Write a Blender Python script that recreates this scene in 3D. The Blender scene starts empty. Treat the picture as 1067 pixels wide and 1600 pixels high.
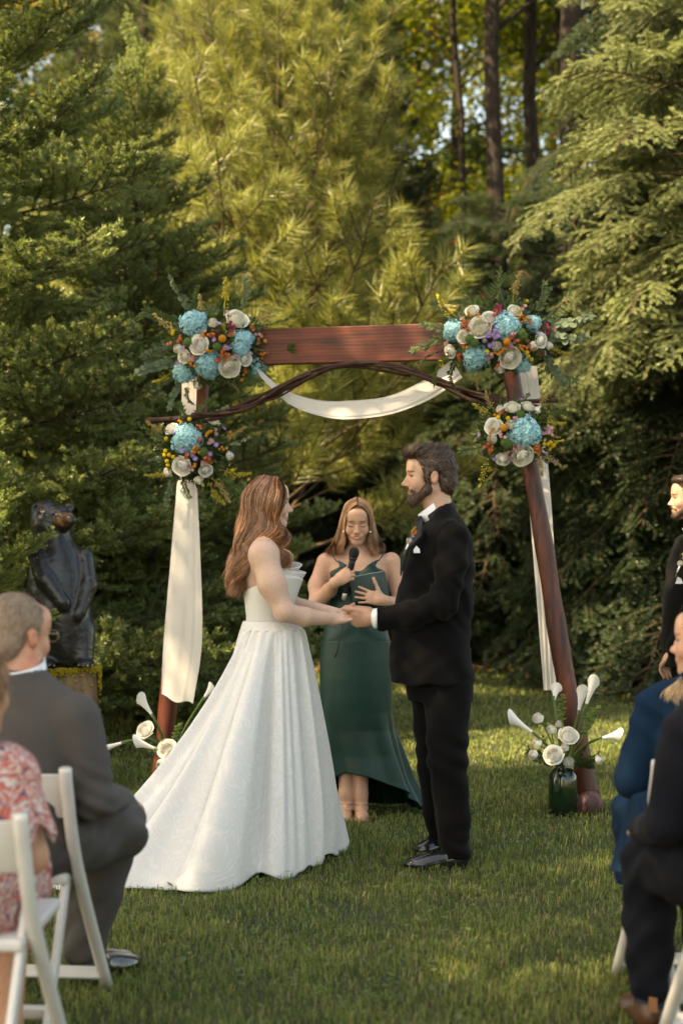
import bpy, math, random
import numpy as np
from mathutils import Vector, Matrix
rng = np.random.default_rng(7)
random.seed(7)
PI = math.pi
scene = bpy.context.scene
COL = scene.collection
# ------------------------------------------------------------------ camera, world, sun, exposure
FPX = 2700.0; CAMH = 1.43; TILT = math.atan(46 / FPX)
cam = bpy.data.objects.new('camera', bpy.data.cameras.new('camera')); COL.objects.link(cam)
scene.camera = cam
cam.location = (0, 0, CAMH); cam.rotation_euler = (PI / 2 + TILT, 0, 0)
cam.data.sensor_fit = 'VERTICAL'; cam.data.sensor_height = 36; cam.data.lens = 36 * FPX / 1600
cam.data.clip_end = 900; cam.data.clip_start = 0.05
cam.data.dof.use_dof = True; cam.data.dof.focus_distance = 8.05; cam.data.dof.aperture_fstop = 2.3
SUN = Vector((-0.56, -0.30, 0.77)).normalized()
SUN_EL = math.asin(SUN.z); SUN_ROT = math.atan2(SUN.x, SUN.y)
world = bpy.data.worlds.new('World'); scene.world = world; world.use_nodes = True
wn = world.node_tree
bg = wn.nodes['Background']
sky = wn.nodes.new('ShaderNodeTexSky'); sky.sky_type = 'NISHITA'; sky.sun_disc = False
sky.sun_elevation = SUN_EL; sky.sun_rotation = SUN_ROT; sky.air_density = 1.0; sky.dust_density = 2.0
wn.links.new(sky.outputs[0], bg.inputs[0]); bg.inputs[1].default_value = 0.13
sl = bpy.data.lights.new('sun', 'SUN'); sl.energy = 4.6; sl.angle = math.radians(0.55); sl.color = (1, 0.93, 0.80)
so = bpy.data.objects.new('sun', sl); COL.objects.link(so)
so.rotation_euler = (-SUN).to_track_quat('-Z', 'Y').to_euler(); so.location = SUN * 40
vs = scene.view_settings
vs.view_transform = 'Standard'; vs.look = 'None'; vs.gamma = 1.0; vs.use_curve_mapping = False
vs.exposure = 1.95
vs.use_white_balance = True; vs.white_balance_temperature = 10000; vs.white_balance_tint = 9

def P(px, py, Y):
    """world point seen at photo pixel (px, py) when it stands Y metres away"""
    xc = (px - 533.5) / FPX; yc = (800 - py) / FPX
    dy = math.cos(TILT) - math.sin(TILT) * yc; dz = math.sin(TILT) + math.cos(TILT) * yc
    t = Y / dy
    return np.array((xc * t, Y, CAMH + dz * t))

# ------------------------------------------------------------------ object helpers
def tag(o, label=None, cat=None, group=None, kind=None):
    if label: o['label'] = label
    if cat: o['category'] = cat
    if group: o['group'] = group
    if kind: o['kind'] = kind
    return o
def thing(name, label, cat, loc=(0, 0, 0), rz=0, group=None):
    o = bpy.data.objects.new(name, None); COL.objects.link(o)
    o.location = tuple(float(v) for v in loc); o.rotation_euler = (0, 0, rz); o.empty_display_size = 0.1
    return tag(o, label, cat, group)
def link(name, me, parent=None, mat=None):
    if mat is not None and not me.materials: me.materials.append(mat)
    o = bpy.data.objects.new(name, me); COL.objects.link(o)
    if parent is not None: o.parent = parent
    return o
def np_mesh(name, V, T, smooth=True, colors=None, Q=None):
    """mesh out of vertices V, triangles T and / or quads Q"""
    V = np.asarray(V, np.float32).reshape(-1, 3)
    me = bpy.data.meshes.new(name)
    parts = []; tot = []
    if T is not None and len(T): T = np.asarray(T, np.int32).reshape(-1, 3); parts.append(T.ravel()); tot.append(np.full(len(T), 3, np.int32))
    if Q is not None and len(Q): Q = np.asarray(Q, np.int32).reshape(-1, 4); parts.append(Q.ravel()); tot.append(np.full(len(Q), 4, np.int32))
    loops = np.concatenate(parts); tot = np.concatenate(tot)
    me.vertices.add(len(V)); me.vertices.foreach_set('co', V.ravel())
    me.loops.add(len(loops)); me.loops.foreach_set('vertex_index', loops)
    me.polygons.add(len(tot))
    st = np.concatenate(([0], np.cumsum(tot)[:-1])).astype(np.int32)
    me.polygons.foreach_set('loop_start', st)
    me.polygons.foreach_set('use_smooth', np.full(len(tot), smooth, bool))
    me.update(calc_edges=True)
    if colors is not None:
        a = me.color_attributes.new('tint', 'FLOAT_COLOR', 'POINT')
        c = np.ones((len(V), 4), np.float32); c[:, :3] = colors
        a.data.foreach_set('color', c.ravel())
    return me
def rot_to(d, up=(0, 0, 1)):
    """3x3 with columns x = d, z near up"""
    x = np.array(d, float); x /= np.linalg.norm(x)
    y = np.cross(up, x)
    if np.linalg.norm(y) < 1e-4: y = np.cross((0, 1, 0), x)
    y /= np.linalg.norm(y); z = np.cross(x, y)
    return np.stack([x, y, z], 1)
class MB:
    """collects vertices / faces for one mesh"""
    def __init__(s): s.v = []; s.f = []; s.n = 0
    def add(s, V, F):
        V = [tuple(map(float, p)) for p in V]
        s.v += V; s.f += [tuple(int(i) + s.n for i in f) for f in F]; s.n += len(V)
    def box(s, c, h, R=None, taper=1.0):
        V = []
        for z in (-1, 1):
            for x, y in ((-1, -1), (1, -1), (1, 1), (-1, 1)):
                k = taper if z > 0 else 1
                p = np.array((x * h[0] * k, y * h[1] * k, z * h[2])); V.append((R @ p if R is not None else p) + np.array(c))
        s.add(V, [(3, 2, 1, 0), (4, 5, 6, 7), (0, 1, 5, 4), (1, 2, 6, 5), (2, 3, 7, 6), (3, 0, 4, 7)])
    def bar(s, a, b, w, t, up=(0, 0, 1)):
        """rectangular bar from a to b, w wide sideways and t thick along up"""
        a = np.array(a, float); b = np.array(b, float); R = rot_to(b - a, up)
        s.box((a + b) / 2, (np.linalg.norm(b - a) / 2, w / 2, t / 2), R)
    def tube(s, pts, rad, n=8, cap=True):
        V, F = tube_vf(pts, rad, n, cap); s.add(V, F)
    def lathe(s, prof, c=(0, 0, 0), n=24):
        V = []; F = []
        for r, z in prof:
            for i in range(n): a = 2 * PI * i / n; V.append((c[0] + r * math.cos(a), c[1] + r * math.sin(a), c[2] + z))
        for j in range(len(prof) - 1):
            for i in range(n): k = (i + 1) % n; F.append((j * n + i, j * n + k, (j + 1) * n + k, (j + 1) * n + i))
        F.append(tuple(reversed(range(n)))); F.append(tuple((len(prof) - 1) * n + i for i in range(n)))
        s.add(V, F)
    def mesh(s, name, smooth=True, bevel=0):
        me = bpy.data.meshes.new(name); me.from_pydata(s.v, [], s.f)
        for p in me.polygons: p.use_smooth = smooth
        return me
    def build(s, name, mat, parent=None, smooth=True, bevel=0, seg=2):
        o = link(name, s.mesh(name, smooth), parent, mat)
        if bevel:
            m = o.modifiers.new('bevel', 'BEVEL'); m.width = bevel; m.segments = seg; m.limit_method = 'ANGLE'; m.angle_limit = 0.6
            m.harden_normals = False
        if smooth and bevel == 0 and len(s.v) < 4000:
            pass
        return o
def tube_vf(pts, rad, n=8, cap=True):
    pts = np.asarray(pts, float); K = len(pts)
    rad = np.broadcast_to(np.asarray(rad, float), (K,))
    tan = np.gradient(pts, axis=0); tan /= np.linalg.norm(tan, axis=1)[:, None] + 1e-9
    up = np.array((0, 0, 1.0)) if abs(tan[0][2]) < 0.9 else np.array((1.0, 0, 0))
    V = []; F = []
    u = np.cross(tan[0], up); u /= np.linalg.norm(u)
    for i in range(K):
        u = u - tan[i] * np.dot(u, tan[i]); u /= np.linalg.norm(u) + 1e-9
        w = np.cross(tan[i], u)
        for j in range(n):
            a = 2 * PI * j / n; V.append(pts[i] + rad[i] * (math.cos(a) * u + math.sin(a) * w))
    for i in range(K - 1):
        for j in range(n): k = (j + 1) % n; F.append((i * n + j, i * n + k, (i + 1) * n + k, (i + 1) * n + j))
    if cap: F.append(tuple(reversed(range(n)))); F.append(tuple((K - 1) * n + j for j in range(n)))
    return V, F
def spline(pts, n):
    """Catmull-Rom through pts, n samples"""
    p = np.asarray(pts, float); p = np.vstack([2 * p[0] - p[1], p, 2 * p[-1] - p[-2]])
    m = len(p) - 3; t = np.linspace(0, m, n); i = np.minimum(t.astype(int), m - 1); u = (t - i)[:, None]
    a, b, c, d = p[i], p[i + 1], p[i + 2], p[i + 3]
    return 0.5 * (2 * b + (c - a) * u + (2 * a - 5 * b + 4 * c - d) * u ** 2 + (3 * b - a - 3 * c + d) * u ** 3)
def unit(v): v = np.asarray(v, float); return v / (np.linalg.norm(v, axis=-1, keepdims=True) + 1e-9)

# ------------------------------------------------------------------ materials
def mat(name, color=(.5, .5, .5), rough=.6, spec=.5, var=0.0, vscale=8, bump=0.0, bscale=60, tint=False, transl=0.0,
        metallic=0.0, sheen=0.0, sss=0.0, coat=0.0, color2=None, fine=None, objrand=0.0, stretch=None, detail=4, aniso=0, tcol=None):
    m = bpy.data.materials.new(name); m.use_nodes = True
    nt = m.node_tree; N = nt.nodes; L = nt.links; b = N['Principled BSDF']; out = N['Material Output']
    b.inputs['Roughness'].default_value = rough; b.inputs['Metallic'].default_value = metallic
    b.inputs['Specular IOR Level'].default_value = spec
    b.inputs['Sheen Weight'].default_value = sheen; b.inputs['Coat Weight'].default_value = coat
    b.inputs['Anisotropic'].default_value = aniso
    if sss: b.inputs['Subsurface Weight'].default_value = sss; b.inputs['Subsurface Radius'].default_value = (.012, .005, .003); b.inputs['Subsurface Scale'].default_value = 1.0
    tc = N.new('ShaderNodeTexCoord'); vec = tc.outputs['Object']
    if stretch:
        mp = N.new('ShaderNodeMapping'); mp.inputs['Scale'].default_value = stretch; L.new(vec, mp.inputs[0]); vec = mp.outputs[0]
    cur = None
    def rgb(c): n = N.new('ShaderNodeRGB'); n.outputs[0].default_value = (*c, 1); return n.outputs[0]
    cur = rgb(color)
    if color2 is not None or var:
        nz = N.new('ShaderNodeTexNoise'); nz.inputs['Scale'].default_value = vscale; nz.inputs['Detail'].default_value = detail; L.new(vec, nz.inputs['Vector'])
        rp = N.new('ShaderNodeValToRGB'); rp.color_ramp.elements[0].position = .35; rp.color_ramp.elements[1].position = .65
        c2 = color2 if color2 is not None else tuple(c * (1 - var) for c in color)
        rp.color_ramp.elements[0].color = (*c2, 1); rp.color_ramp.elements[1].color = (*color, 1)
        L.new(nz.outputs[0], rp.inputs[0]); cur = rp.outputs[0]
    def mul(a, bsock, fac=1.0):
        x = N.new('ShaderNodeMix'); x.data_type = 'RGBA'; x.blend_type = 'MULTIPLY'; x.inputs[0].default_value = fac
        L.new(a, x.inputs[6]); L.new(bsock, x.inputs[7]); return x.outputs[2]
    if fine:
        n2 = N.new('ShaderNodeTexNoise'); n2.inputs['Scale'].default_value = fine[0]; n2.inputs['Detail'].default_value = 3; L.new(vec, n2.inputs['Vector'])
        mr = N.new('ShaderNodeMapRange'); mr.inputs[1].default_value = .3; mr.inputs[2].default_value = .7; mr.inputs[3].default_value = 1 - fine[1]; mr.inputs[4].default_value = 1 + fine[1] * .3
        L.new(n2.outputs[0], mr.inputs[0]); cur = mul(cur, mr.outputs[0])
    if tint:
        at = N.new('ShaderNodeAttribute'); at.attribute_name = 'tint'; cur = mul(cur, at.outputs['Color'])
    if objrand:
        oi = N.new('ShaderNodeObjectInfo'); mr = N.new('ShaderNodeMapRange'); mr.inputs[3].default_value = 1 - objrand; mr.inputs[4].default_value = 1 + objrand
        L.new(oi.outputs['Random'], mr.inputs[0]); cur = mul(cur, mr.outputs[0])
    L.new(cur, b.inputs['Base Color'])
    if bump:
        n3 = N.new('ShaderNodeTexNoise'); n3.inputs['Scale'].default_value = bscale; n3.inputs['Detail'].default_value = 4; L.new(vec, n3.inputs['Vector'])
        bp = N.new('ShaderNodeBump'); bp.inputs['Strength'].default_value = bump; bp.inputs['Distance'].default_value = .01
        L.new(n3.outputs[0], bp.inputs['Height']); L.new(bp.outputs[0], b.inputs['Normal'])
    if transl:
        tr = N.new('ShaderNodeBsdfTranslucent')
        if tcol: L.new(mul(cur, rgb(tcol)), tr.inputs[0])
        else: L.new(cur, tr.inputs[0])
        mx = N.new('ShaderNodeMixShader'); mx.inputs[0].default_value = transl
        L.new(b.outputs[0], mx.inputs[1]); L.new(tr.outputs[0], mx.inputs[2]); L.new(mx.outputs[0], out.inputs[0])
    return m

# ------------------------------------------------------------------ signed distance modelling
class Frame:
    def __init__(s, o, x, y, z): s.o = np.array(o, float); s.R = np.stack([unit(x), unit(y), unit(z)], 1)
    def p(s, *a): return s.o + s.R @ np.array(a, float)
    def d(s, *a): return s.R @ np.array(a, float)
    def inv(s, V): return (V - s.o) @ s.R
class SDF:
    def __init__(s, lo, hi, h, fine=()):
        """rectilinear grid; fine = [(axis, a, b, h2)] ranges with a smaller step"""
        s.ax = []
        for k in range(3):
            t = lo[k]; out = [t]
            while t < hi[k]:
                st = h
                for (ax, a, b, h2) in fine:
                    if ax == k and a <= t <= b: st = min(st, h2)
                t += st; out.append(t)
            s.ax.append(np.array(out, np.float32))
        s.D = np.full([len(a) for a in s.ax], .5, np.float32); s.h = h
    def sl(s, lo, hi, m):
        i = [np.searchsorted(s.ax[k], lo[k] - m) for k in range(3)]; j = [np.searchsorted(s.ax[k], hi[k] + m) for k in range(3)]
        if any(j[k] <= i[k] for k in range(3)): return None, None
        S = tuple(slice(max(i[k], 0), j[k]) for k in range(3))
        return S, (s.ax[0][S[0]][:, None, None], s.ax[1][S[1]][None, :, None], s.ax[2][S[2]][None, None, :])
    def comb(s, S, d, k, op):
        a = s.D[S]
        if op == 'add':
            if k > 0: h = np.maximum(k - np.abs(a - d), 0); s.D[S] = np.minimum(a, d) - h * h / (4 * k)
            else: s.D[S] = np.minimum(a, d)
        elif op == 'sub':
            d = -d
            if k > 0: h = np.maximum(k - np.abs(a - d), 0); s.D[S] = np.maximum(a, d) + h * h / (4 * k)
            else: s.D[S] = np.maximum(a, d)
    def ell(s, c, r, R=None, k=.01, op='add'):
        c = np.asarray(c, float); r = np.broadcast_to(np.asarray(r, float), (3,)); rm = max(r)
        ext = np.full(3, rm) if R is not None else r
        S, X = s.sl(c - ext, c + ext, k + 3 * s.h)
        if S is None: return s
        x, y, z = X[0] - c[0], X[1] - c[1], X[2] - c[2]
        if R is not None:
            x, y, z = (R[0, 0] * x + R[1, 0] * y + R[2, 0] * z, R[0, 1] * x + R[1, 1] * y + R[2, 1] * z, R[0, 2] * x + R[1, 2] * y + R[2, 2] * z)
        a = x * x / r[0] ** 2 + y * y / r[1] ** 2 + z * z / r[2] ** 2; b = x * x / r[0] ** 4 + y * y / r[1] ** 4 + z * z / r[2] ** 4
        k0 = np.sqrt(a); d = k0 * (k0 - 1) / np.sqrt(b + 1e-12)
        s.comb(S, d, k, op); return s
    def cone(s, a, b, ra, rb, k=.01, op='add', flat=None):
        a = np.asarray(a, float); b = np.asarray(b, float); rm = max(ra, rb) * (1.0 if flat is None else max(1, flat[1]))
        S, X = s.sl(np.minimum(a, b) - rm, np.maximum(a, b) + rm, k + 3 * s.h)
        if S is None: return s
        ba = b - a; L2 = float(ba @ ba) + 1e-12
        x, y, z = X[0] - a[0], X[1] - a[1], X[2] - a[2]
        t = np.clip((x * ba[0] + y * ba[1] + z * ba[2]) / L2, 0, 1)
        qx, qy, qz = x - t * ba[0], y - t * ba[1], z - t * ba[2]
        if flat is not None:     # flat = (direction, factor): cross-section is factor wide along direction
            w = unit(flat[0]); f = flat[1]; dt = (qx * w[0] + qy * w[1] + qz * w[2]) * (1 / f - 1)
            qx, qy, qz = qx + w[0] * dt, qy + w[1] * dt, qz + w[2] * dt
        d = np.sqrt(qx * qx + qy * qy + qz * qz) - (ra + (rb - ra) * t)
        s.comb(S, d, k, op); return s
    def chain(s, pts, rad, k=.01, flat=None, op='add'):
        for i in range(len(pts) - 1): s.cone(pts[i], pts[i + 1], rad[i], rad[i + 1], k, op, flat)
        return s
    def tower(s, rows, k=.01, op='add', e=2.0, n=60):
        """rows of (z, cx, cy, rx, ry) going up"""
        r = np.array(rows, float); r = r[np.argsort(r[:, 0])]
        zz = spline(r, n); zz = zz[np.argsort(zz[:, 0])]
        lo = np.array((min(r[:, 1] - r[:, 3]), min(r[:, 2] - r[:, 4]), r[0, 0])) - .02; hi = np.array((max(r[:, 1] + r[:, 3]), max(r[:, 2] + r[:, 4]), r[-1, 0])) + .02
        S, X = s.sl(lo, hi, k + 3 * s.h)
        if S is None: return s
        z = X[2].ravel(); f = [np.interp(z, zz[:, 0], zz[:, j])[None, None, :].astype(np.float32) for j in range(1, 5)]
        q = (np.abs((X[0] - f[0]) / f[2]) ** e + np.abs((X[1] - f[1]) / f[3]) ** e) ** (1 / e)
        d = (q - 1) * np.minimum(f[2], f[3])
        d = np.maximum(d, np.maximum(r[0, 0] - X[2], X[2] - r[-1, 0]))
        s.comb(S, d, k, op); return s
    def box(s, c, hh, R=None, r=.005, k=.005, op='add'):
        c = np.asarray(c, float); ext = np.full(3, np.linalg.norm(hh)) if R is not None else np.array(hh)
        S, X = s.sl(c - ext, c + ext, k + 3 * s.h)
        if S is None: return s
        x, y, z = X[0] - c[0], X[1] - c[1], X[2] - c[2]
        if R is not None:
            x, y, z = (R[0, 0] * x + R[1, 0] * y + R[2, 0] * z, R[0, 1] * x + R[1, 1] * y + R[2, 1] * z, R[0, 2] * x + R[1, 2] * y + R[2, 2] * z)
        qx, qy, qz = np.abs(x) - hh[0] + r, np.abs(y) - hh[1] + r, np.abs(z) - hh[2] + r
        d = np.sqrt(np.maximum(qx, 0) ** 2 + np.maximum(qy, 0) ** 2 + np.maximum(qz, 0) ** 2) + np.minimum(np.maximum(qx, np.maximum(qy, qz)), 0) - r
        s.comb(S, d, k, op); return s
    def cut(s, p, n, k=.0):
        """remove everything on the side n points to"""
        n = unit(n); d = (s.ax[0][:, None, None] - p[0]) * n[0] + (s.ax[1][None, :, None] - p[1]) * n[1] + (s.ax[2][None, None, :] - p[2]) * n[2]
        a = s.D
        if k > 0: h = np.maximum(k - np.abs(a - d), 0); s.D = np.maximum(a, d) + h * h / (4 * k)
        else: s.D = np.maximum(a, d)
        return s
    def disp(s, fn):
        band = np.abs(s.D) < .04; i = np.nonzero(band)
        x, y, z = s.ax[0][i[0]], s.ax[1][i[1]], s.ax[2][i[2]]
        s.D[i] += fn(x, y, z).astype(np.float32); return s
    def surf(s):
        D = s.D; D[0] = D[-1] = .5; D[:, 0] = D[:, -1] = .5; D[:, :, 0] = D[:, :, -1] = .5
        ins = D < 0
        c = ins[:-1, :-1, :-1].astype(np.uint8)
        tot = np.zeros_like(c)
        offs = [(i, j, k) for i in (0, 1) for j in (0, 1) for k in (0, 1)]
        n = D.shape
        for (i, j, k) in offs: tot += ins[i:n[0] - 1 + i, j:n[1] - 1 + j, k:n[2] - 1 + k]
        act = np.nonzero((tot > 0) & (tot < 8)); A = np.stack(act, 1)
        idx = np.full(c.shape, -1, np.int32); idx[act] = np.arange(len(A))
        cv = np.stack([D[A[:, 0] + i, A[:, 1] + j, A[:, 2] + k] for (i, j, k) in offs], 1)
        cp = np.stack([np.stack([s.ax[0][A[:, 0] + i], s.ax[1][A[:, 1] + j], s.ax[2][A[:, 2] + k]], 1) for (i, j, k) in offs], 1)
        acc = np.zeros((len(A), 3)); cnt = np.zeros(len(A))
        for a in range(8):
            for b in range(a + 1, 8):
                if sum(abs(np.subtract(offs[a], offs[b]))) != 1: continue
                m = (cv[:, a] < 0) != (cv[:, b] < 0)
                t = cv[m, a] / (cv[m, a] - cv[m, b])
                acc[m] += cp[m, a] + (cp[m, b] - cp[m, a]) * t[:, None]; cnt[m] += 1
        V = acc / cnt[:, None]
        Q = []
        for ax in range(3):
            o1, o2 = [(1, 2), (2, 0), (0, 1)][ax]
            sa = [slice(None)] * 3; sb = [slice(None)] * 3; sa[ax] = slice(None, -1); sb[ax] = slice(1, None)
            ch = ins[tuple(sa)] != ins[tuple(sb)]
            e = np.stack(np.nonzero(ch), 1)
            ok = (e[:, o1] > 0) & (e[:, o2] > 0); e = e[ok]
            e1 = e.copy(); e1[:, o1] -= 1; e2 = e1.copy(); e2[:, o2] -= 1; e3 = e.copy(); e3[:, o2] -= 1
            q = np.stack([idx[tuple(x.T)] for x in (e, e1, e2, e3)], 1)
            fl = ~ins[tuple(e.T)]
            q[fl] = q[fl][:, ::-1]
            Q.append(q[(q >= 0).all(1)])
        Q = np.concatenate(Q)
        # light smoothing
        return V, Q
    def build(s, name, material, parent, smooth_it=1, color=None, clip=None):
        V, Q = s.surf()
        for _ in range(smooth_it):
            A = np.zeros_like(V); C = np.zeros(len(V))
            for k in range(4):
                a, b = Q[:, k], Q[:, (k + 1) % 4]
                for ax in range(3): A[:, ax] += np.bincount(a, V[b, ax], len(V))
                C += np.bincount(a, minlength=len(V))
            ok = C > 0; V[ok] = V[ok] * .5 + .5 * A[ok] / C[ok, None]
        off = np.array(parent.location) if parent is not None else 0
        cols = color(V) if color is not None else None
        me = np_mesh(name, V - off, None, True, cols, Q)
        return link(name, me, parent, material)
def sstep(a, b, x): t = np.clip((x - a) / (b - a), 0, 1); return t * t * (3 - 2 * t)
# ================================================================== ground
LAWN_END = 19.5
def ground_mat():
    m = bpy.data.materials.new('soil'); m.use_nodes = True; nt = m.node_tree; N = nt.nodes; L = nt.links; b = N['Principled BSDF']
    tc = N.new('ShaderNodeTexCoord')
    n1 = N.new('ShaderNodeTexNoise'); n1.inputs['Scale'].default_value = 1.3; n1.inputs['Detail'].default_value = 8; L.new(tc.outputs['Object'], n1.inputs['Vector'])
    n2 = N.new('ShaderNodeTexNoise'); n2.inputs['Scale'].default_value = 40; n2.inputs['Detail'].default_value = 6; L.new(tc.outputs['Object'], n2.inputs['Vector'])
    r = N.new('ShaderNodeValToRGB'); e = r.color_ramp.elements; e[0].position = .35; e[0].color = (.022, .028, .010, 1); e[1].position = .7; e[1].color = (.060, .062, .022, 1)
    L.new(n1.outputs[0], r.inputs[0])
    r2 = N.new('ShaderNodeValToRGB'); e = r2.color_ramp.elements; e[0].position = .3; e[0].color = (.5, .45, .35, 1); e[1].position = .7; e[1].color = (1.2, 1.15, 1, 1); L.new(n2.outputs[0], r2.inputs[0])
    mx = N.new('ShaderNodeMix'); mx.data_type = 'RGBA'; mx.blend_type = 'MULTIPLY'; mx.inputs[0].default_value = 1; L.new(r.outputs[0], mx.inputs[6]); L.new(r2.outputs[0], mx.inputs[7])
    L.new(mx.outputs[2], b.inputs['Base Color']); b.inputs['Roughness'].default_value = .95
    bp = N.new('ShaderNodeBump'); bp.inputs['Strength'].default_value = .6; bp.inputs['Distance'].default_value = .02; L.new(n2.outputs[0], bp.inputs['Height']); L.new(bp.outputs[0], b.inputs['Normal'])
    return m
xs = np.linspace(-150, 150, 61); ys = np.concatenate([np.linspace(-60, 0, 7), np.linspace(2, 40, 39), np.linspace(45, 260, 30)])
GX, GY = np.meshgrid(xs, ys, indexing='ij')
def gz(x, y): return 0.25 * sstep(24, 45, y) * (y - 24) * .25
GZ = gz(GX, GY)
V = np.stack([GX, GY, GZ], -1).reshape(-1, 3); ny = len(ys)
ii, jj = np.meshgrid(np.arange(len(xs) - 1), np.arange(ny - 1), indexing='ij'); a = (ii * ny + jj).ravel()
g = link('ground', np_mesh('ground', V, None, True, None, np.stack([a, a + ny, a + ny + 1, a + 1], 1)), None, ground_mat()); tag(g, 'mown lawn ground running back to the woods', kind='structure')
# forest floor with fallen leaves under the trees
def blades(n_list, seed=3):
    r = np.random.default_rng(seed); out = []
    return out
def grass():
    r = np.random.default_rng(5)
    zones = [(3.9, 5.5, 7500, .050, .0030), (5.5, 8.0, 6200, .048, .0034), (8.0, 11.0, 3400, .048, .0046), (11.0, 15.0, 1600, .046, .0068), (15.0, LAWN_END + .6, 800, .045, .010)]
    P0 = []; H = []; W = []
    for (a, b, dens, h, w) in zones:
        hw = lambda y: .205 * y + .9
        A = (b - a) * 2 * hw((a + b) / 2); n = int(A * dens)
        y = r.uniform(a, b, n); x = r.uniform(-1, 1, n) * hw(y)
        P0.append(np.stack([x, y, np.zeros(n)], 1)); H.append(h * r.uniform(.45, 1.25, n)); W.append(np.full(n, w))
    P0 = np.concatenate(P0); H = np.concatenate(H); W = np.concatenate(W); n = len(P0)
    cl = np.sin(P0[:, 0] * 7 + 1.3 * np.sin(P0[:, 1] * 5)) * np.cos(P0[:, 1] * 6.1 + 2 * np.sin(P0[:, 0] * 3.3)); cl2 = np.sin(P0[:, 0] * 1.9 + P0[:, 1] * 1.1) * np.sin(P0[:, 1] * 1.7 - P0[:, 0] * .7)
    H *= .82; H *= 1 + .30 * cl + .15 * cl2
    az = r.uniform(0, 2 * PI, n); lean = r.uniform(.1, 1.1, n)
    d = np.stack([np.cos(az), np.sin(az), np.zeros(n)], 1); u = np.stack([-np.sin(az), np.cos(az), np.zeros(n)], 1)
    up = np.array((0, 0, 1.0))
    mid = P0 + d * (H * lean * .28)[:, None] + up * (H * .6)[:, None]
    tip = P0 + d * (H * lean * .9)[:, None] + up * (H * (1 - .33 * lean))[:, None]
    w = W[:, None]
    V = np.stack([P0 - u * w * .5, P0 + u * w * .5, mid + u * w * .42, mid - u * w * .42, tip], 1).reshape(-1, 3)
    b = np.arange(n)[:, None] * 5
    Q = b + np.array([0, 1, 2, 3]); T = b + np.array([3, 2, 4])
    base = np.array((.125, .180, .044)); lime = np.array((.235, .275, .070)); straw = np.array((.34, .29, .13)); deep = np.array((.075, .10, .028))
    k = r.uniform(0, 1, n); m = np.clip(.5 + .5 * cl2 + .35 * cl, 0, 1)
    c = base * (1 - m)[:, None] + lime * m[:, None]
    c = np.where((k < .14)[:, None], straw, c); c = np.where((k > .72)[:, None], deep, c)
    c = c * r.uniform(.7, 1.3, n)[:, None]
    me = np_mesh('grass', V, T, False, np.repeat(c, 5, 0), Q)
    o = link('grass', me, None, mat('grass_blade', (1, 1, 1), .5, .35, tint=True, transl=.35, tcol=(1.25, 1.35, .7)))
    tag(o, 'short green lawn grass with straw coloured thatch', 'grass', kind='stuff')
    # clover and broad weed leaves
    n = 9000; y = r.uniform(4, 13, n); x = r.uniform(-1, 1, n) * (.205 * y + .6)
    k = np.sin(x * 3.1 + y * 1.3) * np.cos(y * 2.3 - x * 2); keep = k + r.uniform(-.5, .9, n) > .45; x, y = x[keep], y[keep]; n = len(x)
    P0 = np.stack([x, y, r.uniform(.018, .045, n)], 1); az = r.uniform(0, 2 * PI, n); L_ = r.uniform(.008, .02, n)
    d = np.stack([np.cos(az), np.sin(az), r.uniform(-.3, .5, n)], 1); u = np.stack([-np.sin(az), np.cos(az), r.uniform(-.3, .3, n)], 1)
    V = np.stack([P0 - d * L_[:, None], P0 + u * L_[:, None] * .6, P0 + d * L_[:, None], P0 - u * L_[:, None] * .6], 1).reshape(-1, 3)
    me = np_mesh('clover', V, None, False, None, np.arange(n)[:, None] * 4 + np.arange(4))
    tag(link('clover', me, None, mat('clover_leaf', (.12, .17, .045), .5, .4, transl=.3)), 'low clover and weed leaves scattered through the lawn', 'clover', kind='stuff')
grass()
def litter():
    r = np.random.default_rng(8); n = 42000
    y = LAWN_END - .8 + r.exponential(6, n); y = np.where(y > 48, r.uniform(LAWN_END, 48, n), y); x = r.uniform(-1, 1, n) * (.23 * y + 1)
    P0 = np.stack([x, y, gz(x, y) + r.uniform(.005, .05, n)], 1); az = r.uniform(0, 2 * PI, n); L_ = r.uniform(.02, .05, n)
    d = np.stack([np.cos(az), np.sin(az), r.uniform(-.6, .6, n)], 1); u = np.stack([-np.sin(az), np.cos(az), r.uniform(-.6, .6, n)], 1)
    V = np.stack([P0 - d * L_[:, None], P0 + u * L_[:, None] * .6, P0 + d * L_[:, None], P0 - u * L_[:, None] * .6], 1).reshape(-1, 3)
    pal = np.array([(.30, .14, .05), (.22, .10, .04), (.36, .22, .09), (.14, .07, .035), (.40, .27, .07)]); c = pal[r.integers(0, 5, n)] * r.uniform(.6, 1.2, n)[:, None]
    me = np_mesh('leaf_litter', V, None, False, np.repeat(c, 4, 0), np.arange(n)[:, None] * 4 + np.arange(4))
    tag(link('leaf_litter', me, None, mat('dead_leaf', (1, 1, 1), .7, .3, tint=True)), 'fallen brown and orange leaves along the shaded edge of the woods', 'leaf litter', kind='stuff')
litter()

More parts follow.
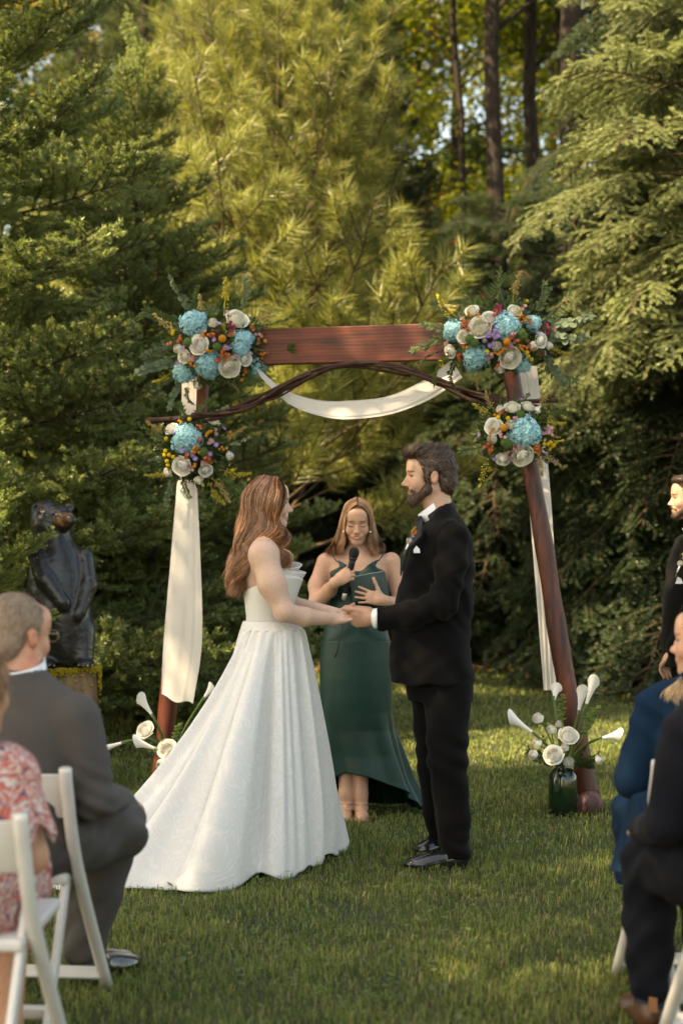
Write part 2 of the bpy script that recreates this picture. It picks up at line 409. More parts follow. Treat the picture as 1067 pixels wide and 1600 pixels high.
# ================================================================== conifers
BARK = mat('bark', (.045, .034, .026), .9, .2, var=.6, vscale=10, bump=.9, bscale=30, stretch=(3, 3, .6))
TWIG = mat('twig_bark', (.11, .075, .045), .85, .2, var=.4, vscale=20)
def needle_mesh(name, segs, needle_len, dens, width, spread, r, flat=0.0, tipcol=(1.35, 1.3, 1.1), incol=(.75, .8, .8), stems=True, forward=.7):
    """segs: array of (a, b, tipness) twig pieces covered with needles"""
    A = np.array([s[0] for s in segs]); B = np.array([s[1] for s in segs]); tp = np.array([s[2] for s in segs]); rad = np.array([s[3] for s in segs])
    L_ = np.linalg.norm(B - A, axis=1); cnt = np.maximum((L_ * dens * np.array([s[4] for s in segs])).astype(int), 0)
    ix = np.repeat(np.arange(len(A)), cnt); n = len(ix)
    t = r.uniform(0, 1, n); p = A[ix] + (B[ix] - A[ix]) * t[:, None]; d = unit(B - A)[ix]
    up = np.tile((0, 0, 1.0), (n, 1)); s_ = unit(np.cross(d, up)); w_ = np.cross(s_, d)
    th = r.uniform(0, 2 * PI, n)
    if flat > 0: th = np.where(r.uniform(0, 1, n) < flat, np.where(r.uniform(0, 1, n) < .5, 0, PI) + r.normal(0, .25, n), r.uniform(0, PI, n))
    rad_dir = s_ * np.cos(th)[:, None] + w_ * np.sin(th)[:, None]
    nd = unit(d * (forward + r.normal(0, .15, n))[:, None] + rad_dir * spread)
    ln = needle_len * r.uniform(.7, 1.15, n)
    side = unit(np.cross(nd, r.normal(0, 1, (n, 3))))
    V = np.stack([p - side * width * .5, p + side * width * .5, p + nd * ln[:, None] * .6 + side * width * .5, p + nd * ln[:, None]], 1).reshape(-1, 3)
    Q = np.arange(n)[:, None] * 4 + np.array([0, 1, 2, 3])
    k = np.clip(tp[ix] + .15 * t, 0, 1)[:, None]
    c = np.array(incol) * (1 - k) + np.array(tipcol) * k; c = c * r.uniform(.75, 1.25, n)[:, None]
    me = np_mesh(name, V, None, False, np.repeat(c, 4, 0), Q)
    # stems
    S = MB()
    for i in range(len(A)):
        if rad[i] > .0022: S.tube([A[i], B[i]], [rad[i], rad[i] * .8], 4, False)
    if S.n:
        me2 = S.mesh(name)
        nv = len(me.vertices); co = np.empty(len(me2.vertices) * 3, np.float32); me2.vertices.foreach_get('co', co)
        fs = [list(p.vertices) for p in me2.polygons]
        V2 = np.concatenate([V, co.reshape(-1, 3)]); Q2 = np.concatenate([Q, np.array(fs) + nv])
        cc = np.concatenate([np.repeat(c, 4, 0), np.ones((len(co) // 3, 3))])
        bpy.data.meshes.remove(me); bpy.data.meshes.remove(me2)
        me = np_mesh(name, V2, None, False, cc, Q2)
        mi = np.zeros(len(Q2), np.int32); mi[len(Q):] = 1; me['_stem'] = 1
        me.polygons.foreach_set('material_index', mi)
    return me
def bough(name, seed, kind):
    """a fan of twigs reaching along +x, 1.3 m long"""
    r = np.random.default_rng(seed); segs = []
    if kind == 'spruce': LL, n1, ang, l1, droop, nl, dens, wd, spread, flat, fwd = 1.3, 12, .95, .50, -.10, .026, 900, .0048, .85, .0, .8
    elif kind == 'hemlock': LL, n1, ang, l1, droop, nl, dens, wd, spread, flat, fwd = 1.5, 14, .85, .55, -.42, .020, 900, .0042, .9, .75, .5
    else: LL, n1, ang, l1, droop, nl, dens, wd, spread, flat, fwd = 1.5, 5, .8, .6, .14, .11, 700, .0036, .85, .0, .7
    def stem(a, d, L, depth, r0):
        K = 5 if depth < 2 else 3; p = np.array(a, float); d = unit(d); pts = [p]
        for i in range(K):
            u = (i + 1) / K
            d = unit(d + np.array((0, 0, (droop if depth == 0 else droop * .6) * .35 + (.16 * u if kind != 'hemlock' else -.05 * u))) + r.normal(0, .05, 3))
            p = p + d * L / K; pts.append(p)
        pts = np.array(pts)
        for i in range(K):
            u = i / K
            if kind == 'pine': cov = (0 if u < .7 else .6) if depth == 0 else (0 if u < .25 else .2 + 1.1 * u)
            else: cov = (0 if u < .15 else .5) if depth == 0 else 1
            if kind == 'pine' and depth >= 1: cov *= 1.0
            segs.append((pts[i], pts[i + 1], (.0 if depth == 0 else .35 if depth == 1 else .6) + .35 * u * (depth > 0), r0 * (1 - .7 * u), cov))
        return pts
    main = stem((0, 0, 0), (1, 0, .05 if kind != 'pine' else .25), LL, 0, .012)
    def at(pts, t):
        q = t * (len(pts) - 1); i = min(int(q), len(pts) - 2); return pts[i] + (pts[i + 1] - pts[i]) * (q - i), unit(pts[i + 1] - pts[i])
    for j in range(n1):
        for sd in (-1, 1):
            t = .14 + .84 * (j + r.uniform(0, .8)) / n1
            if t > .99: continue
            p, d = at(main, t); L1 = l1 * LL * (1 - t) ** .75 * r.uniform(.7, 1.15) + .09
            a_ = ang * r.uniform(.75, 1.2); s_ = unit(np.cross((0, 0, 1), d)) * sd
            dd = d * math.cos(a_) + s_ * math.sin(a_) + np.array((0, 0, r.normal(.02, .14)))
            tw = stem(p, dd, L1, 1, .006)
            n2 = int(L1 / (.055 if kind != 'pine' else .17))
            for q in range(n2):
                t2 = .15 + .8 * (q + r.uniform(0, .7)) / max(n2, 1); p2, d2 = at(tw, min(t2, .97)); sd2 = 1 if (q % 2) else -1
                L2 = (.40 * L1 * (1 - t2) + .045) * r.uniform(.7, 1.2)
                if kind == 'pine': L2 = max(L2, .10)
                a2 = .85 * r.uniform(.7, 1.2); s2 = unit(np.cross((0, 0, 1), d2)) * sd2
                stem(p2, d2 * math.cos(a2) + s2 * math.sin(a2) + np.array((0, 0, r.normal(.0, .2))), L2, 2, .0015 if kind != 'pine' else .003)
    tip, inn = {'spruce': ((1.6, 1.6, 1.3), (.4, .45, .42)), 'hemlock': ((3.2, 3.1, 2.5), (.35, .42, .38)), 'pine': ((1.5, 1.4, 1.1), (.55, .55, .45))}[kind]  # lighter new growth; the strong hemlock tip tint also paints sunlit tips
    if kind == 'pine': dens = 640
    return needle_mesh(name, segs, nl, dens, wd, spread, r, flat, tip, inn, forward=fwd)
BOUGH = {k: [bough('branch', 10 * q + s, k) for s in range(n)] for q, (k, n) in enumerate((('spruce', 3), ('hemlock', 3), ('pine', 3)))}
def needle_mat(name, c, tr=.4): return mat(name, c, .42, .5, tint=True, transl=tr, objrand=.15, tcol=(1.45, 1.45, .85))
NM = {'spruce': needle_mat('spruce_needle', (.150, .180, .080), .26), 'young': needle_mat('young_spruce_needle', (.18, .215, .085)), 'dark': needle_mat('shade_tone_needle', (.019, .032, .017), .25),  # dark: shade on the lower hemlocks and deep firs put into needle colour
      'pine': needle_mat('pine_needle', (.185, .205, .082), .35), 'hemlock': needle_mat('hemlock_needle', (.055, .078, .038), .3), 'back': needle_mat('back_fir_needle', (.050, .072, .028)), 'pale': needle_mat('sunlit_tone_hemlock_needle', (.085, .100, .060), .30)}  # pale: sunlight on the upper hemlock boughs put into needle colour
_cache = {}
def bough_meshes(kind, mk):
    if (kind, mk) not in _cache:
        L_ = []
        for me in BOUGH[kind]:
            c = me.copy(); c.name = 'branch'; c.materials.append(NM[mk]); c.materials.append(TWIG); L_.append(c)
        _cache[(kind, mk)] = L_
    return _cache[(kind, mk)]
def conifer(name, kind, mk, x, y, height, radius, n, label, cat='tree', seed=1, z0=.15, skip=None, top=1.0, pitch=(-.25, .55), group=None, dens_pow=1.0, shape=1.0, leader=True):
    r = np.random.default_rng(seed); t = thing(name, label, cat, (x, y, float(gz(x, y))), 0, group)
    zz = np.linspace(0, height, 14); rt = .03 + .013 * height; px = np.cumsum(r.normal(0, .02, 14))
    m = MB(); m.tube(np.stack([px, r.normal(0, .01, 14), zz], 1), np.interp(zz, (0, height), (rt, .012)), 9); m.build('trunk', BARK, t)
    ms = bough_meshes(kind, mk); ref = 1.3 if kind == 'spruce' else 1.5
    for i in range(n):
        u = ((i + .5) / n) ** dens_pow; z = z0 + (height - z0) * u
        L_ = radius * max(.12, (1 - u * top)) ** shape * r.uniform(.75, 1.15) + .12
        az = i * 2.39996 + r.uniform(-.4, .4)
        ca = math.cos(az)
        if skip and skip(x + L_ * .7 * math.cos(az), y + L_ * .7 * math.sin(az), z): continue
        o = link('branch', ms[int(r.integers(0, len(ms)))], t)
        s = L_ / ref; o.location = (float(np.interp(z, zz, px)), 0, z); o.scale = (s, s * r.uniform(.85, 1.15), s)
        if s < .6: o.scale = (s, s * 1.0, s)
        o.rotation_euler = (r.uniform(-.35, .35), -(pitch[0] + (pitch[1] - pitch[0]) * u + r.uniform(-.12, .12)), az)
    if leader:
        o = link('branch', ms[0], t); o.location = (float(px[-1]), 0, height - .5 * radius * .25); s = .32 * radius / ref + .25; o.scale = (s,) * 3; o.rotation_euler = (0, -PI / 2 + .1, .3)
    return t
# trees whose place was read off the photograph, and two added for sunlight and shade: X from pixel column at that distance
def X_at(px, Y): return P(px, 846, Y)[0]
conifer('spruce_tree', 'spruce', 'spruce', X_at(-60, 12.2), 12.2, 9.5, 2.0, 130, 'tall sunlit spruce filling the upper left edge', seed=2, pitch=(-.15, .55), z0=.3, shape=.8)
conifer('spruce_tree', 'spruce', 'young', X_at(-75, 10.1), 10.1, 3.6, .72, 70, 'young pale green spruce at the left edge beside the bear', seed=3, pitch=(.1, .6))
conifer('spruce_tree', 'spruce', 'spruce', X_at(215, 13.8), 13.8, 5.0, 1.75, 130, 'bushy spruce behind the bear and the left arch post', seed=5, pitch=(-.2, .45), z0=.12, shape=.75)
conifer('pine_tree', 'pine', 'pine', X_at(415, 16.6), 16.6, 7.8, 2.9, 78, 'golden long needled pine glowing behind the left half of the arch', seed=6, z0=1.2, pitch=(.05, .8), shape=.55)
conifer('hemlock_tree', 'hemlock', 'pale', X_at(1100, 15.2), 15.2, 8.6, 1.95, 64, 'added pale hemlock at the upper right, sunlight put into its feathery tips', seed=17, z0=3.2, pitch=(-.05, .65), shape=.5)  # added tree, stands for the sunlit boughs of the hemlock behind it
conifer('hemlock_tree', 'hemlock', 'dark', X_at(1085, 17.2), 17.2, 10.5, 2.6, 200, 'broad hemlock filling the right edge down to the lawn, shade put into its dark needles', seed=7, z0=.2, pitch=(-.2, .5), shape=.75)
conifer('hemlock_tree', 'hemlock', 'dark', X_at(800, 21.2), 21.2, 5.6, 2.6, 150, 'low hemlock behind the right arch post, shade put into its dark needles', seed=8, z0=.1, pitch=(-.2, .4), shape=.6)
conifer('fir_tree', 'spruce', 'dark', X_at(590, 25.0), 25.0, 8.6, 2.6, 150, 'fir deep behind the middle of the arch, shade put into its dark needles', seed=9, z0=.3, shape=.8)
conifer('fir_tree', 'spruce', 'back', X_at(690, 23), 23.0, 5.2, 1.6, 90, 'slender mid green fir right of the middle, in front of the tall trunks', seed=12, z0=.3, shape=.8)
conifer('fir_tree', 'spruce', 'dark', X_at(350, 21.5), 21.5, 9.0, 2.4, 120, 'fir added behind the golden pine, dark to stand for shade in its gaps', seed=14, z0=.3, shape=.8)  # added dark backing for the shaded gaps of the golden pine
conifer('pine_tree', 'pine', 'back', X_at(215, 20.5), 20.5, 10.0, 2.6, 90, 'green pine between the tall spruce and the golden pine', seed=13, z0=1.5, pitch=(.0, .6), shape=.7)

# ================================================================== leafy woods
def leaf_cloud(name, centers, radii, n, size, r, flat=.6):
    ci = r.choice(len(centers), n, p=np.array(radii) ** 2 / np.sum(np.array(radii) ** 2))
    c = np.array(centers)[ci]; rr = np.array(radii)[ci]
    dv = unit(r.normal(0, 1, (n, 3))); p = c + dv * (rr * r.uniform(.15, 1, n) ** .6)[:, None] * np.array((1, 1, flat))
    nrm = unit(r.normal(0, 1, (n, 3)) + np.array((0, 0, .6))); a = unit(np.cross(nrm, r.normal(0, 1, (n, 3)))); b = np.cross(nrm, a)
    s = size * r.uniform(.6, 1.2, n)[:, None]
    V = np.stack([p - a * s, p - a * s * .1 + b * s * .55, p + a * s, p - a * s * .1 - b * s * .55], 1).reshape(-1, 3)
    col = np.ones((n, 3)) * r.uniform(.6, 1.3, n)[:, None]
    return np_mesh(name, V, None, False, np.repeat(col, 4, 0), np.arange(n)[:, None] * 4 + np.arange(4))
LEAFM = {'lime': mat('lime_leaf', (.12, .145, .024), .5, .4, tint=True, transl=.6, tcol=(1.5, 1.4, .5)),
         'green': mat('green_leaf', (.036, .062, .018), .5, .4, tint=True, transl=.5, tcol=(1.6, 1.5, .6)),
         'gold': mat('gold_leaf', (.22, .16, .025), .5, .4, tint=True, transl=.6, tcol=(1.3, 1.1, .5)),
         'rust': mat('rust_leaf', (.30, .13, .035), .5, .4, tint=True, transl=.55, tcol=(1.3, 1.1, .5))}
def crown_geo(seed, H, R, n, size, low):
    r = np.random.default_rng(seed); cs = []; rs = []
    limbs = []
    for i in range(16):
        z = r.uniform(low, H); az = r.uniform(0, 2 * PI); q = r.uniform(.2, 1) * R
        c = np.array((q * math.cos(az), q * math.sin(az), z)); cs.append(c); rs.append(r.uniform(.5, 1.0) * R * .42); limbs.append(c)
    return leaf_cloud('crown', cs, rs, n, size, r, .5), limbs
CG = [crown_geo(40 + i, 13.5, 3.4, 9000, .075, 2.4 + i) for i in range(3)] + [crown_geo(47, 13.8, 3.3, 15000, .080, 5.0), crown_geo(49, 15, 3.0, 9000, .075, 9.6)]
def leafy(x, y, H, r0, mk, var, label, s=1.0, group='slim leafy trees in the woods behind'):
    r = np.random.default_rng(int(abs(x * 97 + y * 13))); t = thing('leafy_tree', label, 'tree', (x, y, float(gz(x, y))), 0, group)
    zz = np.linspace(-.2, H, 12); px = np.cumsum(r.normal(0, .05, 12)); py = np.cumsum(r.normal(0, .05, 12))
    m = MB(); m.tube(np.stack([px, py, zz], 1), np.interp(zz, (0, .5, H), (r0 * 1.3, r0, r0 * .35)), 9)
    for c in CG[var][1][:11]:
        z1 = max(c[2] * s - 1.2, 1.0); a = np.array((np.interp(z1, zz, px), np.interp(z1, zz, py), z1))
        m.tube(spline([a, (a + c * s) / 2 + (0, 0, .25), c * s], 6), np.linspace(r0 * .28, .01, 6), 5)
    m.build('trunk', BARK, t)
    me = CG[var][0]; me = me if mk is None else me
    if ('c', var, mk) not in _cache:
        c = me.copy(); c.name = 'crown'; c.materials.append(LEAFM[mk]); _cache[('c', var, mk)] = c
    o = link('crown', _cache[('c', var, mk)], t); o.scale = (s, s, s); o.rotation_euler = (0, 0, r.uniform(0, 6))
    return t
woods = [(497, 24, .10, 'green', 0, 'slim dark trunk rising behind the bride and officiant'), (545, 30, .13, 'lime', 1, 'dark trunk behind the middle of the arch'),
 (622, 34, .12, 'lime', 2, 'yellow green tree behind the middle of the arch beam'), (775, 24, .16, 'lime', 4, 'thick dark straight trunk above the right flowers, leftmost of the tall ones'),
 (834, 26, .15, 'lime', 4, 'dark trunk just right of the tallest straight one'), (893, 23.5, .22, 'green', 4, 'widest grey brown trunk, upper right between the leaves'),
 (946, 25.5, .15, 'green', 4, 'dark trunk behind the top of the right hemlock'), (700, 38, .15, 'lime', 2, 'thin far trunk amid yellow leaves'), (728, 27, .08, 'green', 4, 'thin trunk just left of the thick straight one'), (862, 28, .09, 'lime', 4, 'thin trunk beside the widest grey brown one'),
 (340, 30, .15, 'lime', 0, 'leafy tree behind the golden pine'), (120, 27, .16, 'green', 1, 'green leafed tree behind the tall left spruce'),
 (1020, 35, .18, 'green', 0, 'green leafed tree at the right edge of the woods'), (575, 41, .14, 'rust', 1, 'rust leafed tree far back in the middle'),
 (240, 37, .15, 'gold', 2, 'golden tree far behind the pines'), (455, 36, .15, 'lime', 2, 'yellow green tree far behind the bride'),
 (860, 40, .15, 'lime', 1, 'yellow green tree far back between the tall trunks'), (1110, 30, .17, 'lime', 2, 'leafy tree beyond the right edge')]
for (px, Y, r0, mk, var, lb) in woods: leafy(X_at(px, Y), Y, 15.0 if Y < 36 else 17, r0, mk, var, lb, 1.0 if Y < 36 else 1.15)
def forest(name, y0, y1, n, size, zlo, zhi, mk, seed, label):
    r = np.random.default_rng(seed); nc = 420 if n > 40000 else 260
    y = r.uniform(y0, y1, nc); x = r.uniform(-1, 1, nc) * (.24 * y + 6); z = zlo + (zhi - zlo) * r.uniform(0, 1, nc) ** 1.0
    z = z + gz(x, y)
    me = leaf_cloud(name, np.stack([x, y, z], 1), r.uniform(.7, 1.7, nc), n, size, r, .6)
    o = link(name, me, None, LEAFM[mk]); return tag(o, label, 'woods', kind='stuff')
forest('forest', 40, 56, 110000, .16, .3, 17, 'green', 91, 'far mass of green leaves closing the woods')
forest('forest', 56, 70, 90000, .26, .5, 24, 'green', 90, 'farthest dark green wall of the woods')
forest('forest', 37, 46, 30000, .09, 1, 16, 'lime', 92, 'far mass of sunlit yellow green leaves')
forest('forest', 34, 44, 7000, .08, .5, 13, 'gold', 93, 'scattered golden autumn leaves far in the woods')
forest('forest', 27, 34, 7000, .055, 1.5, 10, 'gold', 97, 'golden leaves scattered among the nearer trunks')
forest('forest', 27, 36, 16000, .07, 1.5, 12, 'lime', 98, 'sunlit yellow green leaves among the nearer trunks')
forest('forest', 22, 33, 15000, .07, .1, 3.2, 'green', 94, 'low undergrowth of green leaves under the far trees')
forest('forest', 23, 35, 4500, .06, .2, 5.5, 'rust', 95, 'sparse rust coloured undergrowth under the far trees')
# unseen trees added beyond the left edge, placed and thickened to shade the ceremony
SG = 'unseen trees added to shade the ceremony'
leafy(-4.9, 5.4, 13.5, .20, 'green', 3, 'unseen leafy maple added left of the seats to shade the couple', .80, SG)
leafy(-7.6, 3.8, 13.5, .20, 'green', 3, 'unseen leafy maple added further left of the seats for shade', .9, SG)
leafy(-5.2, 2.2, 13.5, .20, 'green', 3, 'unseen leafy maple added left of the rear seats to shade the lawn', .80, SG)
leafy(-5.7, 6.7, 13.5, .18, 'green', 2, 'unseen leafy maple added left of the bear to shade the arch', .66, SG)
leafy(-6.9, -.4, 13.5, .20, 'green', 3, 'unseen leafy maple added left of the camera for shade', .9, SG)
# ================================================================== arch
def wood(name, dark, light, stretch, rough=.35, coat=.2, scale=6, rings=True):
    m = bpy.data.materials.new(name); m.use_nodes = True; nt = m.node_tree; N = nt.nodes; L = nt.links; b = N['Principled BSDF']
    tc = N.new('ShaderNodeTexCoord'); mp = N.new('ShaderNodeMapping'); mp.inputs['Scale'].default_value = stretch; L.new(tc.outputs['Object'], mp.inputs[0])
    n1 = N.new('ShaderNodeTexNoise'); n1.inputs['Scale'].default_value = scale; n1.inputs['Detail'].default_value = 6; n1.inputs['Distortion'].default_value = 1.2; L.new(mp.outputs[0], n1.inputs['Vector'])
    w = N.new('ShaderNodeTexWave'); w.wave_type = 'BANDS'; w.bands_direction = 'Z'; w.inputs['Scale'].default_value = scale * 1.4; w.inputs['Distortion'].default_value = 2.5; w.inputs['Detail'].default_value = 3; w.inputs['Detail Scale'].default_value = .7; L.new(mp.outputs[0], w.inputs['Vector'])
    mx = N.new('ShaderNodeMath'); mx.operation = 'MULTIPLY_ADD'; L.new(w.outputs['Fac'], mx.inputs[0]); mx.inputs[1].default_value = .16 if rings else .0; L.new(n1.outputs[0], mx.inputs[2])
    r = N.new('ShaderNodeValToRGB'); r.color_ramp.elements[0].position = .38; r.color_ramp.elements[0].color = (*dark, 1); r.color_ramp.elements[1].position = .85; r.color_ramp.elements[1].color = (*light, 1); L.new(mx.outputs[0], r.inputs[0])
    L.new(r.outputs[0], b.inputs['Base Color']); b.inputs['Roughness'].default_value = rough; b.inputs['Coat Weight'].default_value = coat; b.inputs['Coat Roughness'].default_value = .3
    bp = N.new('ShaderNodeBump'); bp.inputs['Strength'].default_value = .35; bp.inputs['Distance'].default_value = .004; L.new(mx.outputs[0], bp.inputs['Height']); L.new(bp.outputs[0], b.inputs['Normal'])
    return m
REDW = wood('red_stained_log', (.032, .006, .004), (.22, .045, .014), (3, 3, .45), .5, .05, 5, False)
BEAMW = wood('red_stained_board', (.045, .009, .005), (.20, .040, .015), (.12, 1.0, 2.4), .55, .03, 5)
arch = thing('wooden_arch', 'red stained wooden wedding arch of two leaning logs and a board with draped vines', 'arch', P(590, 1255, 9.5) * (1, 1, 0))
AL = np.array(arch.location)
def knotty(a, b, r0, r1, n=26, seed=0, nr=18):
    r = np.random.default_rng(seed); t = np.linspace(0, 1, n)[:, None]; pts = a * (1 - t) + b * t
    w = np.sin(t * 9 + seed) * .008; pts = pts + np.concatenate([w, w * .5, w * 0], 1)
    V, F = tube_vf(pts, np.linspace(r0, r1, n) * (1 + .05 * np.sin(np.arange(n) * 1.3 + seed) + r.normal(0, .015, n)), nr)
    V = np.array(V); return V, F
for (a, b, sd) in ((P(247, 1236, 9.9), P(322, 535, 9.82), 1), (P(921, 1262, 9.16), P(793, 545, 9.30), 2)):
    a = np.array((a[0], a[1], 0.03 if sd == 2 else -.02)); m = MB(); V, F = knotty(a, b, .054 if sd == 1 else .057, .043, seed=sd); m.add(V - AL, F); o = m.build('pole', REDW, arch)
bl, br = P(288, 546, 9.74), P(852, 530, 9.20)
m = MB(); m.bar(bl - AL, br - AL, .055, .200); m.build('beam', BEAMW, arch, False, bevel=.006)
VINE = mat('vine_bark', (.060, .026, .018), .75, .3, var=.5, vscale=14, bump=.7, bscale=60)
vp = [((229, 657), (300, 652), (385, 636), (465, 600), (540, 573), (620, 575), (700, 600), (780, 629), (876, 631)),
      ((262, 660), (330, 655), (400, 628), (470, 590), (545, 568), (640, 582)), ((300, 648), (380, 642), (440, 606), (520, 580), (600, 570), (690, 598), (770, 622), (840, 634)),
      ((330, 650), (420, 618), (500, 576), (570, 570), (610, 574)), ((620, 570), (700, 606), (760, 628), (830, 628), (862, 627)), ((350, 644), (430, 622), (480, 590), (500, 584))]
for i, v in enumerate(vp):
    r = np.random.default_rng(i); pts = []
    for (x, y) in v: u = (x - 229) / 650; pts.append(P(x, y + r.normal(0, 2), 9.80 - .55 * u - .13 + .018 * math.sin(i * 2.1 + x * .02)))
    pp = spline(pts, 50) + np.cumsum(r.normal(0, .0011, (50, 3)), 0)
    R0 = (.017, .010, .012, .011, .012, .007)[i]
    m = MB(); m.tube(pp - AL, np.linspace(R0, R0 * .7, 50) * (1 + .18 * r.normal(0, 1, 50) * .5), 8); m.build('vine', VINE, arch)
m = MB(); c = P(924, 1256, 9.12); c[2] = .055
V, F = tube_vf([c + (-.035, -.10, 0), c + (-.01, 0, .0), c + (.0, .10, 0)], [.062, .066, .06], 14); m.add(np.array(V) - AL, F); m.build('foot_log', wood('worn_red_log', (.05, .02, .018), (.16, .075, .065), (2, .6, 2), .6, 0, 10), arch)
# draped cloth
CLOTH = bpy.data.materials.new('sheer_white_chiffon'); CLOTH.use_nodes = True
nt = CLOTH.node_tree; b = nt.nodes['Principled BSDF']; b.inputs['Base Color'].default_value = (.78, .74, .68, 1); b.inputs['Roughness'].default_value = .8; b.inputs['Sheen Weight'].default_value = .2
tl = nt.nodes.new('ShaderNodeBsdfTranslucent'); tl.inputs[0].default_value = (.78, .74, .68, 1); ms = nt.nodes.new('ShaderNodeMixShader'); ms.inputs[0].default_value = .35
nt.links.new(b.outputs[0], ms.inputs[1]); nt.links.new(tl.outputs[0], ms.inputs[2]); nt.links.new(ms.outputs[0], nt.nodes['Material Output'].inputs[0])
tcn = nt.nodes.new('ShaderNodeTexCoord'); wv = nt.nodes.new('ShaderNodeTexNoise'); wv.inputs['Scale'].default_value = 260; nt.links.new(tcn.outputs['Object'], wv.inputs['Vector'])
bp = nt.nodes.new('ShaderNodeBump'); bp.inputs['Strength'].default_value = .12; nt.links.new(wv.outputs[0], bp.inputs['Height']); nt.links.new(bp.outputs[0], b.inputs['Normal'])
def drape(name, L_, R_, label, folds_, amp, n=90, mm=70, sway=0.0, seed=1, bottom=None):
    """sheet between two edge curves (lists of px, py, Y)"""
    A = spline([P(*q) for q in L_], n); Bc = spline([P(*q) for q in R_], n)
    t = thing(name, label, 'drape', (A[0] + Bc[0]) / 2)
    def fn(u, v):
        i = u * (n - 1); a = np.stack([np.interp(i, np.arange(n), A[:, k]) for k in range(3)], -1); b_ = np.stack([np.interp(i, np.arange(n), Bc[:, k]) for k in range(3)], -1)
        p = a + (b_ - a) * v[..., None]; ph = 2 * PI * folds_ * (v + .10 * np.sin(v * 7 + seed)) + 1.3 * np.sin(u * 3 + v * 5 + seed)
        d = amp * (np.sin(ph) + .3 * np.sin(ph * 1.7 + u * 5)) * (.5 + .7 * u) * (.55 + .45 * np.sin(v * 4 + seed * 2))
        p[..., 1] += d
        if bottom: p[..., 2] += bottom * np.sin(v * 8 + seed) * sstep(.85, 1, u)
        return p
    cloth_grid('cloth', fn, n, mm, CLOTH, t, thick=.0)
    return t
# ================================================================== people: shared pieces
SKIN = mat('skin', (.56, .335, .235), .48, .4, tint=True, sss=.12, fine=(90, .10), bump=.05, bscale=300)
EYEM = mat('eye', (1, 1, 1), .15, .6, tint=True)
def hair_mat(name, c): return mat(name, c, .42, .38, tint=True, fine=(60, .25))
H_BRIDE = hair_mat('auburn_hair', (.27, .125, .062)); H_OFF = hair_mat('light_brown_hair', (.30, .155, .078)); H_GROOM = hair_mat('dark_brown_hair', (.050, .030, .019))
H_GREY = hair_mat('sandy_grey_hair', (.36, .25, .17)); H_BLOND = hair_mat('blonde_hair', (.42, .27, .13))
BLACKW = mat('black_wool', (.0045, .0043, .0045), .85, .08, sheen=.03, bump=.25, bscale=400, fine=(500, .2))
BLACKS = mat('black_satin', (.008, .008, .009), .5, .25)
SHIRT = mat('white_cotton', (.80, .82, .86), .7, .3, bump=.1, bscale=300)
LEATHER = mat('black_leather', (.012, .012, .013), .18, .6, coat=.3, bump=.1, bscale=80)
def eye_pair(F, root, sc=1.0, iris=(.10, .06, .03), y=.0725, zl=-.003):
    for sx in (-1, 1):
        m = MB(); m.lathe([(.012 * math.sin(PI * i / 12) + 1e-5, -.012 * math.cos(PI * i / 12)) for i in range(13)], n=20)
        me = m.mesh('eye'); V = np.array(m.v); 
        V2 = V * sc
        ang = V[:, 1] * -1 / .012          # local -z.. iris on the +y side
        c = np.where((V[:, 1:2] > .0090), np.array(iris), np.array((.22, .20, .18))); c = np.where(V[:, 1:2] > .0112, np.array((.005, .005, .005)), c)
        W = np.array([F.p(*(v + np.array((sx * .0315, y, zl)) * sc)) for v in V2]) - np.array(root.location)
        me.vertices.foreach_set('co', W.astype(np.float32).ravel())
        a = me.color_attributes.new('tint', 'FLOAT_COLOR', 'POINT'); cc = np.ones((len(V), 4), np.float32); cc[:, :3] = c; a.data.foreach_set('color', cc.ravel())
        link('eye', me, root, EYEM)
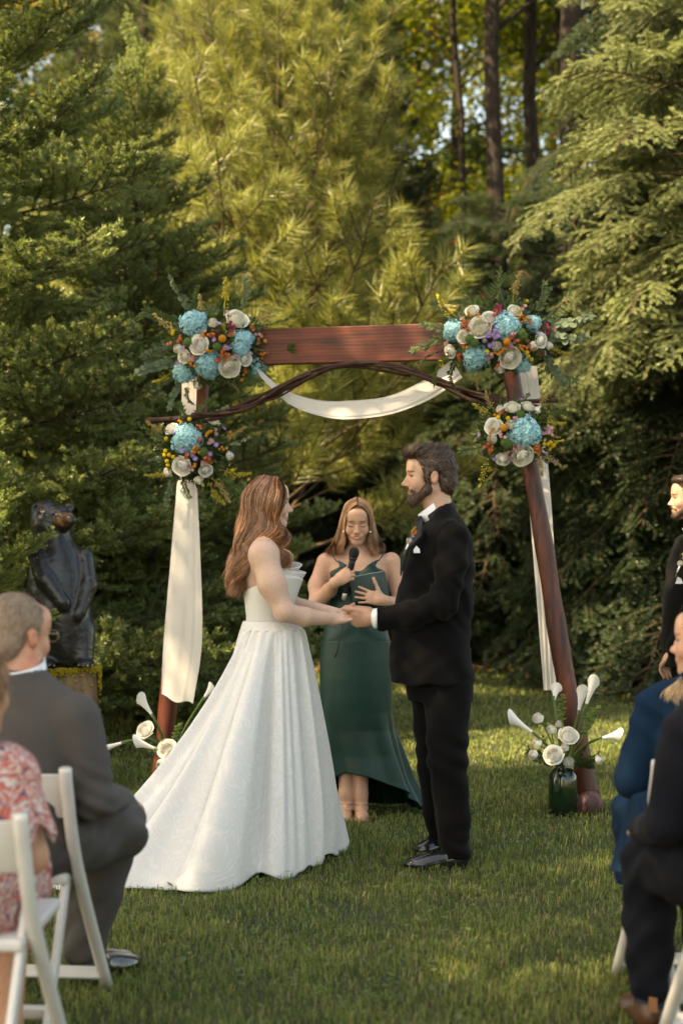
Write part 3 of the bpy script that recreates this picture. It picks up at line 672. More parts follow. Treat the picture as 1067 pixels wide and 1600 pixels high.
def head_sdf(S, F, sc=1.0, female=False, closed=False, smile=0.0, neck=None, jaw=1.0, mouth=0.0, nose=1.0):
    e = lambda c, r, k=.012, op='add': S.ell(F.p(*(np.array(c) * sc)), np.array(r) * sc, F.R, k * sc, op)
    cn = lambda a, b, ra, rb, k=.01, op='add': S.cone(F.p(*(np.array(a) * sc)), F.p(*(np.array(b) * sc)), ra * sc, rb * sc, k * sc, op)
    e((0, -.012, .032), (.073, .094, .086)); e((0, .028, .015), (.062, .062, .075), .02)
    e((0, .030, -.040), (.056, .056, .070), .025)
    jw = .040 * jaw
    for s in (-1, 1):
        cn((s * .050, -.005, -.055), (s * .014, .062, -.100), .022, .018, .03)
        e((s * .036, .058, -.034), (.024, .022, .022), .022)      # cheek
    e((0, .070, -.100), (.020 * jaw, .018, .016), .018)
    e((0, .084, .020), (.044, .010, .013), .014)                  # brow ridge
    e((0, .074, .050), (.050, .020, .035), .02)                   # forehead
    for s in (-1, 1): e((s * .032, .096, -.004), (.018, .015, .012), .010, 'sub')
    for s in (-1, 1):
        if closed: e((s * .0315, .0745, -.005), (.0145, .0125, .0115), .004)
        else:
            e((s * .0315, .0745, .0045), (.0150, .0130, .0068), .004); e((s * .0315, .0735, -.0115), (.0145, .0125, .0055), .004)
    cn((0, .086, .006), (0, .108 * nose, -.034), .0065, .0090, .010)
    cn((0, .078, .002), (0, .086, -.040), .010, .0145, .010); e((0, .110 * nose, -.037), (.0095, .009, .0085), .006)
    for s in (-1, 1): e((s * .0105, .098, -.040), (.0070, .0095, .0065), .005); e((s * .006, .102, -.046), (.0032, .006, .003), .002, 'sub')
    w = .024 + .005 * smile
    e((0, .084, -.066), (w + .003, .011, .016), .014)
    for s in (-1, 0, 1):
        up = abs(s) * .0042 * smile; bk_ = abs(s) * .007
        e((s * .013, .0915 - bk_, -.0630 + up), (w * .42, .0065, .0034), .006); e((s * .011, .0905 - bk_, -.0748 + up), (w * .38, .0068, .0044), .006)
    if smile:
        for s in (-1, 1): e((s * .037, .064, -.046), (.016, .014, .012), .015)
    e((0, .099, -.0688 + .002 * smile), (w * .8, .007, .0012 + .0014 * mouth), .003, 'sub')
    for s in (-1, 1):                                              # ears
        R = F.R @ np.array(Matrix.Rotation(s * -.25, 3, 'Z')) @ np.array(Matrix.Rotation(.12, 3, 'X'))
        S.ell(F.p(s * .078 * sc, -.012 * sc, -.012 * sc), np.array((.008, .019, .031)) * sc, R, .006)
        S.ell(F.p(s * .087 * sc, -.008 * sc, -.008 * sc), np.array((.006, .010, .018)) * sc, R, .004, 'sub')
    if neck is not None:
        nr = .050 if female else .058
        S.cone(F.p(0, -.022 * sc, -.060 * sc), neck, nr * sc, nr * 1.12 * sc, .025)
def face_color(F, sc, C, V, lips=(1.0, .55, .52), brow=(.22, .15, .11), lash=True, closed=False, blush=.12, teeth=False, smile=0.0, scalp=None):
    L_ = F.inv(V) / sc; x, y, z = np.abs(L_[:, 0]), L_[:, 1], L_[:, 2]
    fr = y > .05
    def blob(m, col):
        C[:] = C * (1 - m[:, None]) + C * np.array(col) * m[:, None]
    if scalp is not None: blob(sstep(.0, .008, z - .080 + .3 * np.maximum(x - .03, 0) - 1.6 * np.minimum(y - .045, 0)) * (z > -.08) * (np.abs(L_) < .16).all(1), scalp)
    rad = lambda cx, cz, rx, rz: ((x - cx) / rx) ** 2 + ((z - cz) / rz) ** 2
    near = (np.abs(L_) < .16).all(1)
    blob(np.where(fr & near, np.exp(-rad(.038, -.035, .022, .018)) * blush * 2, 0), (1, .72, .68))
    blob(np.where((y > .095) & near, np.exp(-rad(0, -.038, .014, .010)) * .25, 0), (1, .72, .68))
    blob(np.where(fr & near & (y > .07), sstep(1.25, .8, ((x / .0245) ** 2 + ((z + .0695 - smile * 7 * x * x) / .0088) ** 2)), 0), lips)
    if teeth: blob(np.where(fr & near, sstep(1.3, .7, ((x / .017) ** 2 + ((z + .0693 - smile * 7 * x * x) / .0030) ** 2)), 0), (1.5, 2.3, 2.9))
    bz = .0205 - 5.5 * (x - .028) ** 2
    blob(np.where(fr & near, sstep(1, .5, np.abs(z - bz) / (.0050 - .05 * np.maximum(x - .02, 0))) * .85 * sstep(.010, .018, x) * sstep(.054, .046, x), 0), brow)
    if lash:
        lz = (-.0115 if closed else .0) + (5.0 if closed else -6.0) * (x - .0315) ** 2 + (0 if closed else .0025)
        blob(np.where(fr & near & (y > .06), sstep(1, .4, np.abs(z - lz) / .0030) * sstep(.0165, .0135, np.abs(x - .0315)), 0), (.12, .09, .08))
        blob(np.where(fr & near, sstep(1.2, .6, rad(.0315, .004, .018, .009)) * .25, 0), (.75, .6, .55))
    ear = near & (x > .072); C[ear] *= (1.0, .82, .78)
    return C
def hand_sdf(S, o, ydir, zdir, side=1, curl=(.5, .5, .5, .5), thumb=(.35, .2), sc=1.0, spread=.06, thumb_dir=(.75, .62, -.25), forearm=None):
    """wrist at o, fingers along ydir, back of the hand towards zdir, side=+1: thumb on the local +x side"""
    y = unit(ydir); z = np.array(zdir, float); z = unit(z - y * (z @ y)); x = np.cross(y, z) * side
    p = lambda a, b, c: np.array(o) + (x * a + y * b + z * c) * sc
    R = np.stack([x, y, z], 1)
    S.cone(p(0, -.02, 0), p(0, .03, 0), .024 * sc, .026 * sc, .012, 'add', (x, 1.25))
    S.ell(p(.002, .055, 0), np.array((.040, .052, .0155)) * sc, R, .012)
    S.cone(p(.024, .075, .001), p(-.024, .072, -.001), .0125 * sc, .0115 * sc, .008)
    S.ell(p(.022, .035, -.008), np.array((.018, .030, .014)) * sc, R, .01)
    fx = (.0295, .0100, -.0095, -.0275); fl = (.074, .082, .076, .060); fr = (.0092, .0095, .0090, .0080)
    for i in range(4):
        b = p(fx[i], .084 - (.006 if i == 3 else 0) - (.002 if i == 0 else 0), .001); a0 = spread * (1.5 - i); ang = curl[i] * .9
        d = unit(y + x * a0); segl = [fl[i] * .46, fl[i] * .30, fl[i] * .24]; r = fr[i] * sc; q = b
        S.cone(p(fx[i] * .85, .05, 0), b, r * 1.05, r * 1.05, .004)
        th = ang * .8
        for j, sl_ in enumerate(segl):
            dd = unit(d * math.cos(th) - z * math.sin(th)); e = q + dd * sl_ * sc
            S.cone(q, e, r * (1 - .07 * j), r * (1 - .07 * (j + 1)), .0025); q = e; th += ang * (1.05 if j == 0 else .7)
    q = p(.026, .022, -.005); td = unit(x * thumb_dir[0] + y * thumb_dir[1] + z * thumb_dir[2]); r = .0125 * sc
    e = q + td * .040 * sc; S.cone(q, e, r * 1.15, r * .95, .008)
    for j, cu in enumerate(thumb):
        td = unit(td + (-x * .75 + y * .45) * cu); e2 = e + td * (.034, .028)[j] * sc
        S.cone(e, e2, r * (.92 - .08 * j), r * (.86 - .1 * j), .003); e = e2
def fur(name, mesh_obj, root, material, n, length, dirfn, seed=1, width=.0016, lift=.35, keep=None, jitter=.3, K=5, tintr=(.6, 1.5)):
    """short strands growing from a hair mass"""
    r = np.random.default_rng(seed); me = mesh_obj.data; V = np.empty(len(me.vertices) * 3, np.float32); me.vertices.foreach_get('co', V); V = V.reshape(-1, 3) + np.array(root.location)
    Nn = np.empty(len(V) * 3, np.float32); me.vertex_normals.foreach_get('vector', Nn); Nn = Nn.reshape(-1, 3)
    if keep is not None: k = keep(V); V = V[k]; Nn = Nn[k]
    i = r.integers(0, len(V), n); p = V[i] + r.normal(0, .0015, (n, 3)); nn = Nn[i]
    d = dirfn(p); d = unit(d - nn * np.sum(d * nn, 1)[:, None]) + nn * lift + r.normal(0, jitter, (n, 3)) * .5; d = unit(d)
    L_ = length * r.uniform(.6, 1.25, n); t = np.linspace(0, 1, K)
    pts = p[:, None, :] + d[:, None, :] * (L_[:, None] * t)[:, :, None] - nn[:, None, :] * (L_[:, None] * lift * .9 * t ** 2)[:, :, None]
    return ribbons(name, pts, width, root, material, r, nn, tintr)
def ribbons(name, pts, width, root, material, r, out=None, tintr=(.6, 1.5), taper=.35, tv=None):
    n, K = pts.shape[:2]; tan = unit(np.gradient(pts, axis=1))
    if out is None: out = r.normal(0, 1, (n, 3))
    o3 = np.broadcast_to(out[:, None, :] if out.ndim == 2 else out, pts.shape)
    side = unit(np.cross(tan, o3)); w = width * r.uniform(.7, 1.3, n)[:, None, None] * (1 - (1 - taper) * np.linspace(0, 1, K)[None, :, None] ** 2) * .5
    V = np.stack([pts - side * w, pts + side * w], 2).reshape(-1, 3) - np.array(root.location)
    b = (np.arange(n)[:, None] * K + np.arange(K - 1)[None, :]).ravel()[:, None] * 2
    Q = b + np.array([0, 1, 3, 2])
    c = np.exp(r.uniform(np.log(tintr[0]), np.log(tintr[1]), n)) if tv is None else tv
    col = np.repeat(c, K * 2)[:, None] * np.ones(3)
    return link(name, np_mesh(name, V, None, True, col, Q), root, material)
def guided_hair(name, guides, n, root, material, seed, center, wave=(.012, 3.0), thick=.010, width=.0028, K=26, clumps=26, endspread=.012, tintr=(.65, 1.5), cut=(.86, 1.0), wpow=1.2):
    """long strands interpolated between neighbouring guide curves"""
    r = np.random.default_rng(seed); G = np.stack([spline(g, K) for g in guides]); ng = len(G)
    cl = r.integers(0, clumps, n); frj = r.normal(1, .025, n); cu = (np.arange(clumps) + .5) / clumps * (ng - 1)
    u = np.clip(cu[cl] + r.normal(0, .42 * (ng - 1) / clumps, n), 0, ng - 1.001); i = u.astype(int); f = (u - i)[:, None, None]
    pts = G[i] * (1 - f) + G[i + 1] * f
    ph = r.uniform(0, 2 * PI, clumps)[cl] * .18 + u * .8; fr = (wave[1] * r.uniform(.9, 1.1, clumps))[cl] * frj
    t = np.linspace(0, 1, K)[None, :]; te = r.uniform(cut[0], cut[1], n)[:, None]
    outv = unit(pts - np.array(center)[None, None, :] * np.ones_like(pts)); outv[:, :, 2] *= .2; outv = unit(outv)
    tan = unit(np.gradient(pts, axis=1)); side = unit(np.cross(tan, outv))
    A = wave[0] * t ** wpow * r.uniform(.8, 1.2, n)[:, None]
    s1 = np.sin(2 * PI * fr[:, None] * t + ph[:, None]); c1 = np.cos(2 * PI * fr[:, None] * t + ph[:, None])
    cr = np.random.default_rng(seed + 1); co = cr.uniform(-.3, 1, clumps)[cl] * thick
    off = co[:, None] * .6 + r.normal(0, .25, n)[:, None] * thick + A * .7 * c1
    pts = pts + side * (A * s1)[:, :, None] + outv * off[:, :, None] + r.normal(0, endspread * .35, (n, 1, 3)) * (t ** 2)[:, :, None]
    # shorten
    tt = t * te; q = tt * (K - 1); a = np.minimum(q.astype(int), K - 2); fq = (q - a)[:, :, None]; ar = np.arange(n)[:, None]
    pts = pts[ar, a] * (1 - fq) + pts[ar, a + 1] * fq; ov = outv[ar, a]
    tv = np.exp(np.random.default_rng(seed + 2).normal(0, .22, clumps)[cl] + r.normal(0, .5, n) + .15)
    return ribbons(name, pts, width, root, material, r, ov, tintr, tv=tv)
class PX:
    def __init__(s, Y0): s.Y = Y0; s.s = FPX / Y0
    def __call__(s, px, py, dy=0.0): return P(px, py, s.Y + dy)
    def z(s, py): return float(P(533, py, s.Y)[2])
    def rows(s, L_, cy=0.0): return [(s.z(py), float((P(xl, py, s.Y)[0] + P(xr, py, s.Y)[0]) / 2), s.Y + cy, float((P(xr, py, s.Y)[0] - P(xl, py, s.Y)[0]) / 2), ry) for (py, xl, xr, ry) in L_]
def folds(amp, fx, fy, fz, k=1.7):
    return lambda x, y, z: amp * np.sin(fx * x + fy * y + fz * z + k * np.sin(fz * .37 * z + 2.1 * x * 7 + y * 9)) * (.5 + .5 * np.sin(11 * z + 17 * x + 13 * y))
def shoe(S, heel, toe, h=.085, w=.045):
    heel = np.array(heel); toe = np.array(toe); d = unit(toe - heel); L_ = np.linalg.norm(toe - heel); up = np.array((0, 0, 1.)); s_ = np.cross(d, up)
    R = np.stack([d, s_, up], 1); m = heel + d * L_ * .5
    S.ell(heel + d * L_ * .20 + up * .038, (L_ * .20, .035, .045), R, .02); S.ell(heel + d * L_ * .72 + up * .022, (L_ * .30, w, .036), R, .03); S.ell(heel + d * L_ * .45 + up * .035, (L_ * .30, .036, .040), R, .03)
    S.cone(heel + d * L_ * .17 + up * .04, heel + d * L_ * .16 + up * .13, .038, .04, .03)
    S.cut((0, 0, .008), (0, 0, -1), .004)
def sole(root, heel, toe, m, w=.047):
    heel = np.array(heel); toe = np.array(toe); d = unit(toe - heel); L_ = np.linalg.norm(toe - heel); s_ = np.cross(d, (0, 0, 1)); V = []
    pr = [(0, .0), (.02, .022), (.10, .034), (.25, .032), (.45, .034), (.7, w), (.85, w * .9), (.96, .026), (1.01, 0)]
    ring = [(a, b) for a, b in pr] + [(a, -b) for a, b in reversed(pr[1:-1])]
    for z in (.0, .012): V += [heel + d * a * L_ + s_ * b + np.array((0, 0, z)) - np.array(root.location) for a, b in ring]
    n = len(ring); b_ = MB(); b_.add(V, [tuple(range(n - 1, -1, -1)), tuple(range(n, 2 * n))] + [(i, (i + 1) % n, n + (i + 1) % n, n + i) for i in range(n)])
    hb = heel + d * .03; 
    o = b_.build('sole', m, root, False); return o
def cloth_grid(name, fn, nu, nv, material, parent, closed=False, thick=.0015):
    """sheet fn(u, v) -> xyz, u in 0..1 (closed loop if asked), v in 0..1"""
    u = np.linspace(0, 1, nu, endpoint=not closed); v = np.linspace(0, 1, nv); U, Vv = np.meshgrid(u, v, indexing='ij')
    X = fn(U, Vv).reshape(-1, 3) - (np.array(parent.location) if parent is not None else 0)
    i, j = np.meshgrid(np.arange(nu if closed else nu - 1), np.arange(nv - 1), indexing='ij'); i2 = (i + 1) % nu
    Q = np.stack([i * nv + j, i2 * nv + j, i2 * nv + j + 1, i * nv + j + 1], -1).reshape(-1, 4)
    me = np_mesh(name, X, None, True, None, Q); uv = me.uv_layers.new(name='UVMap'); 
    lu = np.empty(len(me.loops), np.int32); me.loops.foreach_get('vertex_index', lu)
    A = np.stack([U.ravel()[lu], Vv.ravel()[lu]], 1); uv.data.foreach_set('uv', A.astype(np.float32).ravel())
    o = link(name, me, parent, material)
    if thick: m = o.modifiers.new('thickness', 'SOLIDIFY'); m.thickness = thick; m.offset = 0
    return o
def small_flower(name, c, r, petals, root, material, center_mat=None, cup=.3, up=(0, -1, .3), seed=1):
    """one ring of petals about c looking along up"""
    R = rot_to(up, (0, .3, 1)); m = MB(); q = np.random.default_rng(seed)
    for i in range(petals):
        a = 2 * PI * i / petals; ca, sa = math.cos(a), math.sin(a); w = 1.1 * PI / petals
        def pt(rr, da, h): return np.array(c) + R @ np.array((h * r, rr * r * math.cos(a + da), rr * r * math.sin(a + da)))
        m.add([pt(.1, 0, 0), pt(.6, -w, cup * .5), pt(1, -w * .5, cup), pt(1.05, 0, cup * .9), pt(1, w * .5, cup), pt(.6, w, cup * .5)], [(0, 1, 2, 3, 4, 5)])
    m.v = [tuple(np.array(v) - np.array(root.location)) for v in m.v]
    o = m.build(name, material, root, False)
    return o

# ================================================================== groom
G = PX(7.74)
groom = thing('person', 'bearded groom in black tuxedo with white boutonniere holding the hands of the bride', 'person', (*G(690, 1345)[:2], 0))
gF = Frame(G(670, 743), (-.10, 1, 0), (-1, -.10, -.03), (-.03, 0, 1)); gs = 1.03
gfw = unit((-1, -.10, -.03)); gF = Frame(G(670, 743), np.cross(gfw, (0, 0, 1)), gfw, np.cross(np.cross(gfw, (0, 0, 1)), gfw))
S = SDF((-.02, 7.3, -.01), (.68, 8.2, 1.90), .007, [(0, -.02, .36, .0035), (1, 7.60, 7.88, .004), (2, .96, 1.16, .0035), (2, 1.52, 1.90, .0035)])
head_sdf(S, gF, gs, neck=G(687, 806), jaw=1.15, smile=1, nose=1.03)
S.tower(G.rows([(802, 680, 712, .08), (830, 665, 722, .17), (880, 650, 730, .17), (960, 630, 725, .15), (1030, 630, 725, .15), (1060, 640, 725, .14)]), .03)
for s, (hp, kn, an) in ((-1, ((692, 1050, -.06), (697, 1190, -.11), (708, 1325, -.13))), (1, ((672, 1050, .07), (678, 1190, .14), (690, 1305, .24)))):
    S.chain([G(*hp), G(*kn), G(*an)], [.085, .055, .04], .03)
gwn, gwf = G(590, 967, -.085), G(593, 963, .075)
S.chain([G(708, 838, -.16), G(694, 946, -.225), gwn], [.05, .04, .027], .02); S.chain([G(708, 838, .16), G(690, 944, .23), gwf], [.05, .04, .027], .02)
hand_sdf(S, G(586, 966, -.085), (-1, .22, -.06), (-.12, -.86, -.42), 1, (.95, 1.0, 1.05, 1.1), (.1, .15), 1.12, .01, thumb_dir=(.30, .95, .05))
hand_sdf(S, G(586, 963, .075), (-1, -.30, -.02), (-.1, .80, -.5), -1, (.9, 1.0, 1.0, 1.0), (.1, .15), 1.08, .01, thumb_dir=(.30, .95, .05))
def gcol(V):
    C = np.ones((len(V), 3)); face_color(gF, gs, C, V, lips=(.9, .60, .55), brow=(.16, .12, .10), blush=.16)
    C[V[:, 2] < 1.2] *= (1.0, .90, .86); return C
S.build('body', SKIN, groom, 1, gcol); eye_pair(gF, groom, gs, (.06, .04, .025))
# hair
S = SDF(gF.o - .17, gF.o + .17, .004); e = lambda c, r, k=.01, op='add': S.ell(gF.p(*(np.array(c) * gs)), np.array(r) * gs, gF.R, k, op)
e((0, -.022, .044), (.081, .100, .088)); e((0, .055, .098), (.056, .052, .026), .03); e((0, .0, .112), (.062, .08, .022), .03); e((0, -.06, -.025), (.070, .058, .070), .02); e((0, .085, .092), (.048, .022, .016), .02)
e((0, .088, -.015), (.12, .060, .088), .012, 'sub'); e((0, .115, .045), (.075, .030, .030), .012, 'sub'); e((0, .03, -.13), (.15, .075, .090), .01, 'sub')
for sx in (-1, 1): e((sx * .085, -.012, -.014), (.03, .021, .034), .006, 'sub'); e((sx * .071, .022, .0), (.010, .012, .030), .012)
S.disp(lambda x, y, z: .0022 * np.sin(160 * x + 6 * np.sin(60 * z)) * np.sin(130 * z + 80 * y))
hm = S.build('hair', H_GROOM, groom, 0, lambda V: np.full((len(V), 3), .8))
def gdir(p): L_ = gF.inv(p); d = np.stack([L_[:, 0] * 3, -.7 - 0 * L_[:, 1] + np.where(L_[:, 1] > .05, .35, 0), np.where(L_[:, 2] > .07, .6, -.9)], 1); return d @ gF.R.T
fur('hair_strands', hm, groom, H_GROOM, 9000, .026, gdir, 3, .0022, .34, jitter=.4, tintr=(.35, 4.0))
# beard
S = SDF(gF.o - .16, gF.o + .16, .004)
for sx in (-1, 1):
    S.cone(gF.p(sx * .069 * gs, .014, -.028), gF.p(sx * .060, .020, -.062), .010, .018, .012); S.cone(gF.p(sx * .056, .018, -.066), gF.p(sx * .018, .070, -.108), .022, .024, .02)
    S.cone(gF.p(sx * .004, .099, -.0545), gF.p(sx * .026, .084, -.066), .0062, .0062, .006); S.cone(gF.p(sx * .030, .080, -.066), gF.p(sx * .034, .062, -.092), .009, .016, .01)
e((0, .078, -.108), (.030, .020, .022), .02); e((0, .088, -.086), (.014, .009, .008), .008)
S.disp(lambda x, y, z: .0012 * np.sin(300 * x) * np.sin(280 * z + 3))
bm_ = S.build('beard', mat('beard_hair', (.085, .052, .034), .6, .3, tint=True, fine=(120, .3)), groom, 1, lambda V: np.full((len(V), 3), .85))
fur('beard_strands', bm_, groom, hair_mat('beard_strand', (.11, .065, .040)), 4500, .011, lambda p: np.tile(gF.d(0, .35, -1), (len(p), 1)), 4, .0016, .5, tintr=(.3, 2.6), K=4)
# shirt collar, jacket, trousers
m = MB()
def band(c, R, rx, ry, z0, z1, t, a0, a1, n=28, tilt=0.0):
    """an upright collar band, open between a1 and a0"""
    V = []; 
    for i in range(n):
        a = a0 + (a1 - a0) * i / (n - 1)
        for k, (dr, z) in enumerate(((0, z0), (0, z1), (t, z1), (t, z0))): V.append(np.array(c) + R @ np.array(((rx + dr + (z - z0) * tilt) * math.cos(a), (ry + dr + (z - z0) * tilt) * math.sin(a), z + .28 * tilt * math.cos(a) * 0)))
    F = []
    for i in range(n - 1):
        for k in range(4): F.append((i * 4 + k, (i + 1) * 4 + k, (i + 1) * 4 + (k + 1) % 4, i * 4 + (k + 1) % 4))
    F += [(0, 1, 2, 3), ((n - 1) * 4 + 3, (n - 1) * 4 + 2, (n - 1) * 4 + 1, (n - 1) * 4)]
    return V, F
tR = np.array(Matrix.Rotation(-.66, 3, 'Y'))       # collar tips forward and down (wearer looks to -x)
V_, F_ = band(G(677, 796), tR, .074, .064, -.040, .024, .004, -PI, PI, 36, -.12)
V_ = [v - np.array(groom.location) for v in V_]; m.add(V_, F_); m.build('shirt_collar', SHIRT, groom)
m = MB(); V_, F_ = band(G(681, 800), tR, .086, .078, -.040, .012, .008, -2.2, 2.2, 30, -.35); m.add([v - np.array(groom.location) for v in V_], F_); m.build('jacket_collar', BLACKS, groom, bevel=.003)
S = SDF((.15, 7.36, .78), (.68, 8.13, 1.60), .0065)
S.tower(G.rows([(784, 688, 704, .06), (796, 680, 713, .095), (810, 670, 722, .135), (824, 656, 731, .185), (845, 644, 737, .205), (890, 630, 740, .195), (940, 618, 738, .18), (985, 612, 735, .175), (1030, 609, 737, .19), (1068, 609, 741, .20)]), .02, e=2.3)
S.cut((0, 0, G.z(1066)), (0, 0, -1), .006); S.cut(G(654, 822), unit((-.66, 0, .75)), .008)
for s in (-1, 1):
    sh = [G(708, 838, s * .175), G(705, 885, s * .215), G(693, 943, s * .232), G(645, 961, s * .165), G(600, 966, s * .098)]
    S.chain(sh, [.070, .067, .061, .059, .056], .022)
    S.cone(sh[-1], sh[-1] + (sh[-1] - sh[-2]) * .3, .050, .050, .004, 'sub')
el = G(692, 943, -.23)
def gfold(x, y, z):
    d = np.sqrt((x - el[0]) ** 2 + (z - el[2]) ** 2); side = y < 7.70
    f = .0060 * np.sin(105 * (.85 * x + .5 * z) + 1.5 * np.sin(30 * z)) * np.exp(-(d / .12) ** 2)
    f = f + .0042 * np.sin(34 * z + 42 * x + 2.5 * np.sin(9 * z)) + .004 * np.exp(-((np.sqrt((x - .50) ** 2 + (z - 1.40) ** 2 * .6) - .088) / .004) ** 2) * side + .0015 * np.sin(70 * z - 45 * x + 20 * y)
    f = f + .0032 * np.exp(-((x - (.585 - .0 * z)) / .004) ** 2) * (z < 1.08) * side
    return f
S.disp(gfold); S.build('jacket', BLACKW, groom, 1)
m = MB(); V_ = [G(*q) for q in ((650, 816, -.125), (662, 812, -.15), (660, 838, -.196), (640, 858, -.17), (628, 900, -.12), (628, 870, -.09))]
m.add([v - np.array(groom.location) + np.array((-.004, -.012, 0)) for v in V_], [(0, 1, 2, 3, 5), (3, 4, 5)]); o = m.build('lapel', BLACKS, groom, False); o.modifiers.new('t', 'SOLIDIFY').thickness = .005
for s in (-1, 1):
    m = MB(); a, b = G(596, 966, s * .092), G(585, 966.5, s * .080); m.tube([a - np.array(groom.location), b - np.array(groom.location)], [.046, .045], 20, False); o = m.build('shirt_cuff', SHIRT, groom); o.modifiers.new('t', 'SOLIDIFY').thickness = .003
m = MB(); V_ = [G(646, 864, -.192), G(656, 864, -.20), G(655, 858, -.202), G(650, 853, -.203), G(645.5, 859, -.196)]; m.add([v - np.array(groom.location) + np.array((0, -.010, 0)) for v in V_], [(0, 1, 2, 3, 4)]); o = m.build('pocket_square', SHIRT, groom, False); o.modifiers.new('t', 'SOLIDIFY').thickness = .004
m = MB()
for s in (-1, 1): m.box(G(657, 813, s * .03) - np.array(groom.location), (.012, .030, .018), np.array(Matrix.Rotation(s * .12, 3, 'Z')) @ np.array(Matrix.Rotation(-.4, 3, 'Y')), 1.0)
m.box(G(655, 813, 0) - np.array(groom.location), (.014, .010, .012)); m.build('bow_tie', BLACKS, groom, bevel=.004)
S = SDF((.14, 7.4, .0), (.68, 8.2, .98), .0065)
S.tower(G.rows([(985, 622, 732, .16), (1040, 632, 736, .165), (1075, 634, 738, .155), (1095, 637, 737, .14)]), .03)
S.chain([G(698, 1075, -.075), G(699, 1190, -.12), G(708, 1280, -.14), G(711, 1343, -.145)], [.108, .086, .071, .066], .02)
S.chain([G(676, 1075, .07), G(680, 1190, .13), G(684, 1270, .18), G(690, 1318, .215)], [.105, .082, .066, .060], .02)
S.cut(G(705, 1341, -.14), (-.12, 0, -1), .003)
S.disp(lambda x, y, z: .0045 * np.sin(38 * z + 35 * x + 3 * np.sin(13 * z)) + .004 * np.sin(95 * z + 30 * x) * sstep(.22, .05, z) + .0035 * np.exp(-((x - (G(684, 1200)[0] - .015)) / .004) ** 2))
S.build('trousers', BLACKW, groom, 1)
for (hx, tx, dy, py) in ((733, 629, -.15, 1354), (706, 645, .22, 1330)):
    Yg = 7.74 + dy; hl = np.array((X_at(hx - 2, Yg), Yg, 0.)); tl = np.array((X_at(tx + 2, Yg), Yg - (.03 if dy < 0 else .05), 0.))
    S = SDF((min(hl[0], tl[0]) - .03, Yg - .12, -.01), (max(hl[0], tl[0]) + .03, Yg + .1, .16), .005); shoe(S, hl, tl); S.build('shoe', LEATHER, groom, 1); sole(groom, hl, tl, BLACKS)
    L0 = hl * .42 + tl * .58; dd = unit(tl - hl); sdv = np.cross(dd, (0, 0, 1))
    m = MB()
    for q in range(3): cc = L0 - dd * .028 * q + np.array((0, 0, .062 + .013 * q)) - np.array(groom.location); m.tube([cc - sdv * .022 + (0, 0, -.006), cc + (0, 0, .003), cc + sdv * .022 + (0, 0, -.006)], .002, 5)
    m.build('laces', BLACKS, groom)

# ================================================================== bride
B = PX(7.74)
bride = thing('person', 'bride with long wavy auburn hair in a strapless white brocade gown', 'person', (*B(440, 1345)[:2], 0))
bfw = unit((1, .16, -.02)); bF = Frame(B(419, 785), np.cross(bfw, (0, 0, 1)), bfw, np.cross(np.cross(bfw, (0, 0, 1)), bfw)); bs = .95
S = SDF((-.52, 7.38, .2), (.14, 8.12, 1.75), .007, [(1, 7.60, 7.88, .004), (0, -.10, .14, .0035), (0, -.28, -.2, .0035), (2, .98, 1.15, .0035), (2, 1.46, 1.75, .0035)])
head_sdf(S, bF, bs, True, neck=B(411, 842), jaw=.9, smile=.6, mouth=.3)
S.tower(B.rows([(836, 398, 428, .05), (848, 392, 437, .10), (862, 386, 443, .155), (885, 382, 448, .15), (915, 380, 456, .125), (945, 384, 452, .11), (975, 388, 450, .105), (1010, 380, 460, .13), (1060, 385, 465, .14)]), .03)
S.cone(B(410, 842, -.02), B(412, 862, -.13), .045, .050, .04); S.chain([B(413, 868, -.145), B(425, 912, -.180), B(444, 956, -.190)], [.056, .053, .043], .05); S.chain([B(444, 956, -.195), B(475, 964, -.14), B(524, 967, -.055)], [.044, .041, .026], .02)
S.chain([B(418, 866, .155), B(432, 910, .185), B(454, 945, .19), B(524, 958, .055)], [.054, .050, .042, .026], .02)
S.cone(B(410, 842, .02), B(414, 862, .13), .045, .050, .04); S.cone(B(425, 1050, 0), B(445, 1300, 0), .12, .06, .03)
hand_sdf(S, B(526, 968, -.055), (1, .12, .20), (-.2, -.45, .86), -1, (.35, .4, .5, .55), (.2, .2), .92, .01, thumb_dir=(.2, .9, -.35))
hand_sdf(S, B(526, 960, .04), (1, -.10, .20), (-.2, .35, .90), 1, (.35, .4, .5, .55), (.2, .2), .90, .01, thumb_dir=(.2, .9, -.35))
def bcol(V): C = np.ones((len(V), 3)) * (1.18, 1.28, 1.36); face_color(bF, bs, C, V, lips=(.85, .42, .42), blush=.3, brow=(.45, .3, .25), scalp=(.45, .34, .25)); return C
S.build('body', SKIN, bride, 1, bcol); eye_pair(bF, bride, bs, (.10, .09, .06))
SATIN = bpy.data.materials.new('white_brocade'); SATIN.use_nodes = True
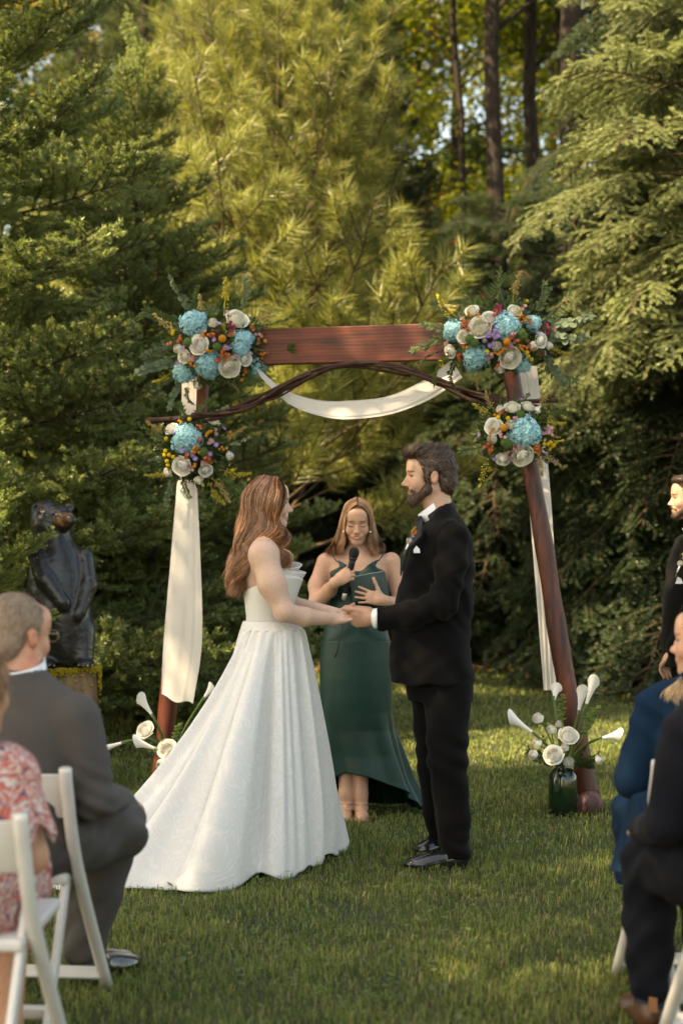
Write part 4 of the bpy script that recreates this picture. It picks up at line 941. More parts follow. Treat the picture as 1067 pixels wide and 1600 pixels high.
def brocade(m, sc=1.0, pat=True):
    nt = m.node_tree; N = nt.nodes; L = nt.links; b = N['Principled BSDF']; tc = N.new('ShaderNodeTexCoord')
    mp = N.new('ShaderNodeMapping'); mp.inputs['Scale'].default_value = (sc * 1.3, sc * 1.3, sc); L.new(tc.outputs['Object'], mp.inputs[0])
    nz = N.new('ShaderNodeTexNoise'); nz.inputs['Scale'].default_value = 7; nz.inputs['Detail'].default_value = 1; L.new(mp.outputs[0], nz.inputs['Vector'])
    sub = N.new('ShaderNodeVectorMath'); sub.operation = 'MULTIPLY_ADD'; L.new(nz.outputs['Color'], sub.inputs[0]); sub.inputs[1].default_value = (.28, .28, .28); L.new(mp.outputs[0], sub.inputs[2])
    vo = N.new('ShaderNodeTexVoronoi'); vo.inputs['Scale'].default_value = 8.5; L.new(sub.outputs[0], vo.inputs['Vector'])
    sn = N.new('ShaderNodeMath'); sn.operation = 'MULTIPLY'; sn.inputs[1].default_value = 26; L.new(vo.outputs['Distance'], sn.inputs[0])
    si = N.new('ShaderNodeMath'); si.operation = 'SINE'; L.new(sn.outputs[0], si.inputs[0])
    n2 = N.new('ShaderNodeTexNoise'); n2.inputs['Scale'].default_value = 22; n2.inputs['Detail'].default_value = 2; L.new(mp.outputs[0], n2.inputs['Vector'])
    ad = N.new('ShaderNodeMath'); ad.operation = 'MULTIPLY_ADD'; L.new(n2.outputs[0], ad.inputs[0]); ad.inputs[1].default_value = 3.4; L.new(si.outputs[0], ad.inputs[2])
    rp = N.new('ShaderNodeMapRange'); rp.inputs[1].default_value = 1.9; rp.inputs[2].default_value = 2.5; L.new(ad.outputs[0], rp.inputs[0])
    r1 = N.new('ShaderNodeMapRange'); r1.inputs[3].default_value = .62; r1.inputs[4].default_value = .30; L.new(rp.outputs[0], r1.inputs[0]); L.new(r1.outputs[0], b.inputs['Roughness'])
    cr = N.new('ShaderNodeMix'); cr.data_type = 'RGBA'; cr.inputs[6].default_value = (.705, .69, .655, 1); cr.inputs[7].default_value = (.745, .735, .705, 1); L.new(rp.outputs[0], cr.inputs[0]); L.new(cr.outputs[2], b.inputs['Base Color'])
    bp = N.new('ShaderNodeBump'); bp.inputs['Strength'].default_value = .3; bp.inputs['Distance'].default_value = .002; L.new(rp.outputs[0], bp.inputs['Height']); L.new(bp.outputs[0], b.inputs['Normal'])
    b.inputs['Sheen Weight'].default_value = .2; b.inputs['Specular IOR Level'].default_value = .45
brocade(SATIN)
PLAINW = mat('white_satin', (.74, .72, .67), .5, .4, sheen=.1, bump=.1, bscale=200)
S = SDF((-.46, 7.5, 1.0), (-.14, 8.0, 1.36), .0045)
S.tower(B.rows([(884, 379, 462, .142), (900, 379.5, 464, .142), (925, 381, 462, .136), (945, 383, 455, .124), (970, 385, 452, .113), (984, 383, 458, .120)]), .01, e=2.2)
fr = B(440, 885); bk = B(378, 917)
S.cut((B(400, 915)[0], 0, B(400, 915)[2]), unit((-.42, 0, 1)), .003)
S.tower(B.rows([(870, 383, 455, .130), (900, 384, 459, .134), (925, 386, 457, .128), (940, 388, 450, .116)]), .003, 'sub', 2.2)
for sx in (388, 402, 418, 434):
    pass
S.disp(lambda x, y, z: -.0016 * np.exp(-(np.sin((np.arctan2(y - 7.74, x + .34)) * 7) / .10) ** 2))
S.build('bodice', PLAINW, bride, 1)
# folded ruffle standing off the bust
def ruffle(a0, r0, z0, z1, flare, amp, seed):
    c = np.array((B(425, 900)[0], 7.74))
    def fn(u, v):
        a = a0[0] + (a0[1] - a0[0]) * u
        rr = r0 + flare * v + amp * np.sin(u * 9 + seed) * v; z = z0 + (z1 - z0) * v + .014 * np.sin(u * 5 + seed) * v
        k = np.sin(PI * np.clip(u, 0, 1)) ** .5
        rx = rr * (.75 + .25 * k)
        return np.stack([c[0] + rx * np.cos(a), c[1] + (.135 + (rr - r0) * .5) * np.sin(a), z], -1)
    return fn
cloth_grid('ruffle', ruffle((-1.55, 1.55), .096, B.z(945), B.z(903), .044, .004, 1.0), 50, 12, PLAINW, bride, thick=.004)
cloth_grid('ruffle', ruffle((-1.35, 1.35), .128, B.z(908), B.z(890), .022, .004, 2.4), 50, 10, PLAINW, bride, thick=.004)
cloth_grid('ruffle', ruffle((-1.5, 1.5), .092, B.z(902), B.z(883), .040, .003, 4.0), 50, 10, PLAINW, bride, thick=.004)
# gown skirt: waist ring to a hem curve lying on the lawn
hemXY = np.array([(.035, 8.02), (-.04, 7.84), (-.13, 7.55), (-.262, 7.30), (-.36, 7.30), (-.44, 7.14), (-.60, 7.03), (-.74, 7.05), (-.96, 7.05), (-1.17, 7.07), (-1.17, 7.40), (-1.02, 7.9), (-.92, 8.3), (-.70, 8.55), (-.42, 8.62), (-.15, 8.5), (0, 8.3)])
hm_ = np.vstack([hemXY, hemXY[:1]]); HEM = spline(np.vstack([hm_[-2:-1], hm_, hm_[1:2]]), 1900)[100:-100]
seg = np.r_[0, np.cumsum(np.linalg.norm(np.diff(HEM, axis=0), axis=1))]; seg /= seg[-1]
wc = np.array((B(417, 970)[0], 7.74)); hang = np.unwrap(np.arctan2(HEM[:, 1] - 7.78, HEM[:, 0] + .40))
def gown(u, v):
    hx = np.interp(u, seg, HEM[:, 0]); hy = np.interp(u, seg, HEM[:, 1]); a = np.interp(u, seg, hang)
    wx = wc[0] + .104 * np.cos(a) + .003; wy = wc[1] + .120 * np.sin(a); wz = B.z(970) + 0 * u
    kx = B(425, 990)[0] + .140 * np.cos(a); ky = wc[1] + .160 * np.sin(a); kz = B.z(988) + 0 * u
    t1 = np.clip(v / .06, 0, 1); t2 = np.clip((v - .06) / .94, 0, 1)
    fold = .036 * np.sin(a * 7 + 1.7 * np.sin(a * 2 + .5)) + .024 * np.sin(a * 12 + 2 + 2.6 * np.sin(a * 3 + 1)) + .006 * np.sin(a * 29 + 3 * np.sin(a * 5))
    sharp = np.abs(np.sin(a * 5.5 + .8 + .9 * np.sin(a * 3))) ** .75 * .085 - .05
    train = sstep(.35, .95, -(np.cos(a)))          # how much this side trails
    th = t2 ** (1 + .42 * train); x = kx + (hx - kx) * th; y = ky + (hy - ky) * th
    z = kz * (1 - t2) ** (1 + .25 * train)
    A = 1.3 * (fold + sharp) * t2 ** .6 * (1.0 + .35 * train) + .004 * np.sin(a * 17 + 2 * np.sin(a * 3)) * np.exp(-((v - .08) / .08) ** 2)
    nx, ny = np.cos(a), np.sin(a)
    x = x + nx * A * (1 - .7 * t2 ** 6); y = y + ny * A * (1 - .7 * t2 ** 6)
    wob = .006 * np.sin(30 * t2 + 3 * np.sin(a * 4)) * t2 * train; x = x + wob; z = z + wob * 1.2
    z = z + .035 * t2 ** 5 * (np.sin(a * 13 + 1) * .5 + .5) * (1 - t2 * .6) + .012
    z = z - .012 * t2 ** 20 + .020 * np.maximum(0, np.sin(a * 9 + 2.2)) * t2 ** 12
    s = t1 * t1 * (3 - 2 * t1); s2 = np.sin(t1 * PI / 2)
    X = np.where(v < .06, wx + (kx - wx) * s2, x); Y = np.where(v < .06, wy + (ky - wy) * s2, y); Z = np.where(v < .06, wz + (kz + .012 - wz) * s, z)
    return np.stack([X, Y, Z], -1)
cloth_grid('skirt', gown, 620, 150, SATIN, bride, closed=True, thick=.002)
# hair
def gd(*rows): return [B(*r) for r in rows]
bg_ = [gd((436, 750, -.012), (446, 764, -.05), (441, 790, -.074), (437, 820, -.080), (447, 838, -.092), (441, 858, -.105), (447, 874, -.115), (449, 890, -.11)),
       gd((434, 747, -.012), (436, 762, -.060), (435, 790, -.080), (436, 816, -.083), (440, 834, -.09), (437, 850, -.10), (433, 862, -.12), (438, 876, -.12)),
       gd((428, 746, -.014), (424, 766, -.070), (423, 792, -.082), (420, 820, -.082), (410, 842, -.085), (396, 858, -.10), (388, 872, -.10), (383, 890, -.09)),
       gd((420, 745, -.014), (410, 766, -.072), (408, 795, -.084), (402, 825, -.085), (393, 850, -.10), (384, 875, -.11), (376, 900, -.09), (374, 922, -.07)),
       gd((412, 745, -.012), (396, 768, -.062), (391, 798, -.074), (387, 828, -.078), (380, 855, -.085), (374, 880, -.08), (369, 905, -.07), (370, 926, -.06)),
       gd((405, 747, -.006), (385, 770, -.045), (380, 800, -.052), (377, 830, -.055), (370, 858, -.055), (366, 884, -.05), (363, 906, -.045), (367, 927, -.04)),
       gd((402, 749, .006), (380, 774, -.01), (375, 804, -.01), (372, 834, -.01), (366, 862, -.008), (362, 886, -.005), (361, 906, 0), (366, 926, 0)),
       gd((405, 747, .02), (385, 772, .04), (380, 802, .045), (376, 832, .05), (370, 860, .05), (366, 884, .05), (364, 906, .05), (368, 926, .05)),
       gd((415, 746, .02), (396, 768, .065), (392, 800, .075), (388, 830, .085), (380, 858, .09), (374, 882, .09), (370, 905, .08), (372, 924, .07)),
       gd((428, 747, .018), (424, 768, .070), (421, 796, .082), (418, 824, .09), (412, 845, .10), (404, 862, .11), (398, 880, .11), (392, 900, .10)),
       gd((434, 748, .015), (442, 764, .058), (438, 790, .078), (438, 818, .085), (446, 840, .095), (442, 858, .11), (452, 876, .12), (450, 890, .12))]
S = SDF((-.52, 7.58, 1.16), (-.20, 7.90, 1.74), .0045)
S.ell(bF.p(0, -.020, .036), (.077, .098, .088), bF.R, .01)
for g in bg_[2:10]:
    gg = spline(g, 12)[1:]; S.chain(gg, np.interp(np.linspace(0, 1, len(gg)), (0, .25, 1), (.008, .014, .010)), .05)
for g in (bg_[0], bg_[10]): gg = spline(g, 10)[1:]; S.chain(gg, np.linspace(.012, .004, len(gg)), .01)
S.chain([B(390, 790), B(385, 830), B(378, 860), B(370, 895), B(370, 915)], [.06, .055, .045, .035, .02], .02)
e = lambda c, r, k=.01, op='add': S.ell(bF.p(*(np.array(c) * bs)), np.array(r) * bs, bF.R, k, op)
e((0, .105, -.03), (.064, .050, .10), .006, 'sub')
S.disp(lambda x, y, z: .0018 * np.sin(170 * x + 90 * y + 4 * np.sin(24 * z)) + .006 * sstep(1.60, 1.42, z) * np.sin(46 * z + 3 * np.sin(40 * x + 14 * y)))
S.D += .024; S.build('hair', H_BRIDE, bride, 0, lambda V: np.full((len(V), 3), .75))
guided_hair('hair_strands', bg_, 13000, bride, H_BRIDE, 11, B(410, 800), wave=(.024, 3.1), thick=.010, width=.0022, clumps=44, endspread=.03, wpow=.75)

# ================================================================== officiant
O = PX(9.0)
off = thing('person', 'smiling officiant in an emerald slip dress reading into a microphone between the couple', 'person', (*O(556, 1280)[:2], 0))
ofw = unit((-.02, -1, -.30)); oF = Frame(O(558, 813, 0), np.cross(ofw, (0, 0, 1)), ofw, np.cross(np.cross(ofw, (0, 0, 1)), ofw)); os_ = .97
S = SDF((-.20, 8.62, .0), (.36, 9.22, 1.70), .0075, [(1, 8.66, 9.02, .004),(2, 1.40, 1.70, .0036), (0, .0, .17, .0036), (2, 1.08, 1.32, .004)])
head_sdf(S, oF, os_, True, True, 1.0, neck=O(559, 862, .03), jaw=.92, mouth=1)
S.tower(O.rows([(856, 542, 577, .045), (864, 528, 592, .062), (872, 508, 612, .082), (885, 508, 610, .10), (905, 514, 604, .115), (940, 517, 600, .10), (975, 512, 604, .11), (1010, 507, 608, .12), (1040, 509, 607, .115)], .03), .025)
for sx in (-1, 1): S.ell(O(559 + sx * 22, 904, -.05), (.058, .050, .055), None, .03)
S.chain([O(509, 878, .03), O(497, 915, .03), O(495, 941, -.02)], [.048, .048, .040], .025); S.chain([O(495, 941, -.02), O(515, 922, -.10), O(524, 910, -.195)], [.040, .036, .025], .02)
S.chain([O(611, 877, .03), O(622, 915, .03), O(626, 945, -.02), O(597, 938, -.185)], [.048, .046, .040, .026], .025)
hand_sdf(S, O(525, 909, -.20), (.75, -.35, .42), (-.55, -.80, .0), -1, (1.1, 1.15, 1.2, 1.2), (.3, .3), .90, .0, thumb_dir=(.45, .75, -.55))
hand_sdf(S, O(599, 938, -.185), (-1, -.10, .22), (.05, -1, .1), 1, (.18, .15, .15, .2), (.0, -.05), .90, .16, thumb_dir=(.78, .55, .0))
for sx, x_ in ((-1, 541), (1, 565)): S.chain([O(x_, 1030, .03), O(x_, 1150, .03), O(x_ - 1, 1240, .0), O(x_ - 1, 1262, -.0)], [.08, .055, .034, .036], .02)
for x_ in (540, 564): S.chain([O(x_, 1262, .0), O(x_ + (1 if x_ > 550 else -1), 1276, -.10), O(x_, 1280, -.16)], [.030, .030, .020], .02)
def ocol(V):
    C = np.ones((len(V), 3)) * (1.04, 1.0, .98); face_color(oF, os_, C, V, lips=(.98, .60, .56), closed=True, blush=.22, brow=(.35, .24, .18), teeth=True, smile=1.0, scalp=(.42, .36, .28))
    return C
S.build('body', SKIN, off, 1, ocol)
EMER = mat('emerald_satin', (.0035, .038, .029), .45, .35, sheen=.0, bump=.08, bscale=120, var=.25, vscale=3)
S = SDF((-.16, 8.80, .85), (.32, 9.22, 1.36), .005)
rw = O.rows([(866, 522, 598, .085), (880, 517, 601, .112), (905, 512.5, 604.5, .125), (925, 513, 603.5, .120), (950, 513, 603, .112), (985, 505, 607, .125), (1020, 502, 611, .135)], .03)
S.tower(rw, .02)
for sx in (-1, 1): S.ell(O(559 + sx * 22, 906, -.064), (.070, .068, .066), None, .03)
S.cut((0, 9.10, 1.30), unit((0, .5, 1)), .003)
X0 = float(O(558, 900)[0]); zn = lambda x: O.z(891) + .055 * sstep(.0, .12, np.abs(x - X0)) * (np.abs(x - X0) < .4)
z_ = S.ax[2][None, None, :] - zn(S.ax[0])[:, None, None] - .0 * S.ax[1][None, :, None]; S.D = np.maximum(S.D, z_)
S.disp(lambda x, y, z: (.0045 * np.sin(95 * (z + 1.4 * (x - X0) ** 2 - .5 * np.abs(x - X0)) + 1.0) * sstep(1.17, 1.24, z) + .0020 * np.sin(60 * z + 40 * np.abs(x - X0))) * (y < 9.05))
S.build('bodice', EMER, off, 1)
for sx, pt in ((-1, ((519, 864, -.035), (521, 870, -.07), (526.5, 878, -.095))), (1, ((600, 862, -.035), (597.5, 868, -.07), (591.5, 876, -.095)))):
    pp = [O(*q) + np.array((0, -.010, 0)) for q in pt]; bk_ = [O(pt[0][0], 862, .03), O(pt[0][0] + sx * -4, 872, .10)]
    m = MB(); m.tube(spline([v - np.array(off.location) for v in (bk_[::-1] + pp)], 14), .0032, 6); m.build('strap', EMER, off)
orow = np.array([(O.z(py), X_at(xl, 9.0), X_at(xr, 9.0), ry) for (py, xl, xr, ry) in ((1000, 502.5, 610, .135), (1030, 500.5, 612, .14), (1060, 500, 612.5, .14), (1090, 501, 612, .135), (1112, 502, 612, .13), (1140, 505, 616, .13), (1180, 511, 627, .15), (1221, 517, 640, .19), (1250, 522, 655, .24), (1281, 528, 668, .30))])[::-1]
def skirt2(u, v):
    a = 2 * PI * u; front = .5 - .5 * np.sin(a)          # 1 towards the camera
    hem = .015 + (.205 - .03 * np.cos(a)) * sstep(.30, .95, front) - .06 * np.maximum(0, np.cos(a)) * sstep(.2, .9, front)
    z = O.z(1000) + (hem - O.z(1000)) * v
    xl, xr, ry = [np.interp(z, orow[:, 0], orow[:, k]) for k in (1, 2, 3)]
    k = sstep(.62, .10, z); A = k * (.022 * np.sin(a * 7 + 1) + .014 * np.sin(a * 12 + 2 * np.sin(a * 2)))
    cx = (xl + xr) / 2; rx = (xr - xl) / 2; cy = 9.03 + .05 * k
    return np.stack([cx + (rx + A) * np.cos(a), cy + (ry + A) * np.sin(a) - .0, z + .003 * np.sin(40 * z) * (1 - k) * np.cos(a * 2)], -1)
cloth_grid('skirt', skirt2, 260, 90, EMER, off, closed=True, thick=.003)
m = MB()
for x_ in (540, 564):
    d = 1 if x_ > 550 else -1
    for (py, dy, rr) in ((1273, -.10, .031),):
        c = O(x_ + d * .6, py, dy) - np.array(off.location); m.tube([c + (-.036, 0, -.012), c + (-.025, 0, .014), c + (0, 0, .021), c + (.025, 0, .014), c + (.036, 0, -.012)], .007, 6)
    c = O(x_, 1283, -.07) - np.array(off.location); c[2] = .008; m.box(c, (.038, .115, .008), None, .95)
    c = O(x_, 1256, .0) - np.array(off.location); m.tube([c + (.038 * math.cos(t), .04 * math.sin(t), 0) for t in np.linspace(0, 2 * PI, 14)], .004, 5)
m.build('sandal', mat('tan_leather', (.32, .17, .10), .5, .4), off)
def gd(*rows): return [O(*r) for r in rows]
og = [gd((557.5, 788, -.096), (549.5, 793, -.096), (540.5, 806, -.074), (538.3, 828, -.045), (539.1, 846, -.045), (533.8, 858, -.060), (535.5, 866, -.07)),
      gd((557.0, 778, -.055), (542.6, 787, -.055), (534.9, 808, -.035), (532.3, 830, -.025), (527.5, 848, -.025), (521.1, 858, -.04), (523.9, 866, -.05)),
      gd((557.0, 777, -.03), (540.0, 787, -.02), (533.1, 808, -.005), (528.0, 830, .0), (520.2, 848, .0), (514.9, 858, -.0), (511.2, 864, -.01)),
      gd((557.0, 777, .0), (540.9, 787, .02), (534.9, 808, .045), (531.4, 830, .06), (524.8, 848, .07), (520.2, 858, .075), (516.6, 866, .08)),
      gd((558.0, 778, .03), (549.5, 785, .06), (547.8, 806, .09), (546.9, 830, .10), (544.5, 848, .11), (541.9, 860, .12), (540.0, 868, .12)),
      gd((559.0, 778, .03), (567.5, 785, .06), (569.2, 806, .09), (570.1, 830, .10), (572.5, 848, .11), (574.2, 860, .12), (576.0, 868, .12)),
      gd((560.0, 777, .0), (575.3, 787, .02), (582.1, 808, .045), (585.6, 830, .06), (591.4, 848, .07), (594.0, 856, .075), (597.6, 862, .08)),
      gd((560.0, 777, -.03), (577.0, 787, -.02), (583.0, 808, -.005), (587.3, 830, .0), (594.0, 846, .0), (599.5, 854, -.0), (601.2, 860, -.01)),
      gd((560.0, 778, -.055), (574.4, 787, -.055), (581.3, 808, -.035), (583.0, 830, -.025), (586.9, 848, -.025), (588.6, 858, -.04), (586.9, 865, -.05)),
      gd((559.5, 788, -.096), (568, 793, -.096), (576.5, 806, -.074), (577.0, 828, -.045), (576.0, 846, -.045), (579.6, 858, -.060), (583.2, 866, -.07))]
S = SDF((-.13, 8.85, 1.33), (.30, 9.22, 1.70), .0045)
S.ell(oF.p(0, -.020, .034), (.078, .098, .088), oF.R, .01)
for g in og: gg = spline(g, 12)[1:]; S.chain(gg, np.interp(np.linspace(0, 1, len(gg)), (0, .3, 1), (.007, .008, .009)), .03)
S.chain([O(559, 800, .05), O(559, 858, .09)], [.06, .06], .03)
e = lambda c, r, k=.01, op='add': S.ell(oF.p(*(np.array(c) * os_)), np.array(r) * os_, oF.R, k, op)
e((0, .090, -.035), (.057, .075, .090), .006, 'sub'); e((0, .088, .034), (.045, .034, .024), .01, 'sub')
S.disp(lambda x, y, z: .0025 * np.sin(140 * x + 3 * np.sin(20 * z) + 60 * y))
S.D += .013; S.build('hair', H_OFF, off, 0, lambda V: np.full((len(V), 3), .75))
guided_hair('hair_strands', og, 8000, off, H_OFF, 21, O(559, 815, .02), wave=(.009, 1.5), thick=.004, width=.0022, clumps=50, endspread=.022, wpow=1.8)
for x_ in (536.5, 578.5): m = MB(); c = O(x_, 831, -.055) - np.array(off.location); m.lathe([(.001, -.005), (.005, -.002), (.005, .002), (.001, .005)], c, 10); m.build('earring', mat('pearl', (.8, .78, .72), .2, .6), off)
# microphone and tablet are held things
mic = thing('microphone', 'black handheld microphone held up by the officiant', 'microphone', O(546, 900, -.19))
ax = unit(O(553.5, 862, -.225) - O(541.5, 916, -.185)); R_ = rot_to(ax)
def ax_lathe(prof, name, material, root, o0, R_, n=20):
    V = []; F = []
    for (r_, h_) in prof:
        for i in range(n): a = 2 * PI * i / n; V.append(np.array(o0) + R_ @ np.array((h_, r_ * math.cos(a), r_ * math.sin(a))) - np.array(root.location))
    for j in range(len(prof) - 1):
        for i in range(n): k = (i + 1) % n; F.append((j * n + i, j * n + k, (j + 1) * n + k, (j + 1) * n + i))
    F += [tuple(reversed(range(n))), tuple((len(prof) - 1) * n + i for i in range(n))]
    m = MB(); m.add(V, F); return m.build(name, material, root)
mc = O(553.2, 864, -.224)
BLK = mat('matte_black', (.012, .012, .013), .5, .4)
ax_lathe([(.010, -.215), (.013, -.20), (.0165, -.06), (.018, -.035)], 'handle', BLK, mic, mc, R_)
ax_lathe([(.019, -.036), (.0225, -.028), (.0225, -.022)], 'collar', mat('dark_chrome', (.05, .05, .05), .3, .5, metallic=.8), mic, mc, R_)
ax_lathe([(.0215, -.022), (.026, -.008), (.0265, .004), (.024, .016), (.017, .025), (.008, .0295), (.001, .0305)], 'grille', mat('mic_grille', (.02, .02, .02), .45, .6, metallic=.5, bump=1.0, bscale=700), mic, mc, R_)
ax_lathe([(.012, -.250), (.0125, -.222), (.0105, -.215)], 'end_cap', mat('silver_cap', (.65, .62, .55), .35, .5, metallic=.6), mic, mc, R_)
m = MB(); c0 = mc + R_ @ np.array((-.25, 0, 0)) - np.array(mic.location); e0 = O(530, 1000, -.16) - np.array(mic.location)
m.tube(spline([c0, c0 + (.002, .01, -.05), (c0 + e0) / 2 + (.01, .02, 0), e0, e0 + (-.01, .02, -.06), e0 + (-.03, .1, -.10)], 22), .0028, 6); m.build('cable', BLK, mic)
tab = thing('tablet', 'dark green tablet case held open in the palm of the officiant', 'tablet', O(577, 915, -.145))
ce = O(576.5, 917, -.148); xv = unit(O(604, 893, -.155) - O(549, 903, -.150)); yv = np.array((0, .62, -.78)); yv = unit(O(603, 931, -.168) - O(606, 893, -.125)); nv_ = unit(np.cross(xv, yv)); yv = np.cross(nv_, xv)
m = MB(); R2 = np.stack([xv, yv, nv_], 1); m.box(ce - np.array(tab.location) , (.094, .068, .007), R2); m.build('case', mat('green_tablet_case', (.018, .045, .036), .55, .35, bump=.15, bscale=200), tab, bevel=.006, seg=3)
m = MB(); m.box(ce - np.array(tab.location) - yv * .0665 , (.088, .0035, .0045), R2); m.build('edge', mat('grey_blue_edge', (.20, .30, .30), .4, .5), tab, bevel=.002)
drape('drape', [(285, 590, 9.80), (281, 700, 9.78), (268, 860, 9.76), (256, 1000, 9.74), (252, 1088, 9.74)], [(308, 590, 9.77), (306, 700, 9.74), (313, 860, 9.70), (316, 1000, 9.68), (302, 1101, 9.68)], 'long white chiffon drape hanging down the left arch post', 2.5, .006, sway=1, bottom=.012)
drape('drape', [(806, 570, 9.42), (822, 740, 9.42), (835, 900, 9.42), (849, 1079, 9.42)], [(838, 572, 9.40), (857, 740, 9.40), (867, 900, 9.40), (868, 1077, 9.40)], 'narrow white chiffon drape falling straight behind the right arch post', 2.5, .006, seed=3, bottom=.0)
drape('drape', [(395, 566, 9.60), (440, 606, 9.58), (495, 625, 9.54), (550, 626, 9.50), (610, 618, 9.46), (665, 592, 9.42), (705, 562, 9.38)], [(408, 590, 9.56), (450, 630, 9.52), (500, 650, 9.48), (548, 655, 9.44), (615, 646, 9.40), (675, 622, 9.36), (722, 590, 9.32)], 'white chiffon swag sagging under the beam between the two flower clusters', 3.0, .006, mm=46, seed=5)
# ================================================================== flowers
def petal(R, r, w, L_, curl, cup, out, n=4):
    """curved petal rooted at the origin, growing along +x (up) and leaning outwards"""
    V = []
    for i in range(n + 1):
        t = i / n; ww = w * math.sin(PI * (.12 + .80 * t) ** .8) ; a = out + curl * t * t
        for j in range(n + 1):
            s = j / n * 2 - 1
            h = L_ * t * math.cos(a * .9); rad = r + L_ * t * math.sin(a) - cup * s * s * ww * 1.2
            V.append(R @ np.array((h - .06 * s * s * t, rad, s * ww)))
    F = [(i * (n + 1) + j, i * (n + 1) + j + 1, (i + 1) * (n + 1) + j + 1, (i + 1) * (n + 1) + j) for i in range(n) for j in range(n)]
    return V, F
def rot_x(a): return np.array(((1, 0, 0), (0, math.cos(a), -math.sin(a)), (0, math.sin(a), math.cos(a))))
def rose_mesh(seed, open_=1.0):
    r = np.random.default_rng(seed); m = MB()
    for lay, (n, rad, H, lip) in enumerate(((2, .13, .60, -.5), (3, .25, .60, -.35), (3, .38, .56, -.2), (4, .52, .48, -.02), (5, .68, .34, .18), (5, .84, .14, .34))):
        if open_ < .9: lip = min(lip, -.15); rad = rad * .92; H = H * 1.1
        for i in range(n):
            a0 = 2 * PI * i / n + lay * 1.1 + r.uniform(-.12, .12); sp = 2 * PI / n * .82; V = []; Hh = H * r.uniform(.93, 1.07); rr0 = rad * r.uniform(.95, 1.05); NU = 7; NV = 5
            for q in range(NV + 1):
                t = q / NV
                for j in range(NU + 1):
                    s = j / NU * 2 - 1; edge = 1 - .22 * abs(s) ** 3
                    rr = rr0 * math.sin(PI / 2 * min(1, t * 1.35 + .12)) * (1 + lip * max(0, t - .62) / .38 * .5 * (1.0 + .25 * math.cos(s * 5)))
                    rr *= 1 + .05 * s; a = a0 + s * sp; V.append((-.55 + (Hh + .55) * t * edge - (.10 * max(0, t - .8) * 5 * (lip > .1)), rr * math.cos(a), rr * math.sin(a)))
            m.add(V, [(q * (NU + 1) + j, q * (NU + 1) + j + 1, (q + 1) * (NU + 1) + j + 1, (q + 1) * (NU + 1) + j) for q in range(NV) for j in range(NU)])
    m.lathe([(.01, -.5), (.50, -.42), (.58, -.20), (.50, .00), (.36, .16), (.20, .27), (.01, .32)], (0, 0, 0), 14); nv = 7 * 14; m.v[-nv:] = [(v[2], v[0], v[1]) for v in m.v[-nv:]]
    return m.mesh('rose')
def hydrangea_mesh(seed):
    r = np.random.default_rng(seed); m = MB(); n = 150
    for i in range(n):
        z = 1 - 1.75 * (i + .5) / n; a = i * 2.39996; q = math.sqrt(max(0, 1 - z * z)); d = np.array((z, q * math.cos(a), q * math.sin(a))); d = unit(d + r.normal(0, .05, 3))
        rr = .86 + r.uniform(-.08, .10) + .07 * math.sin(a * 3) ; Rm = rot_to(unit(d + r.normal(0, .28, 3))) ; s = .17 * r.uniform(.85, 1.2)
        for k in range(4):
            b = 2 * PI * k / 4 + r.uniform(-.2, .2) + i
            def pt(x, da, h): return d * rr + Rm @ np.array((h * s, x * s * math.cos(b + da), x * s * math.sin(b + da)))
            m.add([pt(.0, 0, 0), pt(.75, -.62, .25), pt(1.12, -.22, .05), pt(1.12, .22, .05), pt(.75, .62, .25)], [(0, 1, 2, 3, 4)])
    m2 = MB(); m.lathe([(.01, -.5), (.6, -.45), (.78, .0), (.6, .5), (.01, .75)], (0, 0, 0), 10)
    # turn the core's z axis into x
    nv = 50; m.v[-nv:] = [(v[2], v[0], v[1]) for v in m.v[-nv:]]
    return m.mesh('hydrangea', False)
def daisy_mesh(n, lay=1, cup=.15, name='aster', w=.9):
    m = MB()
    for l in range(lay):
        for i in range(n):
            a = 2 * PI * (i + .5 * l) / n; q = 1 - .28 * l; ww = w * PI / n
            def pt(x, da, h): return (h + .12 * l, x * q * math.cos(a + da), x * q * math.sin(a + da))
            m.add([pt(.12, 0, .05), pt(.7, -ww, cup * .7), pt(1, -ww * .5, cup), pt(1, ww * .5, cup), pt(.7, ww, cup * .7)], [(0, 1, 2, 3, 4)])
    me = m.mesh(name, False); return me
def disc_ball(r, x, n=10):
    m = MB(); m.lathe([(.01, -r), (r * .7, -r * .7), (r, 0), (r * .7, r * .7), (.01, r)], (0, 0, 0), n); m.v = [(v[2] + x, v[0], v[1]) for v in m.v]; return m
FM = {'cream': mat('cream_petal', (.90, .87, .76), .6, .3, transl=.08, var=.05, vscale=2, objrand=.06), 'white': mat('white_petal', (.90, .885, .82), .6, .3, transl=.08, objrand=.05),
      'blue': mat('blue_petal', (.36, .66, .72), .8, .15, transl=.25, var=.12, vscale=3, objrand=.08), 'rust': mat('rust_petal', (.42, .10, .04), .6, .3, objrand=.25), 'orange': mat('orange_petal', (.62, .25, .02), .6, .3, objrand=.15, bump=.5, bscale=8),
      'yellow': mat('yellow_petal', (.68, .46, .02), .6, .3, objrand=.1, bump=.5, bscale=8), 'purple': mat('purple_petal', (.26, .17, .48), .6, .3, objrand=.15), 'pink': mat('pink_petal', (.50, .27, .27), .6, .3, objrand=.2),
      'magenta': mat('magenta_petal', (.36, .035, .10), .6, .3, objrand=.2), 'green': mat('green_button', (.075, .14, .03), .7, .3, objrand=.15, bump=.6, bscale=10)}
def multi(me, *ms):
    for x in ms: me.materials.append(x)
    return me
ROSE = [rose_mesh(i, o) for i, o in ((1, 1.0), (2, 1.15), (3, .6))]; ROSEC = [multi(m.copy(), FM['cream']) for m in ROSE]; ROSEW = [multi(m.copy(), FM['white']) for m in ROSE]
HYD = [multi(hydrangea_mesh(i), FM['blue']) for i in range(2)]
